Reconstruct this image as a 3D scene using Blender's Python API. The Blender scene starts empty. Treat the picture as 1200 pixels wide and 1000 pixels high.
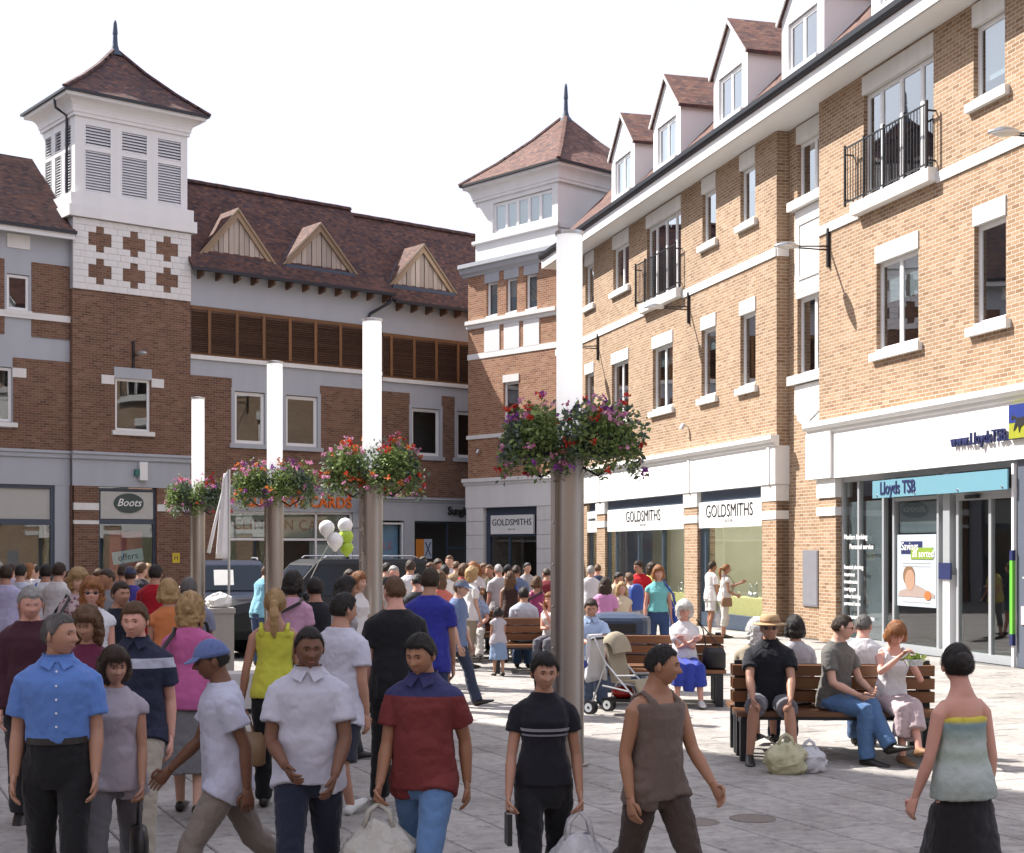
import bpy, bmesh, math, random
import numpy as np
from mathutils import Vector, Matrix, noise as mnoise
R_ = math.radians
sc = bpy.context.scene
C = sc.collection

# ------------------------------------------------------------------ camera, sky, sun, exposure
cam_d = bpy.data.cameras.new('camera'); cam = bpy.data.objects.new('camera', cam_d); C.objects.link(cam)
cam.location = (0, 0, 1.95); cam.rotation_euler = (R_(90), 0, 0)
cam_d.lens = 51.0; cam_d.sensor_width = 36; cam_d.sensor_fit = 'HORIZONTAL'
cam_d.shift_y = 145 / 1200; cam_d.clip_start = 0.1; cam_d.clip_end = 2000
sc.camera = cam

SUN_EL, SUN_TO = R_(47.5), Vector((-1.347, 0.707, 0)).normalized()     # sun stands left and ahead of the camera
world = bpy.data.worlds.new('World'); sc.world = world; world.use_nodes = True
wn = world.node_tree.nodes; wl = world.node_tree.links
bg = wn['Background']
sky = wn.new('ShaderNodeTexSky'); sky.sky_type = 'NISHITA'; sky.sun_disc = False
sky.sun_elevation = SUN_EL
sky.sun_rotation = math.atan2(SUN_TO.x, SUN_TO.y)
sky.air_density = 1.0; sky.dust_density = 1.2; sky.ozone_density = 1.0; sky.altitude = 50
hs_ = wn.new('ShaderNodeHueSaturation'); hs_.inputs['Saturation'].default_value = 0.45; wl.new(sky.outputs[0], hs_.inputs['Color'])
hz_ = wn.new('ShaderNodeMix'); hz_.data_type = 'RGBA'; hz_.blend_type = 'LIGHTEN'; hz_.inputs[0].default_value = 1.0     # even white summer haze over the whole sky
hz_.inputs[7].default_value = (5.3, 5.4, 6.5, 1); wl.new(hs_.outputs[0], hz_.inputs[6]); wl.new(hz_.outputs[2], bg.inputs[0]); bg.inputs[1].default_value = 0.085

sun_d = bpy.data.lights.new('sun', 'SUN'); sun = bpy.data.objects.new('sun', sun_d); C.objects.link(sun)
sun_d.energy = 5.0; sun_d.angle = R_(0.55); sun_d.color = (1.0, 0.955, 0.90)
to_sun = Vector((SUN_TO.x * math.cos(SUN_EL), SUN_TO.y * math.cos(SUN_EL), math.sin(SUN_EL)))
sun.rotation_euler = to_sun.to_track_quat('Z', 'Y').to_euler()
sun.location = to_sun * 60

sc.view_settings.view_transform = 'Standard'; sc.view_settings.look = 'None'
sc.view_settings.exposure = 1.15; sc.view_settings.gamma = 1.0; sc.view_settings.use_curve_mapping = False
sc.render.engine = 'CYCLES'
sc.cycles.use_denoising = True
sc.cycles.max_bounces = 5; sc.cycles.diffuse_bounces = 2; sc.cycles.glossy_bounces = 3
sc.cycles.transparent_max_bounces = 16; sc.cycles.caustics_reflective = False; sc.cycles.caustics_refractive = False

# ------------------------------------------------------------------ mesh builder
class MB:
    def __init__(s): s.v = []; s.f = []
    def quad(s, *p):
        i = len(s.v); s.v += [tuple(q) for q in p]; s.f.append(tuple(range(i, i + len(p)))); return s
    def box(s, x0, x1, y0, y1, z0, z1):
        if x0 > x1: x0, x1 = x1, x0
        if y0 > y1: y0, y1 = y1, y0
        if z0 > z1: z0, z1 = z1, z0
        i = len(s.v)
        s.v += [(x0,y0,z0),(x1,y0,z0),(x1,y1,z0),(x0,y1,z0),(x0,y0,z1),(x1,y0,z1),(x1,y1,z1),(x0,y1,z1)]
        for q in ((0,3,2,1),(4,5,6,7),(0,1,5,4),(1,2,6,5),(2,3,7,6),(3,0,4,7)): s.f.append(tuple(i+k for k in q))
        return s
    def prism(s, poly, axis, a, b):
        """poly: 2-D outline; axis 'x' -> (y,z), 'y' -> (x,z), 'z' -> (x,y); extruded from a to b"""
        n = len(poly); i = len(s.v)
        for t in (a, b):
            for (p, q) in poly:
                s.v.append({'x': (t,p,q), 'y': (p,t,q), 'z': (p,q,t)}[axis])
        s.f.append(tuple(range(i, i+n))[::-1]); s.f.append(tuple(range(i+n, i+2*n)))
        for k in range(n):
            s.f.append((i+k, i+(k+1) % n, i+n+(k+1) % n, i+n+k))
        return s
    def rings(s, rings, cap=True, close=True):
        """loft through rings of equal vertex count"""
        n = len(rings[0]); i = len(s.v)
        for r in rings: s.v += [tuple(p) for p in r]
        for k in range(len(rings)-1):
            for j in range(n if close else n-1):
                a = i+k*n+j; b = i+k*n+(j+1) % n
                s.f.append((a, b, b+n, a+n))
        if cap:
            s.f.append(tuple(range(i, i+n))[::-1]); m = i+(len(rings)-1)*n
            s.f.append(tuple(range(m, m+n)))
        return s
    def tube(s, pts, rad, n=8, flat=None, ref=None):
        """tube along a path; rad = radius or list of radius / (ra, rb); ref = direction of ra"""
        pts = [Vector(p) for p in pts]; m = len(pts)
        if not isinstance(rad, (list, tuple)): rad = [rad]*m
        t0 = (pts[1]-pts[0]).normalized()
        u = Vector(ref) if ref is not None else (Vector((1,0,0)) if abs(t0.x) < 0.8 else Vector((0,1,0)))
        rr = []
        for k in range(m):
            t = (pts[min(k+1, m-1)]-pts[max(k-1, 0)])
            t = t.normalized() if t.length > 1e-9 else t0
            u2 = u-t*u.dot(t)
            if u2.length < 1e-5: u2 = Vector((0,0,1)).cross(t)
            u = u2.normalized(); w = t.cross(u)
            ra, rb = rad[k] if isinstance(rad[k], (list, tuple)) else (rad[k], rad[k])
            rr.append([pts[k]+u*(ra*math.cos(2*math.pi*j/n))+w*(rb*math.sin(2*math.pi*j/n)) for j in range(n)])
        return s.rings(rr)
    def lathe(s, prof, n=16, c=(0,0)):
        """profile of (radius, z)"""
        rr = [[(c[0]+r*math.cos(2*math.pi*j/n), c[1]+r*math.sin(2*math.pi*j/n), z) for j in range(n)] for r, z in prof]
        return s.rings(rr)
    def ell(s, c, r, nu=12, nv=8, rot=None):
        rr = []
        for k in range(nv+1):
            th = math.pi*(0.02+0.96*k/nv)
            ring = []
            for j in range(nu):
                ph = 2*math.pi*j/nu
                p = Vector((r[0]*math.sin(th)*math.cos(ph), r[1]*math.sin(th)*math.sin(ph), -r[2]*math.cos(th)))
                if rot: p = rot @ p
                ring.append(p+Vector(c))
            rr.append(ring)
        return s.rings(rr)
    def xf(s, M, i0=0):
        s.v[i0:] = [tuple(M @ Vector(p)) for p in s.v[i0:]]; return s
    def mesh(s, name, mat=None, smooth=False, uv=True):
        me = bpy.data.meshes.new(name)
        me.from_pydata(s.v, [], s.f); me.validate(clean_customdata=False)
        if uv and len(me.polygons) < 30000: autouv(me)
        if mat is not None: me.materials.append(mat)
        if smooth: me.polygons.foreach_set('use_smooth', [True]*len(me.polygons))
        me.update(); return me
    def build(s, name, mat, parent=None, smooth=False, loc=None, rot=None):
        o = bpy.data.objects.new(name, s.mesh(name, mat, smooth)); C.objects.link(o)
        if parent is not None: o.parent = parent
        if loc is not None: o.location = loc
        if rot is not None: o.rotation_euler = rot
        return o

def autouv(me):
    """UV in metres: u runs level along the face, v up its slope"""
    uvl = me.uv_layers.new(name='UVMap')
    vs = me.vertices
    for p in me.polygons:
        n = p.normal
        t = Vector((-n.y, n.x, 0))
        if t.length < 1e-3: t = Vector((1,0,0))
        t.normalize(); b = n.cross(t)
        if abs(t.x) > abs(t.y):
            if t.x < 0: t = -t
        elif t.y < 0: t = -t
        if b.z < 0: b = -b
        for li in p.loop_indices:
            c = vs[me.loops[li].vertex_index].co
            uvl.data[li].uv = (c.dot(t), c.dot(b))

def tag(o, label=None, cat=None, group=None, kind=None):
    if label: o['label'] = label
    if cat: o['category'] = cat
    if group: o['group'] = group
    if kind: o['kind'] = kind
    return o
def thing(name, label, cat, loc=(0,0,0), rz=0.0, group=None, kind=None):
    o = bpy.data.objects.new(name, None); C.objects.link(o); o.empty_display_size = 0.2
    o.location = loc; o.rotation_euler = (0, 0, rz)
    return tag(o, label, cat, group, kind)
def copy_tree(o, parent=None):
    c = o.copy(); C.objects.link(c); c.parent = parent
    for ch in KIDS.get(o.name) or [x for x in o.children]: copy_tree(ch, c)
    return c
KIDS = {}
def inst(me, name, parent, loc=(0,0,0), rot=(0,0,0), scl=(1,1,1)):
    o = bpy.data.objects.new(name, me); C.objects.link(o); o.parent = parent
    o.location = loc; o.rotation_euler = rot; o.scale = scl
    return o

# ------------------------------------------------------------------ materials
def nodes(name):
    m = bpy.data.materials.new(name); m.use_nodes = True
    nt = m.node_tree
    return m, nt.nodes, nt.links, nt.nodes['Principled BSDF']
def mixcol(n, l, a, b, fac, mode='MIX'):
    x = n.new('ShaderNodeMix'); x.data_type = 'RGBA'; x.blend_type = mode
    for sock, v in ((x.inputs[0], fac), (x.inputs[6], a), (x.inputs[7], b)):
        if isinstance(v, (int, float)): sock.default_value = v
        elif isinstance(v, tuple): sock.default_value = v if len(v) == 4 else v+(1,)
        else: l.new(v, sock)
    return x.outputs[2]
def ramp(n, l, fac, stops):
    r = n.new('ShaderNodeValToRGB'); l.new(fac, r.inputs[0])
    e = r.color_ramp.elements
    while len(e) < len(stops): e.new(0.5)
    for k, (p, c) in enumerate(stops):
        e[k].position = p; e[k].color = c if len(c) == 4 else tuple(c)+(1,)
    return r.outputs[0]
def noise(n, l, vec, scale, detail=4, rough=0.55, dist=0):
    t = n.new('ShaderNodeTexNoise'); t.inputs['Scale'].default_value = scale; t.inputs['Detail'].default_value = detail
    t.inputs['Roughness'].default_value = rough; t.inputs['Distortion'].default_value = dist
    if vec is not None: l.new(vec, t.inputs['Vector'])
    return t.outputs['Fac']
def bump(n, l, b, h, strength=0.3, dist=0.01):
    x = n.new('ShaderNodeBump'); x.inputs['Strength'].default_value = strength; x.inputs['Distance'].default_value = dist
    l.new(h, x.inputs['Height']); l.new(x.outputs[0], b.inputs['Normal']); return x
def sc3(c, k): return tuple(min(1, x*k) for x in c[:3])

def pm(name, col, rough=0.6, metal=0.0, var=0.12, vs=6.0, bmp=0.0, bs=60.0, spec=0.5, streak=False, coat=0):
    """plain material with tonal variation and fine relief"""
    m, n, l, b = nodes(name)
    tc = n.new('ShaderNodeTexCoord'); vec = tc.outputs['Object']
    if streak:
        mp = n.new('ShaderNodeMapping'); mp.inputs['Scale'].default_value = (1.6, 1.6, 0.22); l.new(vec, mp.inputs[0]); vec2 = mp.outputs[0]
    else: vec2 = vec
    f = noise(n, l, vec2, vs, 5)
    c = mixcol(n, l, sc3(col, 1-var), sc3(col, 1+var), f)
    l.new(c, b.inputs['Base Color'])
    b.inputs['Roughness'].default_value = rough; b.inputs['Metallic'].default_value = metal
    b.inputs['Specular IOR Level'].default_value = spec
    if coat: b.inputs['Coat Weight'].default_value = coat; b.inputs['Coat Roughness'].default_value = 0.05
    if bmp: bump(n, l, b, noise(n, l, vec, bs, 3), bmp, 0.01)
    return m

def brick_mat(name, cols, mortar, bw=0.225, bh=0.075, mw=0.011, rough=0.85):
    m, n, l, b = nodes(name)
    uv = n.new('ShaderNodeTexCoord').outputs['UV']
    def bk(c1, c2, mo, bias):
        t = n.new('ShaderNodeTexBrick'); l.new(uv, t.inputs['Vector'])
        t.inputs['Color1'].default_value = c1+(1,); t.inputs['Color2'].default_value = c2+(1,); t.inputs['Mortar'].default_value = mo+(1,)
        t.inputs['Scale'].default_value = 1.0; t.inputs['Mortar Size'].default_value = mw/2; t.inputs['Mortar Smooth'].default_value = 0.15
        t.inputs['Bias'].default_value = bias; t.inputs['Brick Width'].default_value = bw; t.inputs['Row Height'].default_value = bh
        t.offset = 0.5; return t
    t1 = bk((0,0,0), (1,1,1), (0.5,0.5,0.5), 0.0)
    tone = ramp(n, l, t1.outputs['Color'], [(i/(len(cols)-1), c) for i, c in enumerate(cols)])
    big = noise(n, l, uv, 0.6, 4)
    tone = mixcol(n, l, tone, mixcol(n, l, tone, (0.55,0.5,0.45), 1.0, 'MULTIPLY'), ramp(n, l, big, [(0.45,(0,0,0)),(0.8,(0.6,0.6,0.6))]))
    fine = noise(n, l, uv, 45, 3)
    tone = mixcol(n, l, tone, mixcol(n, l, tone, (1.25,1.2,1.15), 1.0, 'MULTIPLY'), fine)
    mo = mixcol(n, l, sc3(mortar, 0.85), sc3(mortar, 1.1), noise(n, l, uv, 3, 4))
    l.new(mixcol(n, l, tone, mo, t1.outputs['Fac']), b.inputs['Base Color'])
    b.inputs['Roughness'].default_value = rough; b.inputs['Specular IOR Level'].default_value = 0.25
    inv = n.new('ShaderNodeMath'); inv.operation = 'SUBTRACT'; inv.inputs[0].default_value = 1; l.new(t1.outputs['Fac'], inv.inputs[1])
    ad = n.new('ShaderNodeMath'); ad.operation = 'MULTIPLY_ADD'; l.new(fine, ad.inputs[0]); ad.inputs[1].default_value = 0.35; l.new(inv.outputs[0], ad.inputs[2])
    bump(n, l, b, ad.outputs[0], 0.7, 0.008)
    return m

def tile_mat(name, cols, tw=0.165, th=0.1):
    m, n, l, b = nodes(name)
    uv = n.new('ShaderNodeTexCoord').outputs['UV']
    t = n.new('ShaderNodeTexBrick'); l.new(uv, t.inputs['Vector'])
    t.inputs['Color1'].default_value = (0,0,0,1); t.inputs['Color2'].default_value = (1,1,1,1); t.inputs['Mortar'].default_value = (0.2,0.2,0.2,1)
    t.inputs['Scale'].default_value = 1; t.inputs['Mortar Size'].default_value = 0.003; t.inputs['Brick Width'].default_value = tw; t.inputs['Row Height'].default_value = th
    tone = ramp(n, l, t.outputs['Color'], [(i/(len(cols)-1), c) for i, c in enumerate(cols)])
    tone = mixcol(n, l, tone, mixcol(n, l, tone, (0.6,0.58,0.6), 1.0, 'MULTIPLY'), ramp(n, l, noise(n, l, uv, 0.9, 5), [(0.4,(0,0,0)),(0.75,(0.75,0.75,0.75))]))
    tone = mixcol(n, l, tone, (0.03,0.022,0.02), t.outputs['Fac'])
    l.new(tone, b.inputs['Base Color']); b.inputs['Roughness'].default_value = 0.8; b.inputs['Specular IOR Level'].default_value = 0.3
    sp = n.new('ShaderNodeSeparateXYZ'); l.new(uv, sp.inputs[0])
    dv = n.new('ShaderNodeMath'); dv.operation = 'DIVIDE'; l.new(sp.outputs[1], dv.inputs[0]); dv.inputs[1].default_value = th
    fr = n.new('ShaderNodeMath'); fr.operation = 'FRACT'; l.new(dv.outputs[0], fr.inputs[0])
    sb = n.new('ShaderNodeMath'); sb.operation = 'SUBTRACT'; sb.inputs[0].default_value = 1; l.new(fr.outputs[0], sb.inputs[1])
    ad = n.new('ShaderNodeMath'); ad.operation = 'MULTIPLY_ADD'; l.new(t.outputs['Color'], ad.inputs[0]); ad.inputs[1].default_value = 0.35; l.new(sb.outputs[0], ad.inputs[2])
    bump(n, l, b, ad.outputs[0], 1.0, 0.022)
    return m

def glass_mat(name, tint=(0.85,0.9,0.9), refl=1.0, floor=0.05):
    m, n, l, b = nodes(name)
    n.remove(b)
    out = n['Material Output']
    tr = n.new('ShaderNodeBsdfTransparent'); tr.inputs[0].default_value = tint+(1,)
    gl = n.new('ShaderNodeBsdfGlossy'); gl.inputs['Roughness'].default_value = 0.015; gl.inputs[0].default_value = (0.95,0.97,1,1)
    nz = n.new('ShaderNodeTexCoord')
    bm = n.new('ShaderNodeBump'); bm.inputs['Strength'].default_value = 0.04; bm.inputs['Distance'].default_value = 0.02
    l.new(noise(n, l, nz.outputs['Object'], 1.3, 1), bm.inputs['Height']); l.new(bm.outputs[0], gl.inputs['Normal'])
    fr = n.new('ShaderNodeFresnel'); fr.inputs[0].default_value = 1.52
    mu = n.new('ShaderNodeMath'); mu.operation = 'MULTIPLY_ADD'; l.new(fr.outputs[0], mu.inputs[0]); mu.inputs[1].default_value = 1.7*refl; mu.inputs[2].default_value = floor
    mu.use_clamp = True
    gb = n.new('ShaderNodeNewGeometry'); iv = n.new('ShaderNodeMath'); iv.operation = 'SUBTRACT'; iv.inputs[0].default_value = 1.0; l.new(gb.outputs['Backfacing'], iv.inputs[1])
    m2 = n.new('ShaderNodeMath'); m2.operation = 'MULTIPLY'; l.new(mu.outputs[0], m2.inputs[0]); l.new(iv.outputs[0], m2.inputs[1])
    mx = n.new('ShaderNodeMixShader'); l.new(m2.outputs[0], mx.inputs[0]); l.new(tr.outputs[0], mx.inputs[1]); l.new(gl.outputs[0], mx.inputs[2])
    l.new(mx.outputs[0], out.inputs[0])
    return m

def wood_mat(name, c1, c2, scale=1.0, axis=0, rough=0.6):
    m, n, l, b = nodes(name)
    tc = n.new('ShaderNodeTexCoord'); mp = n.new('ShaderNodeMapping')
    s = [26*scale]*3; s[axis] = 1.6*scale
    mp.inputs['Scale'].default_value = s; l.new(tc.outputs['Object'], mp.inputs[0])
    oi = n.new('ShaderNodeObjectInfo')
    f = noise(n, l, mp.outputs[0], 1, 5, 0.6, 0.4)
    c = mixcol(n, l, c1, c2, f)
    c = mixcol(n, l, c, mixcol(n, l, c, (0.6,0.6,0.6), 1.0, 'MULTIPLY'), oi.outputs['Random'])
    l.new(c, b.inputs['Base Color']); b.inputs['Roughness'].default_value = rough
    bump(n, l, b, f, 0.25, 0.004)
    return m

M = {}
M['brick_tan'] = brick_mat('brick_tan', [(0.225,0.135,0.078),(0.295,0.186,0.110),(0.345,0.232,0.144),(0.28,0.172,0.102),(0.37,0.268,0.180)], (0.50,0.45,0.375), mw=0.016)
M['brick_red'] = brick_mat('brick_red', [(0.115,0.062,0.042),(0.165,0.086,0.056),(0.20,0.108,0.070),(0.15,0.078,0.052),(0.225,0.130,0.090)], (0.26,0.215,0.175), mw=0.013)
M['brick_orange'] = brick_mat('brick_orange', [(0.22,0.10,0.055),(0.31,0.15,0.085),(0.36,0.19,0.11),(0.28,0.13,0.075),(0.38,0.23,0.145)], (0.43,0.36,0.29), mw=0.015)
M['tile'] = tile_mat('roof_tile', [(0.050,0.034,0.040),(0.098,0.052,0.046),(0.15,0.072,0.054),(0.072,0.046,0.052),(0.19,0.095,0.066)])
M['tile_warm'] = tile_mat('roof_tile_warm', [(0.062,0.032,0.032),(0.125,0.055,0.042),(0.18,0.085,0.06),(0.09,0.048,0.045),(0.21,0.115,0.08)])
M['render'] = pm('grey_render', (0.42,0.44,0.48), 0.85, var=0.10, vs=1.2, bmp=0.12, bs=90, streak=True)
M['render_white'] = pm('white_render', (0.77,0.765,0.755), 0.8, var=0.09, vs=1.2, bmp=0.06, bs=90, streak=True)
M['stone_white'] = pm('white_stone', (0.74,0.73,0.71), 0.8, var=0.13, vs=3, bmp=0.15, bs=70, streak=True)
M['white'] = pm('white_paint', (0.80,0.80,0.80), 0.45, var=0.03, vs=4)
M['frame_white'] = pm('white_frame', (0.82,0.82,0.82), 0.35, var=0.02)
M['frame_grey'] = pm('grey_frame', (0.42,0.44,0.46), 0.4, 0.3, var=0.05)
M['frame_blue'] = pm('dark_blue_frame', (0.045,0.065,0.10), 0.4, var=0.1)
M['lead'] = pm('lead', (0.05,0.07,0.11), 0.65, 0.0, var=0.2, vs=8)
M['black_metal'] = pm('black_metal', (0.012,0.012,0.015), 0.4, 0.0, var=0.2)
M['gutter'] = pm('dark_gutter', (0.016,0.018,0.026), 0.45, var=0.2)
M['louvre_white'] = pm('louvre_white', (0.80,0.80,0.82), 0.55, var=0.04)
M['timber'] = wood_mat('brown_timber', (0.17,0.075,0.028), (0.29,0.14,0.055), axis=2)
M['timber_slat'] = wood_mat('louvre_slat', (0.11,0.062,0.042), (0.19,0.105,0.07), axis=0)
M['oak'] = wood_mat('weathered_oak', (0.42,0.33,0.27), (0.62,0.54,0.47), axis=2)
M['oak_trim'] = wood_mat('oak_trim', (0.30,0.20,0.12), (0.44,0.32,0.21), axis=0)
M['rafter'] = wood_mat('rafter', (0.16,0.085,0.05), (0.24,0.13,0.08), axis=1)
M['glass'] = glass_mat('window_glass')
M['glass_up'] = glass_mat('window_glass_upper', (0.72,0.78,0.8), 1.9, 0.10)
M['glass_shop'] = glass_mat('shop_glass', (0.90,0.94,0.92), 0.8, 0.02)
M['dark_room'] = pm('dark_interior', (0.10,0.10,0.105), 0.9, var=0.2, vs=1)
M['pale_room'] = pm('pale_interior', (0.62,0.60,0.50), 0.8, var=0.08, vs=1)
M['blind'] = pm('blind_fabric', (0.75,0.75,0.73), 0.8, var=0.04)
M['fascia_blue'] = pm('pale_blue_panel', (0.15,0.31,0.38), 0.3, var=0.03)
M['navy'] = pm('navy_paint', (0.015,0.022,0.09), 0.45, var=0.05)
M['panel_dark'] = pm('slate_panel', (0.10,0.115,0.15), 0.4, var=0.06)
M['sign_white'] = pm('sign_white', (0.80,0.80,0.79), 0.5, var=0.02)
M['black'] = pm('black_lettering', (0.015,0.015,0.016), 0.5, var=0.05)
M['red_letter'] = pm('orange_lettering', (0.75,0.16,0.02), 0.5, var=0.05)
M['brown_letter'] = pm('brown_lettering', (0.20,0.07,0.02), 0.5, var=0.05)
M['white_letter'] = pm('white_lettering', (0.82,0.82,0.82), 0.5, var=0.02)
M['grey_letter'] = pm('grey_lettering', (0.40,0.40,0.40), 0.5, var=0.02)
M['plaque'] = pm('grey_plaque', (0.26,0.26,0.29), 0.5, 0.3, var=0.12)
M['steel'] = pm('brushed_steel', (0.36,0.325,0.295), 0.42, 1.0, var=0.06, vs=40)
M['lamp_white'] = pm('white_lamp_panel', (0.86,0.86,0.86), 0.35, var=0.01)
M['lamp_steel'] = pm('lamp_alloy', (0.55,0.56,0.58), 0.35, 0.8, var=0.05)
M['green'] = pm('green_paint', (0.13,0.42,0.05), 0.4, var=0.05)
M['yellow'] = pm('yellow_paint', (0.65,0.48,0.04), 0.5, var=0.05)

# ------------------------------------------------------------------ frames: x to the right along a facade, y inward, z up
class Frame:
    def __init__(s, p, ang, k=1.0, z=0.0): s.p = Vector((p[0]*k, p[1]*k, z)); s.a = ang; s.k = k; s.M = Matrix.Translation(s.p) @ Matrix.Rotation(ang, 4, 'Z') @ Matrix.Scale(k, 4)
    def w(s, x, y, z=0): return s.M @ Vector((x, y, z))
    def thing(s, name, label, cat, x=0, y=0, z=0, rz=0, group=None): 
        o = thing(name, label, cat, s.w(x,y,z), s.a+rz, group); o.scale = (s.k,)*3; return o
FR = Frame((8.398, 24.197), math.atan2(-0.9664, 0.2570))      # sunlit right-hand building; x = -s
FT = Frame((1.530, 50.027), R_(-47.5))                        # corner turret with the jeweller's door
FL = Frame((-1.665, 54.446), R_(39.0), 1.035, -0.068)                        # shaded building across the square

def text(body, size, parent, loc, mat, rot=(math.pi/2,0,0), name='lettering', ext=0.006, shear=0.0, sx=1.0, align='CENTER', bold=0.0, space=1.0):
    cu = bpy.data.curves.new(name, 'FONT'); cu.body = body; cu.size = size; cu.extrude = ext; cu.shear = shear
    cu.align_x = align; cu.align_y = 'CENTER'; cu.offset = bold; cu.space_character = space; cu.resolution_u = 3
    t = bpy.data.objects.new('tmp_text', cu); C.objects.link(t)
    dg = bpy.context.evaluated_depsgraph_get(); dg.update()
    me = bpy.data.meshes.new_from_object(t.evaluated_get(dg))
    bpy.data.objects.remove(t); bpy.data.curves.remove(cu)
    me.materials.clear(); me.materials.append(mat); me.name = name
    o = bpy.data.objects.new(name, me); C.objects.link(o); o.parent = parent
    o.location = loc; o.rotation_euler = rot; o.scale = (sx, 1, 1)
    return o

def wall(mb, x0, x1, z0, z1, ops=(), y=0.0, rev=0.14):
    """front face at y with openings and their reveals"""
    xs = sorted({x0, x1, *[v for o in ops for v in o[:2] if x0 < v < x1]})
    zs = sorted({z0, z1, *[v for o in ops for v in o[2:4] if z0 < v < z1]})
    for i in range(len(xs)-1):
        for k in range(len(zs)-1):
            cx, cz = (xs[i]+xs[i+1])/2, (zs[k]+zs[k+1])/2
            if any(o[0] < cx < o[1] and o[2] < cz < o[3] for o in ops): continue
            mb.quad((xs[i],y,zs[k]), (xs[i+1],y,zs[k]), (xs[i+1],y,zs[k+1]), (xs[i],y,zs[k+1]))
    for (a, b, c, d) in [o[:4] for o in ops]:
        mb.quad((a,y,c), (a,y,d), (a,y+rev,d), (a,y+rev,c)); mb.quad((b,y,d), (b,y,c), (b,y+rev,c), (b,y+rev,d))
        mb.quad((a,y,d), (b,y,d), (b,y+rev,d), (a,y+rev,d)); mb.quad((b,y,c), (a,y,c), (a,y+rev,c), (b,y+rev,c))
    return mb

def window(root, x0, x1, z0, z1, lights=1, y=0.0, rec=0.09, fw=0.055, mat='frame_white', glass='glass_up', transom=None, name='window', blind=0.0, sash=True):
    """frame with its panes; transom = list of heights"""
    mb = MB(); a, b = y+rec, y+rec+0.06
    mb.box(x0, x0+fw, a, b, z0, z1); mb.box(x1-fw, x1, a, b, z0, z1)
    mb.box(x0+fw, x1-fw, a, b, z1-fw, z1); mb.box(x0+fw, x1-fw, a, b, z0, z0+fw)
    ws = lights if isinstance(lights, (list, tuple)) else [1.0/lights]*lights
    w = x1-x0-2*fw; x = x0+fw; cells = []
    for i, q in enumerate(ws):
        xa, xb = x, x+w*q
        if i < len(ws)-1: mb.box(xb-fw*0.6, xb+fw*0.6, a+0.002, b-0.002, z0+fw, z1-fw)
        cells.append((xa+(fw*0.6 if i else 0), xb-(fw*0.6 if i < len(ws)-1 else 0))); x = xb
    tz = sorted(transom or [])
    for t in tz:
        for xa, xb in cells: mb.box(xa, xb, a+0.004, b-0.004, t-fw*0.5, t+fw*0.5)
    zl = [z0+fw]+tz+[z1-fw]
    if sash and not tz:
        for xa, xb in cells:
            q = 0.03
            mb.box(xa, xa+q, a+0.012, b-0.01, z0+fw, z1-fw); mb.box(xb-q, xb, a+0.012, b-0.01, z0+fw, z1-fw)
            mb.box(xa+q, xb-q, a+0.012, b-0.01, z1-fw-q, z1-fw); mb.box(xa+q, xb-q, a+0.012, b-0.01, z0+fw, z0+fw+q)
    o = mb.build(name, M[mat], root)
    for xa, xb in cells:
        for k in range(len(zl)-1):
            MB().box(xa+0.004, xb-0.004, a+0.03, a+0.036, zl[k]+(fw*0.5 if k else 0)+0.002, zl[k+1]-(fw*0.5 if k < len(zl)-2 else 0)-0.002).build('pane', M[glass], o)
    if blind:
        MB().box(x0+fw, x1-fw, b+0.05, b+0.055, z1-(z1-z0)*blind, z1-fw).build('blind', M['blind'], o)
    return o

def moulding(mb, x0, x1, z, prof, y=0.0, ends=True):
    """horizontal moulding: prof = list of (projection, dz) from the bottom up, extruded along x"""
    poly = [(y+0.02, z+prof[0][1])]+[(y-p, z+d) for p, d in prof]+[(y+0.02, z+prof[-1][1])]
    mb.prism(poly, 'x', x0, x1); return mb
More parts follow.
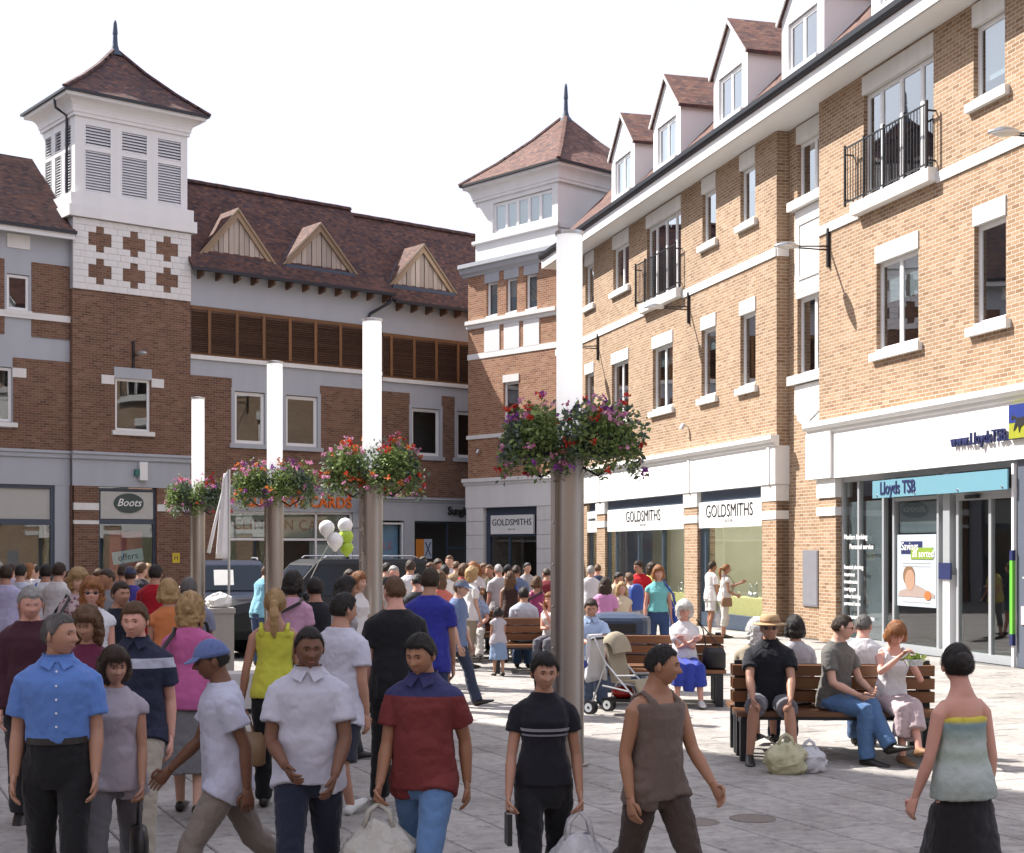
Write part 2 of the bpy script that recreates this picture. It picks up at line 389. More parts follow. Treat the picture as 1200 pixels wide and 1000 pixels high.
# ================================================================== GROUND
def slab_mat(name, joint=False):
    m, n, l, b = nodes(name)
    tc = n.new('ShaderNodeTexCoord'); geo = n.new('ShaderNodeNewGeometry'); vec = geo.outputs['Position']
    at = n.new('ShaderNodeAttribute'); at.attribute_name = 'tint'
    f1 = noise(n, l, vec, 1.1, 5); f2 = noise(n, l, vec, 9, 6, 0.65); f3 = noise(n, l, vec, 38, 4, 0.7)
    c = mixcol(n, l, (0.33,0.31,0.285), (0.41,0.385,0.355), at.outputs['Fac'])
    c = mixcol(n, l, c, mixcol(n, l, c, (0.72,0.72,0.74), 1.0, 'MULTIPLY'), ramp(n, l, f2, [(0.42,(0,0,0)),(0.7,(1,1,1))]))
    c = mixcol(n, l, c, mixcol(n, l, c, (0.62,0.6,0.58), 1.0, 'MULTIPLY'), ramp(n, l, f1, [(0.48,(0,0,0)),(0.75,(0.8,0.8,0.8))]))
    # dark flecks and cleft marks of riven stone
    mp = n.new('ShaderNodeMapping'); mp.inputs['Scale'].default_value = (1,2.6,1); mp.inputs['Rotation'].default_value = (0,0,0.45); l.new(vec, mp.inputs[0])
    f4 = noise(n, l, mp.outputs[0], 7.5, 7, 0.72, 1.2)
    c = mixcol(n, l, c, mixcol(n, l, c, (0.42,0.42,0.45), 1.0, 'MULTIPLY'), ramp(n, l, f4, [(0.56,(0,0,0)),(0.64,(0.9,0.9,0.9))]))
    # chewing-gum spots
    vo = n.new('ShaderNodeTexVoronoi'); vo.inputs['Scale'].default_value = 1.7; l.new(vec, vo.inputs['Vector'])
    c = mixcol(n, l, c, (0.13,0.125,0.12), ramp(n, l, vo.outputs['Distance'], [(0.0,(0.8,0.8,0.8)),(0.035,(0.7,0.7,0.7)),(0.045,(0,0,0))]))
    l.new(c, b.inputs['Base Color'])
    b.inputs['Specular IOR Level'].default_value = 0.35
    l.new(ramp(n, l, f2, [(0.3,(0.55,0.55,0.55)),(0.7,(0.85,0.85,0.85))]), b.inputs['Roughness'])
    ad = n.new('ShaderNodeMath'); ad.operation = 'MULTIPLY_ADD'; l.new(f3, ad.inputs[0]); ad.inputs[1].default_value = 0.3; l.new(f4, ad.inputs[2])
    bump(n, l, b, ad.outputs[0], 0.55, 0.02)
    return m
M['slab'] = slab_mat('riven_slab')
M['joint'] = pm('paving_joint', (0.13,0.125,0.12), 0.95, var=0.25, vs=5)
gmb = MB(); gmb.quad((-400,-200,-0.014), (400,-200,-0.014), (400,600,-0.014), (-400,600,-0.014))
ground = tag(gmb.build('ground', M['joint']), kind='structure')
pave = thing('pavement', None, None, kind='structure')

rng = random.Random(4)
ax = Vector((-0.424, 0.905, 0)).normalized(); bx_ = Vector((ax.y, -ax.x, 0))
SL, SW, G = 0.75, 0.5, 0.010
pang = math.atan2(bx_.y, bx_.x)
def slab_faces(mb, cx, cy, dz, tint, tl, L=SL, Wd=SW):
    h, w, c = L/2-G/2, Wd/2-G/2, 0.009
    i = len(mb.v)
    for (k, z) in ((0, -0.03), (0, dz-c), (c, dz)):
        for sx, sy in ((-1,-1),(1,-1),(1,1),(-1,1)): mb.v.append((cx+sx*(w-k), cy+sy*(h-k), z))
    for a in (0, 4):
        for j in range(4): mb.f.append((i+a+j, i+a+(j+1) % 4, i+a+4+(j+1) % 4, i+a+4+j))
    mb.f.append((i+8, i+9, i+10, i+11)); tl += [tint]*9
def tint_mesh(mb, tl, name, mat):
    me = mb.mesh(name, mat, uv=False)
    at = me.attributes.new('tint', 'FLOAT', 'FACE'); at.data.foreach_set('value', tl); return me
slab_vars = []
for k in range(14):
    mb = MB(); tl = []; slab_faces(mb, 0, 0, rng.uniform(-0.002,0.002), rng.random(), tl); slab_vars.append(tint_mesh(mb, tl, 'paving_slab', M['slab']))
cells = []
for i in range(-60, 61):
    for j in range(-5, 60):
        u = i*SW; v = j*SL+(SL/2 if i % 2 else 0)
        p = bx_*u+ax*v
        if p.y < 3.5 or p.y > 40 or abs(p.x) > 0.42*p.y+3: continue
        q = FR.M.inverted() @ p
        if q.y > -0.1: continue
        seen = abs(p.x) < 0.365*p.y and p.y > 8.9
        cells.append((0 if seen else 1, p.y, u, v, p))
cells.sort(key=lambda t: t[:2])
big = MB(); tl = []
for k, (s_, d_, u, v, p) in enumerate(cells):
    if k < 300:
        inst(slab_vars[rng.randrange(14)], 'paving_slab', pave, (p.x, p.y, 0), (0, 0, pang+(math.pi if rng.random() < 0.5 else 0)))
    else:
        slab_faces(big, u, v, rng.uniform(-0.002,0.002), rng.random(), tl)
big.xf(Matrix(((bx_.x, ax.x, 0, 0), (bx_.y, ax.y, 0, 0), (0, 0, 1, 0), (0, 0, 0, 1))))
rest = bpy.data.objects.new('paving_slabs_beyond', tint_mesh(big, tl, 'paving_slabs_beyond', M['slab'])); C.objects.link(rest); rest.parent = pave; rest['kind'] = 'stuff'
# paving out to the horizon beyond the laid slabs
M['far_pave'] = pm('far_paving', (0.30,0.285,0.26), 0.8, var=0.2, vs=0.8)
MB().quad((-60,40.2,-0.008), (60,40.2,-0.008), (60,140,-0.008), (-60,140,-0.008)).build('far_paving', M['far_pave'], pave)
# round access covers
M['cover'] = pm('iron_cover', (0.19,0.165,0.145), 0.6, 0.6, var=0.3, vs=30, bmp=0.5, bs=80)
for (x, y, r) in ((1.75, 10.55, 0.17), (1.33, 10.4, 0.16)):
    t = MB().lathe([(r,-0.02),(r,0.003),(r-0.02,0.006),(r-0.025,0.003),(0.001,0.003)], 24).build('access_cover', M['cover'], None, loc=(x,y,0))
    tag(t, 'round rusty access cover set in the paving, ' + ('right one of the pair' if x > 1.5 else 'left one of the pair'), 'access cover', 'round covers in the foreground paving')

# ================================================================== RIGHT-HAND BUILDING (sunlit)
Z1, Z2 = 5.87, 9.80
rb = FR.thing('brick_building', 'sunlit tan brick building with white dormers, jeweller and bank on its ground floor', 'building')
singles1 = [(-23.46,-22.57,1),(-20.81,-19.29,2),(-17.25,-15.70,2),(-13.67,-12.72,1),(-11.22,-10.34,1)]
singles2 = [(-23.46,-22.57,1),(-20.69,-19.26,2),(-13.61,-12.72,1),(-11.22,-10.36,1)]
right1 = [(-4.64,-3.07,2),(-1.22,-0.27,1),(2.0,3.5,2),(5.2,6.1,1)]
right2 = [(-1.24,-0.30,1),(2.0,3.5,2),(5.2,6.1,1)]
balc = [(-17.73,-15.10),(-5.16,-2.54)]
ops = [(a,b,Z1,7.63) for a,b,_ in singles1+right1]+[(a,b,Z2,11.12) for a,b,_ in singles2+right2]+[(a,b,8.93,11.12) for a,b in balc]
wl_ = MB()
wall(wl_, -26.75, -9.2, 4.5, 11.6, [o for o in ops if o[1] < -9])
wall(wl_, -7.1, 9.0, 4.55, 11.6, [o for o in ops if o[0] > -7.1])
wl_.quad((-9.2,0,0), (-9.2,0.3,0), (-9.2,0.3,11.6), (-9.2,0,11.6)); wl_.quad((-7.1,0.3,0), (-7.1,0,0), (-7.1,0,11.6), (-7.1,0.3,11.6))
rec_ops = [(-8.75,-7.3,Z2,11.12), (-8.75,-7.3,Z1,7.63)]
wall(wl_, -9.2, -7.1, 0, 11.6, rec_ops, y=0.3)
# ground-floor brickwork: piers and the blank wall beside the bank
for a, b in ((-9.95,-9.2),(-14.85,-13.95),(-22.3,-21.47),(-26.75,-23.28)):
    wl_.box(a, b, -0.012 if b > -9.3 else 0.0, 0.5, 0, 3.46)
wl_.box(-7.1, -6.34, 0, 0.5, 0, 3.46)
wl_.quad((9.0,0,0), (9.0,9,0), (9.0,9,11.6), (9.0,0,11.6)); wl_.quad((9.0,9,0), (-26.75,9,0), (-26.75,9,11.6), (9.0,9,11.6))
wl_.build('wall', M['brick_tan'], rb)
# interior cores that the windows look into
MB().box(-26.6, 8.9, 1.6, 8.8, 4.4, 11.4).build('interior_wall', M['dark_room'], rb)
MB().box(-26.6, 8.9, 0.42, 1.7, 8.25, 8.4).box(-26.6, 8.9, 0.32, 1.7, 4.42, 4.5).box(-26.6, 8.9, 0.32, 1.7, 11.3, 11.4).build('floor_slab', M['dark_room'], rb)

def opening_trim(root, a, b, z0, z1, lz=0.31, y=0.0, sill=True, mat='stone_white'):
    MB().box(a-0.015, b+0.015, y-0.028, y+0.08, z1-0.02, z1+lz).build('lintel', M[mat], root)
    if sill:
        mb = MB(); mb.box(a-0.14, b+0.14, y-0.10, y+0.10, z0-0.18, z0-0.03); mb.box(a, b, y-0.02, y+0.11, z0-0.03, z0+0.03)
        mb.build('sill', M[mat], root)
rr = random.Random(2)
for a, b, k in singles1+right1:
    window(rb, a, b, Z1, 7.61, k, blind=0.45 if abs(a+4.64) < .1 else (0.3 if rr.random() < 0.3 else 0)); opening_trim(rb, a, b, Z1, 7.63)
for a, b, k in singles2+right2:
    window(rb, a, b, Z2, 11.10, k, blind=0.75 if abs(a+1.24) < .1 else (0.4 if rr.random() < 0.3 else 0)); opening_trim(rb, a, b, Z2, 11.12, 0.36)
for z0, z1, zz in ((Z2,11.12,0.36),(Z1,7.63,0.12)):
    window(rb, -8.75, -7.3, z0, z1-0.02, 2, y=0.3); MB().box(-8.77, -7.12, 0.27, 0.38, z1-0.02, z1+zz).build('lintel', M['stone_white'], rb)
    MB().box(-8.95, -7.12, 0.13, 0.40, z0-0.2, z0).build('sill', M['stone_white'], rb)
# white panels of the narrow bay
pn = MB(); pn.box(-8.8,-7.13,0.262,0.32,7.76,9.58); pn.build('bay_panel', M['render_white'], rb)
fr_ = MB()
for (a,b,c,d) in ((-8.62,-8.55,8.0,9.3),(-7.42,-7.35,8.0,9.3),(-8.55,-7.42,9.23,9.3),(-8.55,-7.42,8.0,8.07)): fr_.box(a,b,0.235,0.27,c,d)
fr_.build('panel_moulding', M['render_white'], rb)
MB().prism([(-8.72,5.64),(-7.2,5.64),(-7.2,5.02),(-7.3,4.98),(-7.34,4.86),(-7.66,4.72),(-7.96,4.62),(-8.26,4.72),(-8.58,4.86),(-8.62,4.98),(-8.72,5.02)], 'y', 0.22, 0.32).build('apron_panel', M['render_white'], rb)
MB().prism([(-8.56,5.5),(-7.36,5.5),(-7.36,5.12),(-7.5,5.0),(-7.96,4.82),(-8.42,5.0),(-8.56,5.12)], 'y', 0.195, 0.23).build('apron_inset', M['render_white'], rb)
# string course
for a, b in ((-26.75,-17.9),(-14.93,-9.2),(-7.1,-5.3),(-2.4,9.0)):
    MB().box(a, b, -0.035, 0.05, 8.66, 8.86).build('string_course', M['stone_white'], rb)
MB().box(-9.2,-9.15,0.0,0.29,8.66,8.86).build('string_course', M['stone_white'], rb)
# French windows with railings
for a, b in balc:
    window(rb, a, b, 8.95, 11.10, [0.2,0.3,0.3,0.2], fw=0.06, transom=None)
    MB().box(a-0.02, b+0.02, -0.028, 0.08, 11.10, 11.46).build('lintel', M['stone_white'], rb)
    MB().box(a-0.2, b+0.14, -0.20, 0.12, 8.70, 8.95).build('sill', M['stone_white'], rb)
    rl = MB(); xa, xb = a-0.42, b+0.08; yb = -0.19
    rl.box(xa, xb, yb-0.012, yb+0.012, 9.0, 9.03); rl.box(xa, xb, yb-0.014, yb+0.014, 10.10, 10.13)
    for x in (xa, xb):
        for z in (9.08, 10.0): rl.box(x-0.012, x+0.012, yb, 0.04, z-0.015, z+0.015)
    ro = rl.build('railing', M['black_metal'], rb)
    posts = MB().box(-0.02, 0.02, -0.02, 0.02, 0, 1.24).mesh('post', M['black_metal'])
    bars = MB().box(-0.007, 0.007, -0.007, 0.007, 0, 1.06).mesh('baluster', M['black_metal'])
    for k in range(5): inst(posts, 'post', ro, (xa+(xb-xa)*k/4, yb, 8.94))
    for k in range(1, 28):
        if k % 7: inst(bars, 'baluster', ro, (xa+(xb-xa)*k/28, yb, 9.03))
# eaves, gutter, roof
E0 = -0.65
MB().box(-26.2, 9.2, E0, 0.02, 11.52, 11.58).box(-26.2, 9.2, E0-0.03, E0+0.02, 11.52, 11.86).build('eaves_board', M['white'], rb)
MB().box(-9.2, -7.1, 0.0, 0.34, 11.522, 11.57).build('bay_soffit', M['white'], rb)
MB().prism([(E0-0.16,11.98),(E0-0.15,11.88),(E0-0.09,11.83),(E0-0.03,11.83),(E0-0.03,11.98)], 'x', -26.2, 9.2).build('gutter', M['gutter'], rb)
RZ = 11.90
def rz(y): return RZ+(y-E0)
MB().prism([(E0-0.08,RZ-0.03),(4.6,rz(4.6)),(9.3,RZ+0.4),(9.3,RZ+0.2),(4.6,rz(4.6)-0.2),(E0,RZ-0.12)], 'x', -26.3, 9.2).build('roof', M['tile_warm'], rb)
# dormers
for c in (19.45, 15.85, 11.55, 7.65, 3.6, -0.4, -4.4):
    x = -c; hw = 1.02; yf = -0.12; zb, ze, za = 12.28, 13.80, 14.82
    mb = MB()
    wall(mb, x-hw, x+hw, zb, ze, [(x-0.70, x+0.70, 12.50, 13.62)], y=yf, rev=0.10)
    mb.quad((x-hw,yf,ze), (x+hw,yf,ze), (x,yf,za))
    for sx in (-1, 1):
        p = [(x+sx*hw,yf,zb), (x+sx*hw,2.2,zb), (x+sx*hw,2.2,ze), (x+sx*hw,yf,ze)]
        mb.quad(*(p if sx > 0 else p[::-1]))
    d = mb.build('dormer', M['white'], rb)
    rf = MB()
    for sx in (-1, 1):
        o_, t_ = 0.10, 0.09
        xe = x+sx*(hw+o_); zz = ze-o_*(za-ze)/hw
        top = [(xe,yf-0.08,zz+t_), (x,yf-0.08,za+t_), (x,3.6,za+t_), (xe,3.6,zz+t_)]
        bot = [(p[0],p[1],p[2]-t_) for p in top]
        q = rf
        f = [(top[0],top[1],top[2],top[3]), (bot[3],bot[2],bot[1],bot[0]), (top[1],top[0],bot[0],bot[1]), (top[0],top[3],bot[3],bot[0])]
        for g in f: q.quad(*(g if sx < 0 else g[::-1]))
    rf.build('dormer_roof', M['tile_warm'], d)
    bg_ = MB()
    for sx in (-1, 1):
        bg_.prism([(x+sx*(hw+0.09),ze-0.10),(x+sx*(hw+0.09),ze-0.03),(x,za+0.07),(x,za-0.01)], 'y', yf-0.11, yf-0.07)
    bg_.build('bargeboard', M['white'], d)
    window(d, x-0.70, x+0.70, 12.52, 13.60, 2, y=yf, rec=0.05, name='window', blind=0.9 if c not in (7.65, 11.55) else 0)
    MB().box(x-0.8, x+0.8, yf-0.09, yf+0.05, 12.42, 12.51).build('sill', M['white'], d)
    MB().prism([(yf-0.3,rz(yf-0.3)+0.012),(yf,12.47),(yf,rz(yf)-0.02)], 'x', x-hw-0.12, x+hw+0.12).build('flashing', M['louvre_white'], d)
# ---------------- jeweller's shopfront
def fascia(root, x0, x1, z0, z1, y=-0.06, mat='render_white'):
    MB().box(x0, x1, y, 0.3, z0, z1-0.22).build('fascia', M[mat], root)
    moulding(MB(), x0-0.05, x1+0.05, z1-0.24, [(0.06,0.0),(0.10,0.03),(0.10,0.09),(0.16,0.10),(0.20,0.16),(0.20,0.26)], 0).build('cornice', M[mat], root)
fascia(rb, -26.6, -9.15, 3.46, 4.56)
for x in (-21.9, -14.4, -9.5): MB().box(x-0.06, x+0.06, -0.085, 0.0, 3.46, 4.32).build('fascia_joint', M['stone_white'], rb)
for a, b in ((-9.97,-9.18),(-14.87,-13.93),(-22.32,-21.45)):
    for z0, z1 in ((3.08,3.455),(2.66,2.86)): MB().box(a, b, -0.03, 0.3, z0, z1).build('pier_band', M['stone_white'], rb)
def shopfront(root, x0, x1, z1, splits, zsill=0.36, y=0.10, frame='frame_blue', ztop=3.20, glass='glass_shop'):
    mb = MB(); fw = 0.09
    mb.box(x0, x1, y, y+0.12, z1, 3.46)
    mb.box(x0, x1, y-0.02, y+0.14, 0, zsill)
    xs = [x0]+[x0+(x1-x0)*s for s in splits]+[x1]
    for k, x in enumerate(xs):
        a, b = (x, x+fw) if k == 0 else ((x-fw, x) if k == len(xs)-1 else (x-fw/2, x+fw/2))
        mb.box(a, b, y-0.01, y+0.1, zsill, z1)
    o = mb.build('shop_window', M[frame], root)
    for k in range(len(xs)-1):
        a = xs[k]+(fw if k == 0 else fw/2); b = xs[k+1]-(fw if k == len(xs)-2 else fw/2)
        MB().box(a+0.003, b-0.003, y+0.04, y+0.05, zsill+0.003, z1-0.003).build('pane', M[glass], o)
    return o
shopfront(rb, -13.95, -9.95, 2.55, (0.08,))
shopfront(rb, -21.47, -14.85, 2.55, (0.12,0.42,0.72))
shopfront(rb, -23.28, -22.3, 2.55, ())
# jeweller's interior
MB().box(-26.4, -9.3, 3.4, 3.5, 0, 3.4).box(-26.4,-9.3,0.3,3.4,3.36,3.44).box(-26.4,-9.3,0.3,3.4,-0.01,0.05).box(-9.36,-9.26,0.45,3.4,0.05,3.36).build('shop_interior', M['pale_room'], rb)
M['display'] = pm('display_cloth', (0.62,0.52,0.22), 0.7, var=0.25, vs=9)
for a, b in ((-13.7,-10.1),(-21.2,-19.0),(-17.0,-15.0)):
    cd = MB(); cd.box(a, b, 0.35, 1.0, 0.34, 0.78); cd.build('display_plinth', M['display'], rb)
    g_ = MB()
    for k in range(int((b-a)*5)):
        x = a+0.1+k*0.2+rr.uniform(-.03,.03); h = rr.uniform(0.08,0.34); y = rr.uniform(0.42,0.9); w = rr.uniform(0.03,0.07)
        g_.lathe([(w,0.78),(w*.8,0.78+h*.3),(w*.3,0.78+h*.4),(w*.5,0.78+h),(0.004,0.80+h)], 8, (x,y))
    o = g_.build('jewellery_stands', M['lamp_steel'], rb); o['kind'] = 'stuff'
def jeweller_sign(fr, xc, w, y, label, size, z=2.85, h=0.66):
    t = fr.thing('shop_sign', label, 'sign', xc, y, z, group='white jeweller signs')
    MB().box(-w/2, w/2, -0.02, 0.06, -h/2, h/2).build('board', M['sign_white'], t)
    text('GOLDSMITHS', size, t, (0,-0.024,0.07), M['black'], sx=1.04)
    text('SINCE 1778', size*0.22, t, (0,-0.024,-0.17), M['grey_letter'])
    mb = MB(); mb.box(-w*0.3, -w*0.12, -0.024, -0.02, -0.172, -0.168); mb.box(w*0.12, w*0.3, -0.024, -0.02, -0.172, -0.168); mb.build('rule', M['grey_letter'], t)
    return t
jeweller_sign(FR, -11.95, 3.82, 0.03, 'white GOLDSMITHS sign over the window beside the bank wall, nearest of three', 0.46)
jeweller_sign(FR, -18.1, 6.3, 0.03, 'long white GOLDSMITHS sign in the middle of the sunlit shopfront', 0.46)
jeweller_sign(FR, -22.8, 0.94, 0.03, 'narrow white GOLDSMITHS sign half hidden behind a column', 0.12)
# ---------------- bank front
fascia(rb, -7.45, 9.0, 3.46, 4.66)
MB().box(-7.5, -6.36, -0.12, 0.2, 3.47, 4.45).build('fascia_end_block', M['stone_white'], rb)
MB().box(-7.14, -6.30, -0.04, 0.3, 3.06, 3.455).build('pier_band', M['stone_white'], rb)
MB().box(-7.14, -6.30, -0.04, 0.3, 2.68, 2.86).build('pier_band', M['stone_white'], rb)
pq = FR.thing('wall_plaque', 'blank grey metal plaque on the brick wall left of the bank', 'plaque', -8.07, 0.3, 1.33)
MB().box(-0.36, 0.36, -0.03, 0.0, -0.62, 0.62).box(-0.33,0.33,-0.036,-0.03,-0.59,0.59).build('plate', M['plaque'], pq)
bk = MB(); y = 0.12
bk.box(-6.34, 0.0, y-0.03, y+0.15, 0, 0.14); bk.box(-6.34, 0.0, y, y+0.1, 3.36, 3.455)
for x in (-6.30,-5.62,-4.62,-4.22,-2.62): bk.box(x, x+0.07, y-0.01, y+0.09, 0.14, 3.36)
bk.box(-4.15,-2.62, y, y+0.08, 2.9, 2.97)
bf = bk.build('bank_window', M['frame_grey'], rb)
for a, b in ((-6.23,-5.62),(-5.55,-4.62),(-4.55,-4.22),(-4.15,-2.62)):
    MB().box(a+.003, b-.003, y+0.04, y+0.05, 0.145, 3.355).build('pane', M['glass_shop'], bf)
dr = MB()
for x in (-2.02,-1.0,-0.14): dr.box(x, x+0.08, y+0.02, y+0.10, 0.0, 2.9)
dr.box(-2.02, -0.06, y+0.015, y+0.105, 2.84, 2.95); dr.box(-1.94,-0.14,y+0.03,y+0.09,0.0,0.12); dr.box(-2.0,-0.05,y-0.06,y+0.02,2.95,3.0)
dd = dr.build('sliding_door', M['frame_grey'], rb)
for a, b in ((-1.94,-1.0),(-0.92,-0.14)): MB().box(a+.003, b-.003, y+0.055, y+0.065, 0.123, 2.837).build('pane', M['glass_shop'], dd)
MB().box(-1.56,-1.2,y-0.1,y-0.02,2.86,2.93).build('door_sensor', M['black_metal'], dd)
MB().box(-2.36, -2.14, y-0.04, y+0.16, 0.0, 1.5).build('door_post', M['frame_white'], rb)
MB().box(-2.36, -2.14, y-0.038, y+0.158, 1.5, 3.36).build('door_post', M['frame_grey'], rb)
MB().box(-2.46, -2.06, y-0.07, y-0.04, 1.42, 1.72).build('notice_plate', M['navy'], rb)
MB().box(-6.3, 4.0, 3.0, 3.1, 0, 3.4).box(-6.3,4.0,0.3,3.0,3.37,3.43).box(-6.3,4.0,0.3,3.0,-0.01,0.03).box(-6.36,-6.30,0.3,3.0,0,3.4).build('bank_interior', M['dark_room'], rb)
# grey graphic panel behind the left pane with white lettering
gp = FR.thing('window_graphic', 'dark window graphic with white lists of bank services', 'poster', -5.42, 0.2, 0)
M['graphic'] = pm('photo_graphic', (0.11,0.125,0.15), 0.5, var=0.6, vs=1.1)
MB().box(-0.80, 0.80, 0.02, 0.03, 0.16, 2.95).build('sheet', M['graphic'], gp)
for k, (s, x, z, q) in enumerate((('Modern banking',-0.76,2.22,0.15),('Personal service',-0.52,2.02,0.15),('financial planning',-0.76,1.60,0.12),('insurance',-0.76,1.45,0.12),('investments',-0.76,1.30,0.12),('mortgages',-0.76,1.15,0.12),('online banking',-0.76,1.0,0.12),('personal loans',-0.76,0.85,0.12),('new customers welcome',-0.76,0.58,0.125))):
    text(s, q, gp, (x, -0.095, z), M['white_letter'], align='LEFT', ext=0.002, bold=0.002)
# savings poster
po = FR.thing('advert_poster', 'tall white Savings all sorted poster with a smiling portrait in the bank window', 'poster', -3.40, 0.15, 0)
M['poster'] = pm('poster_paper', (0.42,0.48,0.53), 0.5, var=0.03)
MB().box(-0.70, 0.70, 0.0, 0.008, 0.88, 2.25).build('sheet', M['poster'], po)
MB().box(-0.55, 0.22, -0.006, -0.002, 1.88, 2.12).build('blue_block', M['navy'], po)
MB().box(-0.18, 0.60, -0.010, -0.006, 1.78, 2.0).build('green_block', pm('leaf_green', (0.20,0.30,0.03), 0.5), po)
text('Savings', 0.22, po, (-0.53,-0.012,2.02), M['white_letter'], align='LEFT', ext=0.002)
text('all sorted', 0.2, po, (-0.12,-0.014,1.88), M['white_letter'], align='LEFT', ext=0.002)
for z in (1.70, 1.64, 0.96): MB().box(-0.5, 0.5, -0.006, -0.002, z, z+0.012).build('small_print', M['grey_letter'], po)
sk = pm('printed_skin', (0.36,0.22,0.15), 0.6, var=0.1); hr = pm('printed_hair', (0.18,0.10,0.05), 0.6, var=0.2)
def disc(cx, cz, rx, rz_, y, n=20): return [(cx+rx*math.cos(2*math.pi*k/n), cz+rz_*math.sin(2*math.pi*k/n)) for k in range(n)]
MB().prism(disc(-0.26,1.46,0.22,0.20,0), 'y', -0.005, -0.002).build('printed_hair', hr, po)
MB().prism(disc(-0.22,1.38,0.18,0.20,0), 'y', -0.009, -0.005).build('printed_face', sk, po)
MB().prism([(-0.66,1.06),(-0.62,1.16),(-0.35,1.22),(0.0,1.30),(0.3,1.22),(0.66,1.12),(0.66,1.06)], 'y', -0.006, -0.002).build('printed_jumper', pm('printed_jumper', (0.32,0.25,0.22), 0.6), po)
MB().prism(disc(0.42,1.10,0.12,0.09,0), 'y', -0.010, -0.006).build('printed_mug', pm('printed_orange', (0.38,0.13,0.03), 0.6), po)
MB().box(-0.7,0.7,0.05,0.06,2.28,2.86).build('upper_graphic', M['graphic'], po)
# blue glass sign and lettering
bs = FR.thing('bank_sign', 'pale blue Lloyds TSB glass panel above the bank door', 'sign', -2.3, -0.12, 3.14)
MB().box(-2.28, 2.25, 0, 0.03, -0.17, 0.17).build('panel', M['fascia_blue'], bs)
text('Lloyds TSB', 0.34, bs, (-1.98,-0.006,0.0), M['navy'], align='LEFT', bold=0.006, sx=0.86)
bo = MB().lathe([(0.018,0),(0.018,0.02),(0.001,0.02)], 10).mesh('bolt', M['lamp_steel'])
for x in (-2.1,-0.7,0.75,2.1):
    for z in (-0.12,): inst(bo, 'bolt', bs, (x,-0.001,z), (R_(90),0,0))
wb = FR.thing('web_address_sign', 'dark blue www.LloydsTSB lettering with the horse emblem on the white fascia', 'sign', 0.0, -0.08, 3.86)
text('www.LloydsTSB.com', 0.30, wb, (-1.78,-0.03,0.02), M['navy'], align='LEFT', bold=0.003, sx=0.85, ext=0.02)
em = MB(); em.box(0.02, 0.9, -0.06, 0.0, -0.06, 0.5); em.build('emblem_field', pm('emblem_green', (0.30,0.31,0.02), 0.5, var=0.2, vs=5), wb)
MB().box(0.02, 0.9, -0.064, -0.06, 0.2, 0.5).build('emblem_sky', pm('emblem_blue', (0.012,0.03,0.20), 0.5, var=0.2, vs=4), wb)
hs = [(0.12,0.24),(0.10,0.30),(0.14,0.33),(0.20,0.31),(0.27,0.27),(0.45,0.28),(0.55,0.27),(0.66,0.34),(0.75,0.32),(0.70,0.28),(0.62,0.2),(0.70,0.12),(0.66,0.04),(0.64,0.12),(0.54,0.16),(0.44,0.15),(0.36,0.12),(0.32,0.02),(0.30,0.10),(0.27,0.16),(0.22,0.10),(0.16,0.06),(0.19,0.16),(0.24,0.22),(0.18,0.27)]
MB().prism(hs, 'y', -0.07, -0.064).build('horse', M['black'], wb)
# cash machine surround at the frame's right edge
cm = FR.thing('cash_machine', 'dark slate cash machine panel with vertical white lettering beside the bank door', 'cash machine', 0, 0, 0)
MB().box(0.02, 3.2, 0.02, 0.2, 0, 3.455).build('surround', M['panel_dark'], cm)
text("it's a cashpoint", 0.26, cm, (0.32,0.014,1.75), M['white_letter'], rot=(R_(90),R_(90),0), ext=0.003)
MB().box(0.16, 0.44, -0.004, 0.02, 0.72, 1.02).build('sticker', pm('pink_sticker', (0.70,0.52,0.55), 0.5), cm)
MB().box(0.9, 1.9, -0.03, 0.02, 0.9, 1.9).box(1.0,1.5,-0.034,-0.03,1.4,1.8).build('machine_face', M['lamp_steel'], cm)
gr = FR.thing('door_handle_sign', 'slim green upright bar with dark ends beside the bank door', 'door bar', -0.03, -0.03, 0)
MB().box(-0.05, 0.03, -0.03, 0.03, 0.55, 1.78).build('bar', M['green'], gr)
MB().box(-0.052, 0.032, -0.032, 0.032, 1.78, 1.95).box(-0.052,0.032,-0.032,0.032,0.36,0.55).build('end_cap', M['navy'], gr)
MB().box(-0.04, 0.02, 0.0, 0.06, 0.0, 3.4).build('post', M['frame_white'], gr)

# ================================================================== CORNER TURRET
tw = FT.thing('corner_turret', 'corner turret with white top storey, small pyramid roof and jeweller door below', 'turret')
TW, TD = 4.66, 5.2
tb = MB()
t_ops = [(-3.64,-3.04,10.42,11.67),(-2.58,-2.00,10.42,11.67),(-1.55,-0.97,10.42,11.67),(-2.72,-1.91,6.15,7.98)]
wall(tb, -TW, 0, 4.5, 12.05, t_ops)
tb.quad((0,0,0), (0,TD,0), (0,TD,12.05), (0,0,12.05)); tb.quad((-TW,TD,0), (-TW,0,0), (-TW,0,12.05), (-TW,TD,12.05)); tb.quad((0,TD,0),(-TW,TD,0),(-TW,TD,12.05),(0,TD,12.05))
tb.build('wall', M['brick_orange'], tw)
MB().box(-TW+.1, -.1, 1.2, TD-.1, 4.4, 12.0).build('interior_wall', M['dark_room'], tw)
for a, b, c, d in t_ops[:3]:
    window(tw, a, b, c, d-0.01, 1, blind=0.97); MB().box(a-0.08, b+0.10, -0.025, 0.06, d-0.02, 12.0).build('lintel', M['render'], tw)
    MB().box(a, b, -0.03, 0.1, c-0.06, c+0.02).build('sill', M['white'], tw)
    MB().box(a-0.1, b+0.12, -0.024, 0.03, 9.14, 10.06).build('stone_strip', M['render_white'], tw)
window(tw, *t_ops[3][:2], 6.15, 7.96, 1); opening_trim(tw, *t_ops[3][:2], 6.15, 7.98, 0.24)
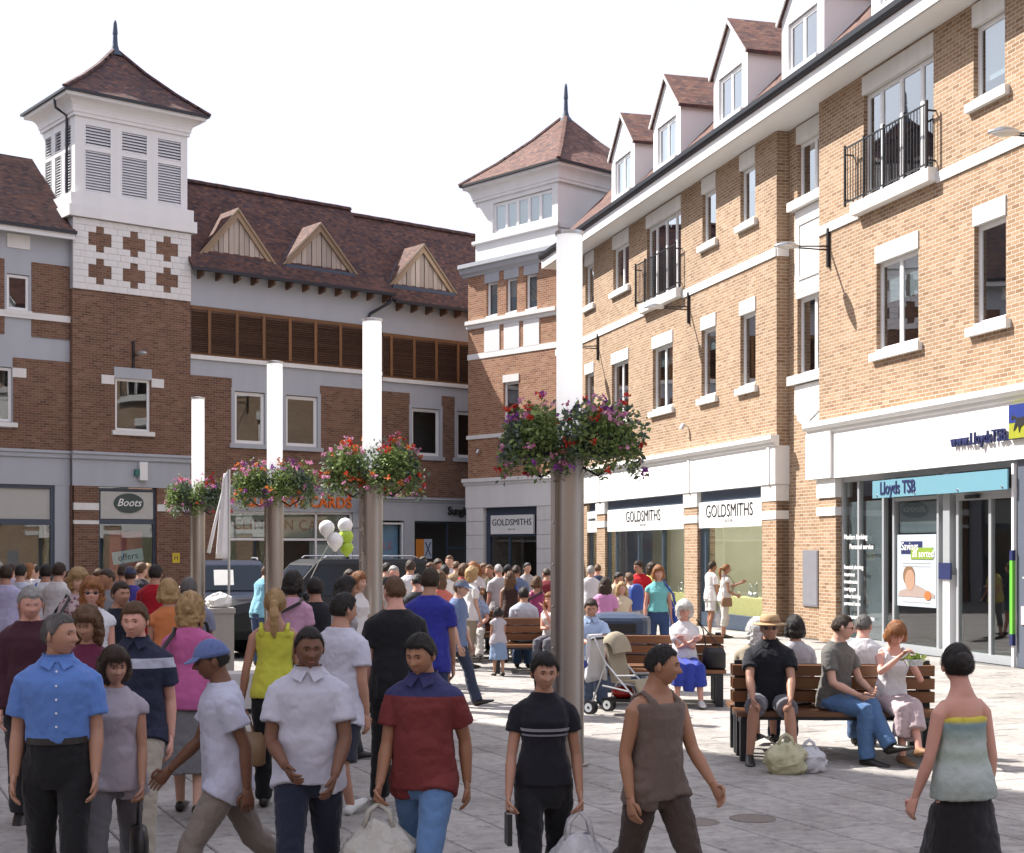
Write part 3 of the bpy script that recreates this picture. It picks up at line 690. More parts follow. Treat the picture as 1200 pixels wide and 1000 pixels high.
MB().box(-TW-.02, 0.02, -0.02, 0.05, 8.94, 9.14).build('string_course', M['render_white'], tw)
moulding(MB(), -TW-0.06, 0.05, 10.06, [(0.03,0),(0.05,0.04),(0.05,0.12),(0.12,0.16),(0.12,0.30)]).build('string_course', M['stone_white'], tw)
MB().box(-TW-0.05, 0.03, -0.05, 0.05, 6.02, 6.16).build('string_course', M['stone_white'], tw)
moulding(MB(), -TW-0.28, 0.28, 11.98, [(0.04,0),(0.08,0.08),(0.16,0.14),(0.20,0.28),(0.28,0.32),(0.28,0.46)]).build('cornice', M['render'], tw)
cs = MB(); cs.box(0.0, 0.26, 0.0, TD, 12.0, 12.43); cs.box(-TW-.26,-TW,0,TD,12.0,12.43); cs.build('cornice_return', M['render'], tw)
# white top storey
i_ = 0.22
up = MB(); u_ops = [(-3.5,-0.38,13.46,14.55)]
wall(up, -TW+i_, -i_+0.12, 12.43, 15.0, u_ops, y=i_-0.05, rev=0.12)
up.quad((-i_+0.12,i_-0.05,12.3), (-i_+0.12,TD,12.3), (-i_+0.12,TD,15.0), (-i_+0.12,i_-0.05,15.0)); up.quad((-TW+i_,TD,12.3), (-TW+i_,i_-0.05,12.3), (-TW+i_,i_-0.05,15.0), (-TW+i_,TD,15.0))
up.quad((-i_+.12,TD,12.3),(-TW+i_,TD,12.3),(-TW+i_,TD,15),(-i_+.12,TD,15)); up.quad((-TW+i_,i_,12.43),(-TW+i_,TD,12.43),(-i_,TD,12.43),(-i_,i_,12.43))
up.build('top_storey', M['render_white'], tw)
window(tw, -3.5, -0.38, 13.46, 14.53, 5, y=i_-0.05, rec=0.08, fw=0.08, blind=0.97)
MB().box(-TW+.5, -.5, 1.4, TD-.2, 12.5, 15).build('interior_wall', M['dark_room'], tw)
moulding(MB(), -TW+0.1, -0.02, 13.16, [(0.03,0),(0.09,0.04),(0.09,0.14)], y=i_-0.05).build('string_course', M['render_white'], tw)
MB().box(-0.1,-0.02,i_-0.1,TD,13.16,13.30).build('string_course', M['render_white'], tw)
def pyramid(root, x0, x1, y0, y1, z0, ov, za, cx=None, cy=None, mat='tile', zc=None, soffit='render_white', finial=1.3):
    cx = (x0+x1)/2 if cx is None else cx; cy = (y0+y1)/2 if cy is None else cy
    # stepped timber cornice under the eaves
    zt = z0-0.02; oo_ = ov-0.07; pr_ = [(0.03,zc),(0.07,zc+0.01),(0.07,zc+0.10),(0.03+0.0,zc+0.11)]
    pr_ = [(0.06,zc),(0.06,zc+0.10),(0.09,zc+0.11)]+[(0.09+(oo_-0.13)*(1-math.cos(a)), zc+0.11+(zt-0.14-zc-0.11)*math.sin(a)) for a in [math.pi/2*k/6 for k in range(7)]]+[(oo_,zt-0.12),(oo_,zt)]
    MB().rings([[(x0-o,y0-o,z), (x1+o,y0-o,z), (x1+o,y1+o,z), (x0-o,y1+o,z)] for o, z in pr_]).build('eaves_cornice', M[soffit], root)
    e = [(x0-ov,y0-ov), (x1+ov,y0-ov), (x1+ov,y1+ov), (x0-ov,y1+ov)]
    f, g = 0.30, 0.93
    def ring(k, z): return [(cx+(p[0]-cx)*k, cy+(p[1]-cy)*k, z) for p in e]
    h = za-z0
    rg = [ring(1.0,z0-0.0), ring(1.0,z0+0.05), ring(0.66,z0+0.05+h*0.30), ring(0.33,z0+h*0.66), ring(0.05,za)]
    mb = MB()
    for a, b in zip(rg[:-1], rg[1:]):
        for j in range(4): mb.quad(a[j], a[(j+1) % 4], b[(j+1) % 4], b[j])
    mb.quad(*rg[0][::-1]); mb.quad(*rg[-1])
    r = mb.build('roof', M[mat], root)
    MB().box(x0-ov-0.02, x1+ov+0.02, y0-ov-0.02, y1+ov+0.02, z0-0.04, z0+0.03).build('gutter', M['gutter'], root)
    MB().lathe([(0.26,za-0.12),(0.22,za-0.02),(0.13,za+0.10),(0.085,za+0.28),(0.07,za+finial*0.55),(0.085,za+finial*0.6),(0.055,za+finial*0.92),(0.03,za+finial),(0.002,za+finial+0.02)], 12, (cx,cy)).build('finial', M['lead'], root)
    # hip tiles
    ht = MB().prism([(-0.09,-0.02),(-0.06,0.05),(0.06,0.05),(0.09,-0.02)], 'y', -0.24, 0.24).mesh('hip_tile', M[mat])
    for j in (0, 1):
        for a, b in zip(rg[1:-1], rg[2:]):
            A, B = Vector(a[j]), Vector(b[j]); nT = max(1, int((B-A).length/0.36)); dv = (B-A).normalized()
            q = dv.to_track_quat('Y', 'Z').to_euler()
            for k in range(nT): inst(ht, 'hip_tile', r, A+(B-A)*((k+0.5)/nT)+Vector((0,0,0.01)), q)
pyramid(tw, -TW+0.2, -0.05, 0.17, TD, 15.34, 0.40, 17.85, mat='tile_warm', zc=14.72)
# ground floor of rusticated white blocks
blk = []
def block_wall(root, x0, x1, z0, z1, rows, y0, y1, nmin, mat, name='stone_block', r=None):
    h = (z1-z0)/rows
    for k in range(rows):
        w = x1-x0; n_ = max(1, round(w/nmin)); off = 0
        for j in range(n_):
            inst(UNIT[mat], name, root, (x0+w*(j+0.5)/n_, (y0+y1)/2, z0+h*(k+0.5)), (0,0,0), (w/n_-0.012, y1-y0, h-0.014))
def unit_block(mat):
    bm = bmesh.new(); bmesh.ops.create_cube(bm, size=1.0)
    me = bpy.data.meshes.new('stone_block'); bm.to_mesh(me); bm.free(); me.materials.append(M[mat]); return me
UNIT = {'stone_white': unit_block('stone_white'), 'render': unit_block('render'), 'brick_red': unit_block('brick_red')}
MB().box(-TW-0.03,-3.76,0.0,0.4,0,3.5).build('base_wall', M['render'], tw); MB().box(-0.92,0.0,0.0,0.4,0,3.5).build('base_wall', M['render'], tw); MB().box(-0.02,0.0,0.4,TD,0,3.5).build('base_wall', M['render'], tw)
block_wall(tw, -TW-0.04, -3.75, 0, 3.5, 7, -0.06, 0.05, 1.2, 'stone_white'); block_wall(tw, -0.93, 0.03, 0, 3.5, 7, -0.06, 0.05, 1.2, 'stone_white')
MB().box(-TW-0.06, 0.05, -0.08, 0.3, 3.5, 4.36).build('fascia', M['render_white'], tw)
moulding(MB(), -TW-0.15, 0.12, 4.30, [(0.08,0),(0.12,0.04),(0.12,0.10),(0.20,0.14),(0.20,0.27)]).build('cornice', M['render_white'], tw)
jd = MB(); jd.box(-3.75,-0.94,0.12,0.2,3.2,3.5); jd.box(-3.75,-3.55,0.1,0.2,0,3.2); jd.box(-1.1,-0.94,0.1,0.2,0,3.2); jd.box(-2.6,-2.5,0.14,0.2,0,2.5); jd.box(-3.55,-1.1,0.12,0.2,2.44,2.54)
jo = jd.build('shop_door', M['frame_blue'], tw)
for a, b in ((-3.55,-2.6),(-2.5,-1.1)): MB().box(a+.003,b-.003,0.16,0.17,0.02,2.437).build('pane', M['glass_shop'], jo)
MB().box(-4.4,-0.3,2.6,2.7,0,3.4).box(-4.4,-0.3,0.25,2.6,3.3,3.4).box(-1.6,-1.2,1.6,1.9,0,2.2).build('shop_interior', M['dark_room'], tw)
jeweller_sign(FT, -2.33, 2.25, 0.06, 'white GOLDSMITHS sign above the corner door of the turret', 0.33, z=2.87, h=0.68)
# ================================================================== LOUVRED TOWER (across the square)
lt = FL.thing('louvred_tower', 'brick tower with white louvred belfry, brick crosses and a pyramid roof', 'tower')
X0, X1, D0, D1 = -15.35, -11.38, -0.06, 2.7
lw = MB()
wall(lw, X0, X1, 4.9, 10.04, [(-13.96,-12.78,5.72,7.40)], y=D0)
for x, f in ((X0,1),(X1,-1)):
    p = [(x,D1+2,0), (x,D0,0), (x,D0,10.04), (x,D1+2,10.04)]; lw.quad(*(p if f > 0 else p[::-1]))
lw.box(-15.30,-14.5,D0,0.3,0,3.95); lw.box(-12.55,X1,D0,0.3,0,3.95)
lw.build('wall', M['brick_red'], lt)
MB().box(X0+.1,X1-.1,1.0,2.6,4.4,10).build('interior_wall', M['dark_room'], lt)
window(lt, -13.96, -12.78, 5.72, 7.38, 1, y=D0, rec=0.06, glass='glass')
MB().box(-14.0,-12.74,D0-0.03,D0+0.05,7.38,7.72).build('lintel', M['render'], lt)
for a, b in ((-14.42,-14.0),(-12.74,-12.32)): MB().box(a,b,D0-0.03,D0+0.05,7.16,7.44).build('quoin', M['stone_white'], lt)
MB().box(-14.08,-12.66,D0-0.10,D0+0.05,5.58,5.72).build('sill', M['stone_white'], lt)
MB().box(X0,X1,D0,0.3,3.95,4.78).build('fascia', M['render'], lt)
moulding(MB(), X0-0.02, X1+0.05, 4.76, [(0.02,0),(0.07,0.04),(0.07,0.14),(0.12,0.18),(0.12,0.26)], y=D0).build('cornice', M['render'], lt)
# block panel with six brick crosses
zp0, rh = 10.04, 0.20
wp = MB(); wp.box(X0, X1, D0-0.004, D1, zp0, 12.26); wp.build('panel_backing', M['render'], lt)
cxs = [X0+0.87, X0+2.0, X0+3.13]; q3 = 0.125
def in_cross(row):                                  # brick spans of a row of blocks
    r = row-1 if row < 6 else row-6
    if row in (0, 5, 10) or not 0 <= r <= 3: return []
    w = q3*1.0 if r in (0, 3) else q3*3
    return [(c-w, c+w) for c in cxs]
for row in range(11):
    z0 = zp0+row*rh; sp = in_cross(row); cuts = [X0]+[v for s in sp for v in s]+[X1]
    for k in range(0, len(cuts), 2):
        a, b = cuts[k], cuts[k+1]
        n_ = max(1, round((b-a)/0.46)); ed = [a+(b-a)*j/n_ for j in range(n_+1)]
        if n_ > 3 and row % 2: ed = [a]+[a+(b-a)*(j+0.5)/n_ for j in range(n_)]+[b]
        for u, v in zip(ed[:-1], ed[1:]):
            inst(UNIT['stone_white'], 'stone_block', lt, ((u+v)/2, D0-0.02, z0+rh/2), (0,0,0), (v-u-0.008, 0.06, rh-0.008))
for zc_ in (zp0+3*rh, zp0+8*rh):
    for c in cxs:
        a, b = q3, q3*3; h1, h2 = rh, 2*rh
        MB().prism([(c-b,zc_-h1),(c-a,zc_-h1),(c-a,zc_-h2),(c+a,zc_-h2),(c+a,zc_-h1),(c+b,zc_-h1),(c+b,zc_+h1),(c+a,zc_+h1),(c+a,zc_+h2),(c-a,zc_+h2),(c-a,zc_+h1),(c-b,zc_+h1)], 'y', D0-0.03, D0).build('brick_cross', M['brick_red'], lt)
# white belfry
for o, z0, z1 in ((0.16,12.26,12.62),(0.08,12.62,13.0)):
    MB().box(X0-o, X1+o, D0-o, D1+o, z0, z1).build('belfry_base', M['render_white'], lt)
bz0, bz1 = 13.0, 15.42; bx0, bx1, by0, by1 = X0+0.12, X1-0.06, D0+0.10, D1
bf_ = MB()
l_front = [(-14.92,-14.04),(-13.72,-12.82),(-12.50,-11.64)]
l_side = [(0.32,0.86),(1.12,1.66),(1.92,2.46)]
wall(bf_, bx0, bx1, bz0, bz1, [(a,b,z0,z1) for a,b in l_front for z0,z1 in ((13.15,14.44),(14.56,15.22))], y=by0, rev=0.10)
sides = MB()
wall(sides, by0, by1, bz0, bz1, [(a,b,z0,z1) for a,b in l_side for z0,z1 in ((13.15,14.44),(14.56,15.22))], y=0, rev=0.10)
sd = Matrix(((0,1,0,bx0),(1,0,0,0),(0,0,1,0),(0,0,0,1)))
n0 = len(bf_.v)
for f in sides.f: bf_.f.append(tuple(n0+k for k in f))
bf_.v += [tuple(sd @ Vector(p)) for p in sides.v]
bf_.quad((bx1,by0,bz0),(bx1,by1,bz0),(bx1,by1,bz1),(bx1,by0,bz1)); bf_.quad((bx1,by1,bz0),(bx0,by1,bz0),(bx0,by1,bz1),(bx1,by1,bz1))
bf_.build('belfry', M['render_white'], lt)
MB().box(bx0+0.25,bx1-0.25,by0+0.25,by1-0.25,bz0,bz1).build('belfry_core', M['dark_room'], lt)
slat = MB().prism([(-0.045,-0.036),(-0.03,-0.044),(0.045,0.032),(0.03,0.040)], 'x', -0.5, 0.5).mesh('slat', M['louvre_white'])
def louvre(root, a, b, z0, z1, y, pitch, mat_frame, slat_me, side=False):
    fr = MB(); w = 0.03
    if side:
        fr.prism([(a,z0),(b,z0),(b,z0+w),(a+w,z0+w),(a+w,z1-w),(b-w,z1-w),(b-w,z0+w),(b,z0+w),(b,z1),(a,z1)], 'x', bx0-0.012, bx0+0.04)
    else:
        fr.prism([(a,z0),(b,z0),(b,z0+w),(a+w,z0+w),(a+w,z1-w),(b-w,z1-w),(b-w,z0+w),(b,z0+w),(b,z1),(a,z1)], 'y', y-0.012, y+0.04)
    o = fr.build('louvre', M[mat_frame], root)
    n_ = int((z1-z0)/pitch)
    for k in range(n_):
        z = z0+(k+0.5)*(z1-z0)/n_
        if side: inst(slat_me, 'slat', o, (bx0+0.045,(a+b)/2,z), (0,0,-math.pi/2), (b-a-2*w,1,1))
        else: inst(slat_me, 'slat', o, ((a+b)/2,y+0.045,z), (0,0,0), (b-a-2*w,1,1))
for a, b in l_front:
    for z0, z1 in ((13.15,14.44),(14.56,15.22)): louvre(lt, a, b, z0, z1, by0, 0.085, 'white', slat)
for a, b in l_side:
    for z0, z1 in ((13.15,14.44),(14.56,15.22)): louvre(lt, a, b, z0, z1, 0, 0.085, 'white', slat, True)
pyramid(lt, bx0, bx1, by0, by1, 16.05, 0.52, 18.1, zc=15.42, finial=1.05)
MB().tube([(bx0-0.45,by0+0.5,15.95),(bx0-0.42,by0+0.5,15.7),(bx0-0.06,by0+0.5,15.5),(bx0-0.06,by0+0.5,12.9)], 0.045).build('downpipe', M['gutter'], lt)
# chemist's window in the tower base
bo_ = MB(); bo_.box(-14.5,-14.42,0.05,0.15,0,3.9); bo_.box(-12.63,-12.55,0.05,0.15,0,3.9); bo_.box(-14.42,-12.63,0.05,0.15,3.82,3.9); bo_.box(-14.42,-12.63,0.05,0.15,2.78,2.92); bo_.box(-14.42,-12.63,0.03,0.15,0,0.4)
bw_ = bo_.build('shop_window', M['frame_blue'], lt)
MB().box(-14.415,-12.635,0.09,0.1,0.403,2.777).build('pane', M['glass'], bw_)
MB().box(-15.2,-11.5,1.3,1.4,0,3.9).build('shop_interior', M['dark_room'], lt)
for z0, z1 in ((3.2,3.42),(2.76,2.88)): MB().box(-15.32,-14.5,D0-0.02,D0+0.1,z0,z1).build('pier_band', M['stone_white'], lt)
MB().box(-12.54,-11.40,D0-0.02,D0+0.1,3.2,3.42).build('pier_band', M['stone_white'], lt)
cs_ = FL.thing('chemist_sign', 'cream sign with a dark oval and white script Boots over the shop window', 'sign', -13.52, 0.06, 3.38)
MB().box(-0.88,0.88,-0.02,0.02,-0.44,0.42).build('board', pm('cream_board', (0.50,0.50,0.47), 0.6), cs_)
MB().prism([(0.05+0.5*math.cos(2*math.pi*k/28), 0.06+0.31*math.sin(2*math.pi*k/28)) for k in range(28)], 'y', -0.05, -0.02).build('oval', pm('oval_green', (0.035,0.06,0.06), 0.4), cs_)
text('Boots', 0.34, cs_, (0.05,-0.055,0.07), M['white_letter'], shear=0.35, ext=0.003, bold=0.002)
ps = FL.thing('sale_poster', 'red window poster with a tilted pale card in the chemist window', 'poster', -13.35, 0.5, 0)
MB().box(-0.55,0.55,0,0.02,0.9,2.55).build('sheet', pm('poster_red', (0.36,0.03,0.04), 0.6), ps)
MB().box(-0.52,0.52,-0.03,-0.01,-0.2,0.2).build('card', pm('poster_pale', (0.55,0.66,0.72), 0.6), ps, loc=(0.05,0,1.75), rot=(0,R_(-8),0))
text('offers', 0.3, ps, (0.05,-0.04,1.74), M['navy'], rot=(R_(90),R_(-8),0))

# ================================================================== LEFT WING
lwg = FL.thing('shop_building', 'grey rendered and red brick wing left of the louvred tower', 'building')
yw = 0.16
wm = MB(); wall(wm, -30, X0, 4.9, 11.8, [(-19.2,-17.15,5.80,7.47),(-17.30,-16.62,9.2,10.3),(-21.6,-20.9,9.2,10.3),(-24,-22,5.8,7.47)], y=yw)
wm.quad((-30,8,0),(-30,yw,0),(-30,yw,11.8),(-30,8,11.8))
wm.build('wall', M['render'], lwg)
MB().box(-29.9,X0-.05,1.2,7.5,4.4,11.7).build('interior_wall', M['dark_room'], lwg)
def panel(root, a, b, c, d, y, mat='brick_red', t=0.025): MB().box(a,b,y-t,y+0.02,c,d).build('brick_panel', M[mat], root)
panel(lwg, -16.55, X0-.01, 9.18, 10.72, yw); panel(lwg, -16.55, X0-.01, 8.45, 8.98, yw); panel(lwg, -20.8, -17.38, 9.18, 10.72, yw); panel(lwg, -20.8, -17.38, 8.45, 8.98, yw)
panel(lwg, -17.12, X0-.01, 5.0, 7.77, yw); panel(lwg, -19.25, -17.12, 5.0, 5.62, yw); panel(lwg, -21.98, -19.25, 5.0, 7.77, yw)
MB().box(-30, X0, yw-0.07, yw+0.02, 8.98, 9.18).build('string_course', M['stone_white'], lwg)
MB().box(-17.3,-16.6,yw-0.03,yw+0.02,11.08,11.5).build('stone_panel', M['stone_white'], lwg)
window(lwg, -19.2, -17.15, 5.82, 7.45, 1, y=yw, rec=0.06, glass='glass'); window(lwg, -17.30, -16.62, 9.22, 10.28, 1, y=yw, rec=0.05, glass='glass'); window(lwg, -24, -22, 5.82, 7.45, 1, y=yw, rec=0.06); window(lwg, -21.6,-20.9,9.22,10.28,1,y=yw)
MB().box(-17.14,-16.72,yw-0.04,yw,7.18,7.46).build('quoin', M['stone_white'], lwg)
MB().box(-19.3,-17.0,yw-0.1,yw+0.05,5.66,5.80).build('sill', M['stone_white'], lwg)
MB().box(-17.38,-16.55,yw-0.08,yw+0.05,9.08,9.21).build('sill', M['stone_white'], lwg)
MB().box(-30,X0,yw-0.02,yw+0.1,3.95,4.78).build('fascia', M['render'], lwg)
moulding(MB(), -30, X0, 4.76, [(0.02,0),(0.07,0.04),(0.07,0.14),(0.12,0.18),(0.12,0.26)], y=yw).build('cornice', M['render'], lwg)
MB().box(-15.82,X0-.01,yw-0.01,yw+0.3,0,3.95).build('pier', M['render'], lwg)
sw = MB()
for x in (-22.2,-20.0,-17.9,-15.94): sw.box(x,x+0.12,yw+0.04,yw+0.16,0,3.95)
sw.box(-22.2,-15.82,yw+0.045,yw+0.15,2.72,2.90); sw.box(-22.2,-15.82,yw+0.045,yw+0.15,3.83,3.95); sw.box(-22.2,-15.82,yw+0.03,yw+0.16,0,0.35)
so = sw.build('shop_window', M['frame_blue'], lwg)
for a, b in ((-22.08,-20.0),(-19.88,-17.9),(-17.78,-15.94)):
    MB().box(a+.003,b-.003,yw+0.09,yw+0.1,0.353,2.717).build('pane', M['glass'], so)
    MB().box(a+.003,b-.003,yw+0.09,yw+0.1,2.903,3.827).build('header_panel', pm('cream_header', (0.46,0.46,0.43), 0.7, var=0.05), so)
MB().box(-29,-15.6,1.6,1.7,0,3.95).build('shop_interior', M['dark_room'], lwg)
pr = [(-0.25,11.74),(3.4,14.75),(7.0,11.9),(7.0,11.7),(3.4,14.55),(-0.2,11.62)]
MB().prism(pr, 'x', -30, X0+0.05).build('roof', M['tile'], lwg)
MB().box(-30,X0+0.05,-0.33,-0.2,11.66,11.76).build('gutter', M['gutter'], lwg)
MB().box(-30,X0+0.02,-0.2,yw,11.56,11.64).box(-30,X0+0.02,-0.24,-0.19,11.5,11.66).build('eaves_board', M['white'], lwg)

# ================================================================== MIDDLE BUILDING
mdb = FL.thing('shop_building', 'long shaded building with brown louvres and three timber gables on its tiled roof', 'building')
mw = MB()
mops = [(-9.75,-8.62,5.52,7.26),(-7.80,-6.55,5.52,7.26),(-2.52,-1.27,5.42,7.16),(-0.46,0.85,5.42,7.16)]
wall(mw, X1-0.05, -3.86, 3.9, 11.2, mops[:2]); wall(mw, -3.86, 9, 3.7, 11.0, mops[2:], y=0.06)
mw.quad((9,0.06,0),(9,9,0),(9,9,11),(9,0.06,11)); mw.quad((9,9,0),(-11.4,9,0),(-11.4,9,11),(9,9,11))
mw.build('wall', M['render'], mdb)
MB().box(X1+.2,8.8,1.2,8.5,4.2,10.9).build('interior_wall', M['dark_room'], mdb)
panel(mdb, X1+.01, -9.86, 4.12, 7.67, 0); panel(mdb, -6.44, -4.62, 4.12, 7.67, 0); panel(mdb, -9.86, -6.44, 4.12, 5.36, 0)
panel(mdb, -4.4, -3.87, 4.12, 7.67, 0); panel(mdb, -3.85, -2.62, 3.9, 7.67, 0.06); panel(mdb, -1.16, -0.58, 3.9, 7.67, 0.06); panel(mdb, -2.62, -1.16, 3.9, 5.26, 0.06); panel(mdb, -0.58, 1.0, 3.9, 5.26, 0.06); panel(mdb, 1.0, 9.0, 3.9, 7.67, 0.06)
for (a,b,c,d), yy in zip(mops, (0,0,0.06,0.06)):
    window(mdb, a, b, c, d-0.02, 1, y=yy, rec=0.05, fw=0.08, mat='white', glass='glass')
    sr = MB(); k = 0.13
    sr.box(a-k,a,yy-0.03,yy+0.03,c-0.02,d+0.12); sr.box(b,b+k,yy-0.03,yy+0.03,c-0.02,d+0.12); sr.box(a,b,yy-0.03,yy+0.03,d,d+0.12)
    sr.build('surround', M['render'], mdb)
    MB().box(a-0.2,b+0.2,yy-0.09,yy+0.04,c-0.16,c-0.02).build('sill', M['render'], mdb)
tslat = MB().prism([(-0.05,-0.03),(-0.035,-0.038),(0.05,0.03),(0.035,0.038)], 'x', -0.5, 0.5).mesh('slat', M['timber_slat'])
def louvre_band(a, b, z0, z1, y, posts, first):
    MB().box(a, b, y-0.06, y+0.02, z1-0.06, z1+0.06).box(a, b, y-0.05, y+0.02, z0-0.02, z0+0.05).build('louvre_rail', M['timber'], mdb)
    MB().box(a, b, y-0.005, y+0.02, z0, z1).build('louvre_backing', M['timber_slat'], mdb)
    pm_ = MB().box(-0.055,0.055,-0.075,0.0,0,z1-z0-0.06).mesh('post', M['timber'])
    xs = [a]+[p for p in posts if a < p < b]+[b]
    for p in xs[1:-1]: inst(pm_, 'post', mdb, (p, y, z0+0.05))
    for u, v in zip(xs[:-1], xs[1:]):
        o = MB().box(u+0.056, v-0.056, y-0.03, y-0.004, z1-0.10, z1-0.06).build('louvre', M['timber_slat'], mdb)
        n_ = 19
        for k in range(n_): inst(tslat, 'slat', o, ((u+v)/2, y-0.035, z0+0.09+(z1-z0-0.2)*k/(n_-1)), (0,0,0), (v-u-0.115,1,0.8))
louvre_band(X1+.02, -3.9, 8.36, 9.88, 0, [-10.7+1.012*k for k in range(7)], 0)
louvre_band(-3.82, 4.0, 8.18, 9.70, 0.06, [-3.45+1.0*k for k in range(8)], 0)
MB().box(X1, -3.88, -0.08, 0.03, 8.20, 8.34).build('string_course', M['stone_white'], mdb)
MB().box(-3.84, 9, -0.02, 0.09, 8.02, 8.16).build('string_course', M['stone_white'], mdb)
# roofs
def main_roof(a, b, ze, y0, yr, slope, name='roof'):
    def zf(y): return ze+(y-y0)*slope
    MB().prism([(y0,ze),(yr,zf(yr)),(yr*2-y0,ze+0.2),(yr*2-y0,ze),(yr,zf(yr)-0.2),(y0+0.03,ze-0.1)], 'x', a, b).build(name, M['tile'], mdb)
    rt_ = MB().prism([(-0.13,-0.04),(-0.09,0.06),(0.0,0.10),(0.09,0.06),(0.13,-0.04)], 'x', -0.22, 0.22).mesh('ridge_tile', M['tile'])
    n_ = int((b-a)/0.45)
    for k in range(n_): inst(rt_, 'ridge_tile', mdb, (a+(b-a)*(k+0.5)/n_, yr, zf(yr)+0.01+(k % 2)*0.006))
    MB().box(a, b, y0-0.10, y0+0.0, ze-0.12, ze-0.01).build('gutter', M['gutter'], mdb)
    rf_ = MB().prism([(y0+0.02,ze-0.13),(0.05,ze-0.13+0.3),(0.05,ze-0.32),(y0+0.02,ze-0.24)], 'x', -0.04, 0.04).mesh('rafter', M['rafter'])
    x = a+0.4
    while x < b:
        inst(rf_, 'rafter', mdb, (x,0,0)); x += 0.66
    return zf
zf1 = main_roof(X1-0.1, -3.6, 11.14, -0.42, 2.5, 1.2)
zf2 = main_roof(-3.6, 9.2, 10.92, -0.40, 2.5, 1.22)
MB().box(-3.66,-3.56,-0.42,2.4,10.9,10.95).build('verge', M['gutter'], mdb)
for c, hw, zb, za, zf in ((-9.58,1.24,11.64,13.20,zf1),(-6.37,1.30,11.72,13.18,zf1),(-1.97,1.30,11.52,13.02,zf2)):
    yf = 0.16
    g = MB(); g.quad((c-hw,yf+0.06,zb),(c+hw,yf+0.06,zb),(c,yf+0.06,za)); g.build('gable_backing', M['rafter'], mdb)
    gg = MB().box(c-hw-0.1,c+hw+0.1,yf-0.16,yf+0.06,zb-0.10,zb+0.02).build('gable', M['lead'], mdb)
    n_ = 13; w = 2*hw/n_
    for k in range(n_):
        xa, xb = c-hw+k*w+0.012, c-hw+(k+1)*w-0.012
        def top(x): return zb+(za-zb)*(1-abs(x-c)/hw)
        pl_ = [(xa,zb+0.02),(xb,zb+0.02),(xb,max(zb+0.03,top(xb)))] + ([(c,za)] if xa < c < xb else []) + [(xa,max(zb+0.03,top(xa)))]
        MB().prism(pl_, 'y', yf+(0.0 if k % 2 else 0.02), yf+0.055).build('plank', M['oak'], gg)
    for sx in (-1, 1):
        MB().prism([(c+sx*(hw+0.18),zb-0.02),(c+sx*(hw-0.02),zb-0.02),(c,za-0.14),(c,za+0.10)], 'y', yf-0.08, yf-0.01).build('bargeboard', M['oak_trim'], gg)
        MB().prism([(c+sx*(hw+0.24),zb+0.0),(c+sx*(hw+0.15),zb-0.01),(c,za+0.09),(c,za+0.19)], 'y', yf-0.13, yf-0.03).build('bargeboard_trim', M['oak_trim'], gg)
        yb_ = (za+0.2-zf(0))/1.2+0.03
        A = (c+sx*(hw+0.22),yf-0.10,zb+0.06); B = (c,yf-0.10,za+0.20); Cc = (c,yb_,za+0.20); Dd = (c+sx*(hw+0.22),0.30,zb+0.06)
        mb = MB(); mb.quad(*((A,B,Cc,Dd) if sx > 0 else (Dd,Cc,B,A))); mb.build('gable_roof', M['tile_warm'], gg)
        MB().tube([(c+sx*(hw+0.20),yf-0.06,zb+0.02),(c+sx*0.05,yb_,za+0.15)], 0.05, 6).build('valley', M['lead'], gg)
# downpipe
MB().tube([(-3.75,-0.45,11.0),(-3.78,-0.42,10.8),(-4.45,-0.12,10.35),(-4.5,-0.10,10.2),(-4.5,-0.10,0.0)], 0.055).build('downpipe', M['gutter'], mdb)
# shopfronts
MB().box(-10.2,-4.62,-0.05,0.3,3.28,3.95).build('fascia', M['render'], mdb)
moulding(MB(), -10.25, -4.58, 3.90, [(0.05,0),(0.10,0.05),(0.10,0.10),(0.18,0.14),(0.18,0.22)]).build('cornice', M['render'], mdb)
MB().box(-4.4,9.0,0.0,0.3,3.02,3.7).build('fascia', M['render'], mdb)
moulding(MB(), -4.4, 9.0, 3.66, [(0.0,0),(0.06,0.05),(0.06,0.10),(0.14,0.14),(0.14,0.22)], y=0.02).build('cornice', M['render'], mdb)
MB().box(X1,-10.2,-0.02,0.3,0,4.1).build('pier', M['brick_red'], mdb)
for a, b in ((-10.2,-9.95),(-5.1,-4.6),(-2.9,-2.45)): MB().box(a,b,-0.03,0.3,0,3.28 if a < -4.7 else 3.02).build('pilaster', M['render'], mdb)
MB().box(-5.16,-4.56,-0.08,0.28,2.75,2.9).build('capital', M['render'], mdb)
cw = MB()
for x in (-9.95,-8.2,-6.6,-5.17): cw.box(x,x+0.07,0.06,0.14,0.4,3.28)
cw.box(-9.95,-5.1,0.065,0.135,2.28,2.36); cw.box(-9.95,-5.1,0.06,0.14,3.2,3.28); cw.box(-9.95,-5.1,0.04,0.16,0,0.4)
co = cw.build('shop_window', M['white'], mdb)
for a, b in ((-9.88,-8.2),(-8.13,-6.6),(-6.53,-5.17)):
    for z0, z1 in ((0.4,2.28),(2.36,3.2)): MB().box(a+.003,b-.003,0.09,0.1,z0+.003,z1-.003).build('pane', M['glass'], co)
dw = MB(); dw.box(-2.45,-2.37,0.1,0.2,0,3.0); dw.box(-0.9,-0.84,0.1,0.2,0,3.0); dw.box(0.9,0.98,0.1,0.2,0,3.0); dw.box(-2.45,0.98,0.1,0.2,2.94,3.0); dw.box(-0.84,0.9,0.1,0.2,2.0,2.08)
do = dw.build('shop_window', M['frame_blue'], mdb)
for a, b in ((-2.37,-0.9),(-0.84,0.9)): MB().box(a+.003,b-.003,0.14,0.15,0,2.937).build('pane', M['glass'], do)
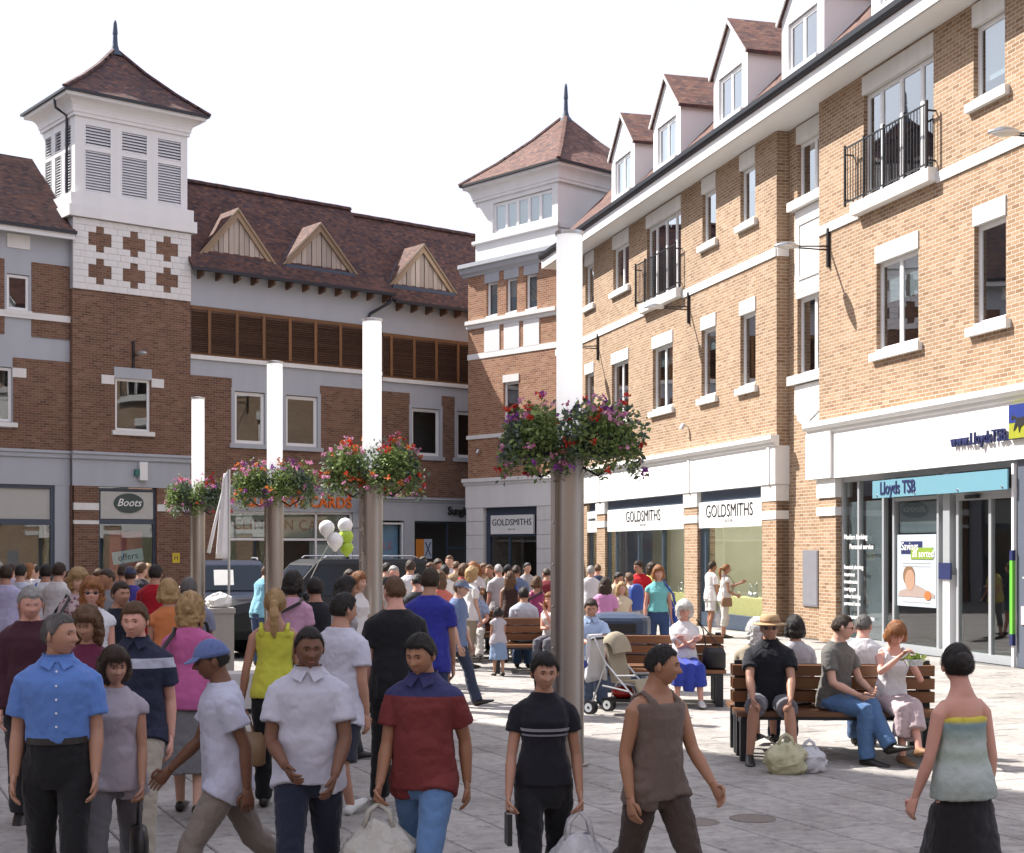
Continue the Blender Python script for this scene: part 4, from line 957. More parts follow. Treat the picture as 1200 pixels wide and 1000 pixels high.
pw = MB(); pw.box(-4.4,-4.34,0.05,0.15,0.5,2.95); pw.box(-2.96,-2.9,0.05,0.15,0.5,2.95); pw.box(-4.34,-2.96,0.05,0.15,2.88,2.95); pw.box(-4.4,-2.9,0.03,0.15,0,0.5)
pwo = pw.build('shop_window', M['frame_white'], mdb); MB().box(-4.335,-2.965,0.09,0.1,0.503,2.877).build('pane', M['glass_shop'], pwo)
MB().box(-10.1,8.5,2.0,2.1,0,3.9).box(-10.1,8.5,0.3,2.0,3.1,3.2).build('shop_interior', M['dark_room'], mdb)
# signs on the middle building
c1 = FL.thing('card_shop_sign', 'orange CLINTON CARDS lettering along the grey fascia', 'sign', -7.6, -0.06, 3.6)
text('CLINTON CARDS', 0.52, c1, (0.25,-0.03,0.0), M['red_letter'], ext=0.03, bold=0.012, space=1.06)
c2 = FL.thing('window_header', 'brown CLINTON CARDS lettering on the cream header behind the card shop panes', 'sign', -7.6, 0.22, 2.8)
MB().box(-2.3,2.4,0.0,0.02,-0.42,0.38).build('header_board', pm('header_cream', (0.42,0.40,0.32), 0.7), c2)
text('CLINTON CARDS', 0.5, c2, (0.0,-0.012,0.0), M['brown_letter'], space=1.1)
c3 = FL.thing('framed_print', 'white framed sketch leaning in the card shop window', 'picture', -5.9, 0.35, 1.75)
MB().box(-0.75,0.75,0,0.03,-0.5,0.5).build('picture_frame', M['frame_grey'], c3); MB().box(-0.62,0.62,-0.012,-0.003,-0.4,0.4).build('paper', M['sign_white'], c3)
MB().tube([(-0.4,-0.018,-0.1),(-0.1,-0.018,0.1),(0.1,-0.018,-0.15),(0.3,-0.018,0.2),(0.45,-0.018,-0.2)], 0.02, 5).build('drawing', M['grey_letter'], c3)
c4 = FL.thing('shop_sign', 'dark Sunglass lettering on the grey fascia next to the turret', 'sign', -0.2, -0.02, 3.4)
text('Sunglass', 0.42, c4, (-0.75,-0.02,0.0), M['black'], align='LEFT', ext=0.02, bold=0.01, sx=0.9)
c5 = FL.thing('window_poster', 'pale blue poster filling the narrow window by the downpipe', 'poster', -3.65, 0.3, 1.8)
MB().box(-0.68,0.68,0,0.02,-1.2,1.05).build('sheet', pm('poster_blue', (0.22,0.38,0.62), 0.6, var=0.3, vs=1.5), c5)
text('SALE', 0.4, c5, (0,-0.01,0.3), pm('poster_rose', (0.6,0.2,0.25), 0.6))
c6 = FL.thing('window_poster', 'small orange and white poster in the dark sunglasses shop window', 'poster', -1.95, 0.08, 2.0)
MB().box(-0.36,0.0,0,0.012,-0.36,0.36).build('orange_half', pm('poster_orange', (0.62,0.22,0.03), 0.6), c6); MB().box(0.0,0.36,0,0.012,-0.36,0.36).build('white_half', pm('poster_white', (0.45,0.52,0.62), 0.6), c6)
MB().tube([(0.06,-0.01,0.25),(0.3,-0.01,-0.25)], 0.02, 5).tube([(0.3,-0.01,0.25),(0.06,-0.01,-0.25)], 0.02, 5).build('printed_pattern', M['navy'], c6)
c7 = FL.thing('hanging_sign', 'round brown sign hanging from a bracket by the downpipe', 'sign', -4.85, -0.55, 3.55)
MB().prism([(0.3*math.cos(2*math.pi*k/24), 0.3*math.sin(2*math.pi*k/24)) for k in range(24)], 'y', -0.03, 0.03).build('disc', pm('brown_disc', (0.20,0.09,0.04), 0.5), c7)
MB().tube([(0,0,0.3),(0,0,0.42),(0,0.55,0.42)], 0.018, 6).build('bracket', M['black_metal'], c7)
c8 = FL.thing('alarm_box', 'white and green alarm box on the grey band of the tower', 'alarm box', -13.1, D0-0.02, 4.45)
MB().box(-0.10,0.16,-0.14,0.0,-0.28,0.30).build('case', M['white'], c8); MB().box(-0.24,-0.10,-0.12,0.0,-0.14,0.06).build('lamp_case', pm('teal', (0.03,0.16,0.14), 0.4), c8)
c9 = FL.thing('hydrant_plate', 'small yellow hydrant plate on the brick pier beside the dark car', 'sign', -11.9, D0-0.02, 1.7)
MB().box(-0.13,0.13,-0.012,0,-0.16,0.16).build('plate', M['yellow'], c9); text('H', 0.2, c9, (0,-0.016,0), M['black'], ext=0.003)

# ================================================================== FOURTH SIDE OF THE SQUARE, behind the camera
FB = Frame((34, -16), math.pi)
fb = FB.thing('brick_building', 'brick building closing the square behind the viewer', 'building')
fo_ = [(x,x+1.5,z,z+1.8) for x in range(4,64,6) for z in (5.8,9.6)]
fm_ = MB(); wall(fm_, 0, 68, 0, 12, fo_); fm_.quad((0,10,0),(0,0,0),(0,0,12),(0,10,12)); fm_.quad((68,0,0),(68,10,0),(68,10,12),(68,0,12)); fm_.build('wall', M['brick_tan'], fb)
MB().box(0.2,67.8,1,9.8,0.1,11.9).build('interior_wall', M['dark_room'], fb)
MB().prism([(-0.5,12.0),(5,16.5),(10.5,12.0)], 'x', -0.3, 68.3).build('roof', M['tile'], fb)
MB().box(0,68,-0.12,0.05,3.6,4.6).build('fascia', M['render_white'], fb)
for a,b,c,d in fo_: window(fb, a, b, c, d, 2); opening_trim(fb, a, b, c, d)

# ================================================================== BUILDING OUT OF FRAME whose shadow covers the foreground
FO = Frame((-6.6, 15.2), math.atan2(0.72, -0.69))
ob_ = FO.thing('brick_building', 'tall brick building on the left that shades the near half of the square', 'building')
oo = [(x,x+1.4,z,z+1.8) for x in (2,6,10,14,18) for z in (5.6,9.4,13.2)]
om = MB(); H_ = 17.0; wall(om, 0, 24, 0, H_, oo); om.quad((0,12,0),(0,0,0),(0,0,H_),(0,12,H_)); om.quad((24,0,0),(24,12,0),(24,12,H_),(24,0,H_)); om.quad((24,12,0),(0,12,0),(0,12,H_),(24,12,H_))
om.build('wall', M['brick_tan'], ob_)
MB().box(0.2,23.8,1,11.8,0.1,16.8).build('interior_wall', M['dark_room'], ob_)
MB().prism([(-0.4,16.95),(6,20.0),(12.4,16.95)], 'x', -0.3, 24.3).build('roof', M['tile'], ob_)
MB().box(0,24,-0.1,0.05,4.2,4.6).build('fascia', M['render_white'], ob_)
for a,b,c,d in oo: window(ob_, a, b, c, d, 2); opening_trim(ob_, a, b, c, d)
# shop ceiling lights of the jeweller (lit in the photograph)
def emit(name, col, st):
    m, n, l, b = nodes(name); b.inputs['Emission Color'].default_value = col+(1,); b.inputs['Emission Strength'].default_value = st; b.inputs['Base Color'].default_value = (0.8,0.8,0.8,1); return m
M['shop_lamp'] = emit('shop_ceiling_lamp', (1.0,0.92,0.76), 24.0)
for x in (-12.9,-11.0,-20.6,-18.4,-16.2,-22.8): MB().box(x-0.25,x+0.25,1.2,1.7,3.32,3.355).build('ceiling_light', M['shop_lamp'], rb)

# ================================================================== LIT COLUMNS WITH FLOWER BASKETS

def leaf_mat(name, c1, c2, tr=0.25):
    m, n, l, b = nodes(name)
    at = n.new('ShaderNodeAttribute'); at.attribute_name = 'tint'
    c = mixcol(n, l, c1, c2, at.outputs['Fac']); l.new(c, b.inputs['Base Color'])
    b.inputs['Roughness'].default_value = 0.55; b.inputs['Specular IOR Level'].default_value = 0.3
    t = n.new('ShaderNodeBsdfTranslucent'); l.new(c, t.inputs[0]); mx = n.new('ShaderNodeMixShader'); mx.inputs[0].default_value = tr
    l.new(b.outputs[0], mx.inputs[1]); l.new(t.outputs[0], mx.inputs[2]); l.new(mx.outputs[0], n['Material Output'].inputs[0])
    return m
M['leaf'] = leaf_mat('basket_leaf', (0.045,0.09,0.022), (0.30,0.39,0.13))
M['leaf_grey'] = leaf_mat('silver_leaf', (0.05,0.085,0.06), (0.22,0.28,0.22))
M['fl_pink'] = leaf_mat('pink_petal', (0.50,0.12,0.28), (0.78,0.42,0.58), 0.3)
M['fl_red'] = leaf_mat('red_petal', (0.40,0.01,0.015), (0.65,0.07,0.03), 0.3)
M['fl_orange'] = leaf_mat('orange_petal', (0.55,0.10,0.02), (0.72,0.28,0.08), 0.3)
M['fl_purple'] = leaf_mat('purple_petal', (0.16,0.03,0.22), (0.36,0.10,0.42), 0.3)
def cloud_mesh(name, mat, pts, size, rg, shape='leaf'):
    """many small folded leaves / petal clusters at pts: (x,y,z,tint)"""
    V = []; F = []; T = []
    for (x, y, z, t, s) in pts:
        d = Vector((rg.gauss(0,1), rg.gauss(0,1), rg.gauss(0,0.8)+0.2)).normalized()
        u = d.cross(Vector((rg.gauss(0,1),rg.gauss(0,1),rg.gauss(0,1)))).normalized(); w = d.cross(u)
        L = size*s; i = len(V); c = Vector((x,y,z))
        if shape == 'leaf':
            for p in (c, c+d*L*0.5+u*L*0.3-w*L*0.08, c+d*L, c+d*L*0.5-u*L*0.3-w*L*0.08): V.append(p)
            F += [(i,i+1,i+2),(i,i+2,i+3)]; T += [t,t]
        else:
            n_ = 5; V.append(c+d*L*0.15)
            for k in range(n_):
                a = 2*math.pi*k/n_
                V.append(c+(u*math.cos(a)+w*math.sin(a))*L*0.5+d*L*0.28*(k % 2))
            for k in range(n_): F.append((i,i+1+k,i+1+(k+1) % n_)); T.append(min(1,max(0,t+rg.uniform(-.2,.2))))
    me = bpy.data.meshes.new(name); me.from_pydata([tuple(v) for v in V], [], F); me.materials.append(mat)
    at = me.attributes.new('tint','FLOAT','FACE'); at.data.foreach_set('value', T); me.update(); return me
def tube_mat():
    m, n, l, b = nodes('opal_light_tube'); b.inputs['Base Color'].default_value = (0.86,0.86,0.86,1); b.inputs['Roughness'].default_value = 0.6; b.inputs['Specular IOR Level'].default_value = 0.2
    b.inputs['Emission Color'].default_value = (1,1,1,1); b.inputs['Emission Strength'].default_value = 0.30
    t_ = n.new('ShaderNodeBsdfTranslucent'); t_.inputs[0].default_value = (0.86,0.86,0.86,1); mx = n.new('ShaderNodeMixShader'); mx.inputs[0].default_value = 0.4
    l.new(b.outputs[0], mx.inputs[1]); l.new(t_.outputs[0], mx.inputs[2]); l.new(mx.outputs[0], n['Material Output'].inputs[0]); return m
M['lamp_white'] = tube_mat()
COLS = [(0.52,13.15,'nearest lit column, stout steel with red and pink flower baskets',('fl_pink','fl_red','fl_purple'),0),
        (-1.745,18.1,'second lit column from the right, basket of red and orange flowers',('fl_pink','fl_red','fl_orange'),1),
        (-3.63,22.2,'third lit column from the right, in front of the card shop lettering',('fl_pink','fl_orange','fl_purple'),2),
        (-5.93,27.4,'farthest lit column, beside the chemist sign, with magenta flowers',('fl_pink','fl_purple','fl_red'),3)]
steel_me = MB().lathe([(0.17,0),(0.17,0.02),(0.135,0.025),(0.132,0.06),(0.132,1.9),(0.1345,1.9005),(0.1345,1.92),(0.132,1.9205),(0.132,2.62),(0.138,2.6205),(0.138,2.72),(0.132,2.7205),(0.132,2.84),(0.125,2.8405)], 48).mesh('shaft', M['steel'], smooth=False)
rail_me = MB().box(-0.172,-0.125,-0.03,0.03,0.02,2.78).mesh('rail', M['steel'])
bolt_me = MB().lathe([(0.011,0),(0.011,0.012),(0.001,0.014)], 8).mesh('bolt', M['lamp_steel'])
lamp_me = MB().lathe([(0.118,2.84),(0.118,4.80)], 28).mesh('light_tube', M['lamp_white'], smooth=False)
cap_me = MB().lathe([(0.118,4.80),(0.128,4.80),(0.130,4.815),(0.130,4.835),(0.05,4.85),(0.002,4.85)], 28).mesh('cap', M['lamp_steel'])
for me in (steel_me, lamp_me):
    me.polygons.foreach_set('use_smooth', [True]*len(me.polygons)); me.set_sharp_from_angle(angle=R_(14))
basket_me = MB().rings([[(0.30*k*math.cos(2*math.pi*j/20), 0.27*k*math.sin(2*math.pi*j/20), z) for j in range(20)] for k, z in ((0.25,-0.20),(0.7,-0.17),(0.95,-0.06),(1.0,0.06),(0.93,0.06),(0.9,0.0))]).mesh('basket', M['black_metal'])
for (cx, cy, lab, fl, sd_) in COLS:
    rg = random.Random(30+sd_)
    ct = thing('light_column', lab, 'lamp column', (cx,cy,0), R_(-25), 'lit columns with flower baskets')
    inst(steel_me, 'shaft', ct); inst(rail_me, 'rail', ct); inst(lamp_me, 'light_tube', ct); inst(cap_me, 'cap', ct)
    for k in range(7): inst(bolt_me, 'bolt', ct, (-0.15,-0.03,0.3+k*0.38), (R_(90),0,0))
    for sx in (-1, 1):
        bk_ = inst(basket_me, 'basket', ct, (sx*0.29,0,2.92), (0,0,0), (0.9,0.9,0.8))
        MB().tube([(sx*0.13,0,2.70),(sx*0.28,0,2.62),(sx*0.42,0,2.70),(sx*0.46,0,2.76)], 0.012, 6).build('bracket', M['black_metal'], ct)
        P1 = []; P2 = []; FLW = {f: [] for f in fl}
        for k in range(3200):
            th = rg.uniform(0,2*math.pi); r = math.sqrt(rg.random()); up_ = rg.random()
            bumpy = 1+0.16*math.sin(3*th+sd_*2+sx)+0.10*math.sin(5*th+1.7*sd_)
            z = 0.36*up_*(1-0.6*r*r)*bumpy+rg.gauss(0,0.04); rad = 0.37*r*bumpy+rg.gauss(0,0.012)
            if rg.random() < 0.36:                                   # trailing skirt
                z = -rg.random()**1.7*0.26*(1+0.4*math.sin(4*th+sd_)); rad = 0.30+0.10*math.sqrt(abs(z))+rg.gauss(0,0.045)
            y_ = rad*math.sin(th)*0.95; x_ = rad*math.cos(th)*1.05
            t = min(1,max(0,rg.gauss(0.5,0.28)))
            (P2 if (math.sin(th*2+sd_)+rg.gauss(0,0.5) > 0.5) else P1).append((x_,y_,z,t,rg.uniform(0.7,1.5)))
        for k in range(170):                                        # thin trailers
            th = rg.uniform(0,2*math.pi); r0 = 0.34; L = rg.uniform(0.12,0.40)
            for q in range(5): P1.append(((r0+0.05*q/5)*math.cos(th)*1.05,(r0+0.05*q/5)*math.sin(th),-L*q/5+rg.gauss(0,.01),rg.random()*0.8,0.6))
        for k in range(64):
            th = rg.uniform(0,2*math.pi); up_ = rg.random()
            bumpy = 1+0.16*math.sin(3*th+sd_*2+sx)+0.10*math.sin(5*th+1.7*sd_)
            if rg.random() < 0.62: r = math.sqrt(rg.random()); z = 0.37*(1-0.6*r*r)*bumpy+rg.uniform(0.0,0.10); rad = 0.38*r*bumpy
            else: z = -rg.random()*0.30; rad = 0.38+rg.uniform(0,0.06)
            f = fl[min(2,int(rg.random()**1.5*3))]
            for q in range(9): FLW[f].append((rad*math.cos(th)*1.05+rg.gauss(0,.020), rad*math.sin(th)+rg.gauss(0,.020), z+rg.gauss(0,.016), rg.random(), rg.uniform(.7,1.2)))
        for nm, mt, pts, s, shp in [('foliage','leaf',P1,0.052,'leaf'),('silver_foliage','leaf_grey',P2,0.058,'leaf')]+[('flowers',f,FLW[f],0.036,'petal') for f in fl]:
            if pts:
                o = inst(cloud_mesh(nm, M[mt], pts, s, rg, shp), nm, bk_, (0,0,0), (0,0,0), (1.0,1.0,1.18)); o['kind'] = 'stuff'

# ================================================================== WALL LAMPS
M['lamp_glass'] = pm('lamp_glass', (0.55,0.55,0.52), 0.25, var=0.04)
def wall_lamp(fr, x, z, label, y=0.0, arm=1.05, k=1.0):
    t = fr.thing('wall_lamp', label, 'wall lamp', x, y, z, group='wall lamps')
    MB().box(-0.035,0.035,-0.06,0.0,-0.42,0.40).box(-0.05,0.05,-0.03,-0.0,0.36,0.42).build('mounting_bar', M['black_metal'], t)
    MB().tube([(0,-0.05,0.02),(0,-arm*0.75,-0.02)], 0.018, 6).tube([(0,-0.05,-0.06),(0,-arm*0.75,-0.05)], 0.018, 6).build('arm', M['black_metal'], t)
    h = MB(); prof = []
    for q in range(9):
        u = q/8; yy = -arm*0.70-0.52*u; w = 0.15*math.sin(math.pi*min(1,0.12+0.85*u))**0.6; hh = 0.10*math.sin(math.pi*min(1,0.15+0.80*u))
        prof.append([(w*math.cos(2*math.pi*j/12), yy, -0.03+(hh if math.sin(2*math.pi*j/12) > 0 else 0.035)*math.sin(2*math.pi*j/12)) for j in range(12)])
    h.rings(prof).build('head', M['lamp_steel'], t, smooth=True)
    MB().ell((0,-arm*0.70-0.28,-0.05), (0.10,0.18,0.04), 12, 6).build('lens', M['lamp_glass'], t, smooth=True)
    return t
wall_lamp(FR, -6.62, 8.34, 'alloy wall lamp casting a long shadow on the brick left of the French window')
wall_lamp(FR, -14.49, 8.34, 'alloy wall lamp under the far French window with railings')
wall_lamp(FR, -22.1, 8.34, 'alloy wall lamp farthest along the sunlit wall, behind the tallest column')
wall_lamp(FR, 1.15, 8.55, 'alloy wall lamp at the right edge, below the open window')
wall_lamp(FL, -13.36, 8.15, 'dark wall lamp above the tower window', y=D0, arm=0.55)
for fr, x, z, lab in ((FR,-14.6,5.22,'small spotlight stub on brick below the two narrow windows'),(FT,-3.95,5.55,'small spotlight stub on the turret brick above the corner fascia')):
    t = fr.thing('spotlight', lab, 'spotlight', x, -0.0, z)
    MB().tube([(0,0.01,0),(0,-0.12,0.02)], 0.02, 6).tube([(0,-0.12,0.06),(0.0,-0.20,-0.08)], [0.05,0.06], 10).build('barrel', M['lamp_steel'], t)

# ================================================================== BENCHES
M['bench_wood'] = wood_mat('bench_wood', (0.14,0.055,0.022), (0.27,0.12,0.05), axis=0, rough=0.5)
M['bench_iron'] = pm('bench_iron', (0.022,0.025,0.03), 0.5, 0.3, var=0.2)
def make_bench(label, loc, rz_, L=1.8):
    t = thing('park_bench', label, 'bench', loc, rz_, 'back to back timber benches')
    seat_s = MB().box(-L/2,L/2,-0.045,0.045,-0.02,0.02).mesh('slat', M['bench_wood']); back_s = MB().box(-L/2,L/2,-0.02,0.02,-0.05,0.05).mesh('slat', M['bench_wood'])
    for s in (-1, 1):
        st = MB().box(-L/2+0.04,L/2-0.04,min(s*0.12,s*0.52),max(s*0.12,s*0.52),0.385,0.415).build('seat', M['bench_iron'], t)
        for k in range(4): inst(seat_s, 'slat', st, (0, s*(0.14+0.115*k), 0.437))
        bk_ = MB().box(-L/2+0.10,L/2-0.10,min(s*0.03,s*0.05),max(s*0.03,s*0.05),0.66,0.70).build('backrest', M['bench_iron'], t)
        for xx in (-L/2+0.12, 0.0, L/2-0.12): MB().box(xx-0.025,xx+0.025,min(s*0.028,s*0.055),max(s*0.028,s*0.055),0.42,0.84).build('back_post', M['bench_iron'], t)
        for k in range(3): inst(back_s, 'slat', bk_, (0, s*0.078, 0.56+0.125*k), (R_(-6*s),0,0))
    leg = MB().box(-0.045,0.045,-0.045,0.045,0,0.385).mesh('leg', M['bench_iron'])
    for x in (-L/2+0.08, L/2-0.08):
        for y in (-0.46, -0.1, 0.1, 0.46):
            inst(leg, 'leg', t, (x,y,0))
    MB().box(-L/2+0.045,-L/2+0.115,-0.5,0.5,0.34,0.384).build('end_rail', M['bench_iron'], t); MB().box(L/2-0.115,L/2-0.045,-0.5,0.5,0.34,0.384).build('end_rail', M['bench_iron'], t)
    MB().box(-L/2+0.03,-L/2+0.10,-0.028,0.028,0.385,0.90).build('end_post', M['bench_iron'], t); MB().box(L/2-0.10,L/2-0.03,-0.028,0.028,0.385,0.90).build('end_post', M['bench_iron'], t)
    return t
B1 = (3.05, 13.85, R_(-3)); make_bench('nearest timber bench, holding the man in the straw hat', (B1[0],B1[1],0), B1[2], 1.9)
B2 = (0.62, 23.4, R_(2)); make_bench('timber bench with an empty front seat left of the nearest column', (B2[0],B2[1],0), B2[2], 1.9)
B3 = (1.75, 18.6, R_(-4)); make_bench('timber bench between the pushchair and the woman in a blue skirt', (B3[0],B3[1],0), B3[2], 1.9)
B4 = (-0.55, 26.0, R_(20)); make_bench('dark far bench with the man in a denim cap', (B4[0],B4[1],0), B4[2], 1.8)

# ================================================================== BINS, BLOCKS, BANNER
M['bin_blue'] = pm('bin_blue', (0.035,0.055,0.10), 0.4, var=0.15, vs=12); M['concrete'] = pm('concrete', (0.33,0.31,0.29), 0.85, var=0.15, vs=6, bmp=0.2)
t = thing('litter_bin', 'large dark blue domed litter bin behind the bench with the pushchair', 'bin', (1.47, 20.2, 0), R_(-12))
MB().rings([[(0.44*k*math.cos(a)*min(1.25,1/max(abs(math.cos(a)),abs(math.sin(a)))), 0.34*k*math.sin(a)*min(1.25,1/max(abs(math.cos(a)),abs(math.sin(a)))), z) for a in [2*math.pi*j/24 for j in range(24)]] for k, z in ((0.92,0.0),(0.95,0.05),(0.95,0.78))]).build('bin_body', M['bin_blue'], t)
MB().rings([[(0.44*k*math.cos(a)*min(1.25,1/max(abs(math.cos(a)),abs(math.sin(a)))), 0.34*k*math.sin(a)*min(1.25,1/max(abs(math.cos(a)),abs(math.sin(a)))), z) for a in [2*math.pi*j/24 for j in range(24)]] for k, z in ((1.0,0.78),(1.0,0.98),(0.96,1.02),(0.7,1.07),(0.3,1.09),(0.02,1.095))]).build('hood', M['bin_blue'], t)
MB().box(-0.30,0.30,-0.352,-0.335,0.82,0.94).build('slot', M['black'], t)
M['rubbish'] = pm('white_rubbish', (0.78,0.78,0.76), 0.6, var=0.05)
t = thing('litter_bin', 'square grey concrete litter bin in front of the black car', 'bin', (-4.42, 21.6, 0), R_(15))
MB().box(-0.26,0.26,-0.26,0.26,0,1.02).build('bin_body', M['concrete'], t); MB().box(-0.28,0.28,-0.28,0.28,1.02,1.09).build('rim', M['concrete'], t)
def crumple(mb, c, r, rg, n=14, m=9, amp=0.25, fr=4.0):
    rr_ = []
    for k in range(m+1):
        th = math.pi*(0.03+0.94*k/m)
        ring = []
        for j in range(n):
            ph = 2*math.pi*j/n; d = Vector((math.sin(th)*math.cos(ph), math.sin(th)*math.sin(ph), -math.cos(th)))
            q = 1+amp*mnoise.noise(d*fr+Vector((rg*3.1,0,0)))+0.5*amp*mnoise.noise(d*fr*2.3+Vector((0,rg*1.7,0)))
            ring.append((c[0]+d.x*r[0]*q, c[1]+d.y*r[1]*q, max(0.004, c[2]+d.z*r[2]*q)))
        rr_.append(ring)
    return mb.rings(rr_)
tag(crumple(MB(), (0,0,0.10), (0.19,0.16,0.13), 3).build('crumpled_bag', M['rubbish'], None, loc=(-4.36,21.6,1.085)), 'crumpled white bag left on top of the concrete bin', 'bag')
M['block'] = pm('pale_block', (0.50,0.48,0.45), 0.8, var=0.1, vs=5, bmp=0.2)
for (x, y, w, lab) in ((-3.05,17.6,0.62,'low pale stone block behind the woman in the yellow top'),(-4.55,19.4,0.6,'low pale stone block near the woman in the pink top')):
    t = thing('stone_block_seat', lab, 'block', (x,y,0), R_(25)); MB().box(-w,w,-0.24,0.24,0.06,0.48).build('seat_block', M['block'], t); MB().box(-w+.06,w-.06,-0.2,0.2,0,0.06).build('plinth', M['bench_iron'], t)
M['cloth_white'] = pm('banner_cloth', (0.74,0.74,0.76), 0.8, var=0.08, vs=8)
t = thing('furled_banner', 'furled white banner on a tall pole beside the farthest column', 'banner', (-5.15, 26.4, 0))
MB().lathe([(0.24,0),(0.24,0.04),(0.03,0.07)], 16).build('base', M['black_metal'], t); MB().tube([(0,0,0.05),(0,0,3.42)], 0.025, 8).build('pole', M['lamp_steel'], t)
bn = []
for k in range(13):
    u = k/12; z = 3.35-1.55*u; w = 0.04+0.075*u**0.7
    bn.append([(-0.06-0.08*u+w*math.cos(a)*(1+0.35*math.sin(3*a+1)), 0.0+w*0.7*math.sin(a)*(1+0.3*math.sin(4*a)), z) for a in [2*math.pi*j/18 for j in range(18)]])
MB().rings(bn).build('furled_cloth', M['cloth_white'], t, smooth=True)
MB().tube([(-0.36,-0.05,1.9),(-0.24,0,2.5),(-0.03,0,3.38)], [0.035,0.026,0.010], 8).build('loose_corner', M['cloth_white'], t, smooth=True)
# balloons tied to a string
M['bal_w'] = pm('white_balloon', (0.82,0.82,0.80), 0.25, var=0.02); M['bal_g'] = pm('green_balloon', (0.38,0.56,0.04), 0.25, var=0.03); M['string'] = pm('string', (0.75,0.74,0.7), 0.8)
bb = Vector((-2.92, 20.6, 1.42)); knot = Vector((-2.62, 20.6, 2.0))
bl = thing('balloon_bunch', 'bunch of white and green balloons held on a string beside a column', 'balloons', bb)
for (dx, dz, r, m_) in ((-0.01,0.26,0.115,'bal_w'),(0.11,0.08,0.12,'bal_w'),(0.24,0.30,0.11,'bal_w'),(0.25,0.14,0.11,'bal_g'),(0.26,-0.02,0.10,'bal_g')):
    c = knot+Vector((dx,random.Random(int(r*100)+int(dx*50)).uniform(-.12,.12),dz))-bb
    MB().lathe([(0.01,-1.25*r),(0.03*1,-1.18*r),(0.35*r,-1.0*r),(0.8*r,-0.55*r),(r,0.05*r),(0.86*r,0.55*r),(0.5*r,0.9*r),(0.01,1.03*r)], 18).build('balloon', M[m_], bl, smooth=True, loc=c)
MB().tube([(0,0,0),((knot-bb).x*0.55,0,(knot-bb).z*0.6),knot-bb], 0.006, 5).build('string', M['string'], bl)

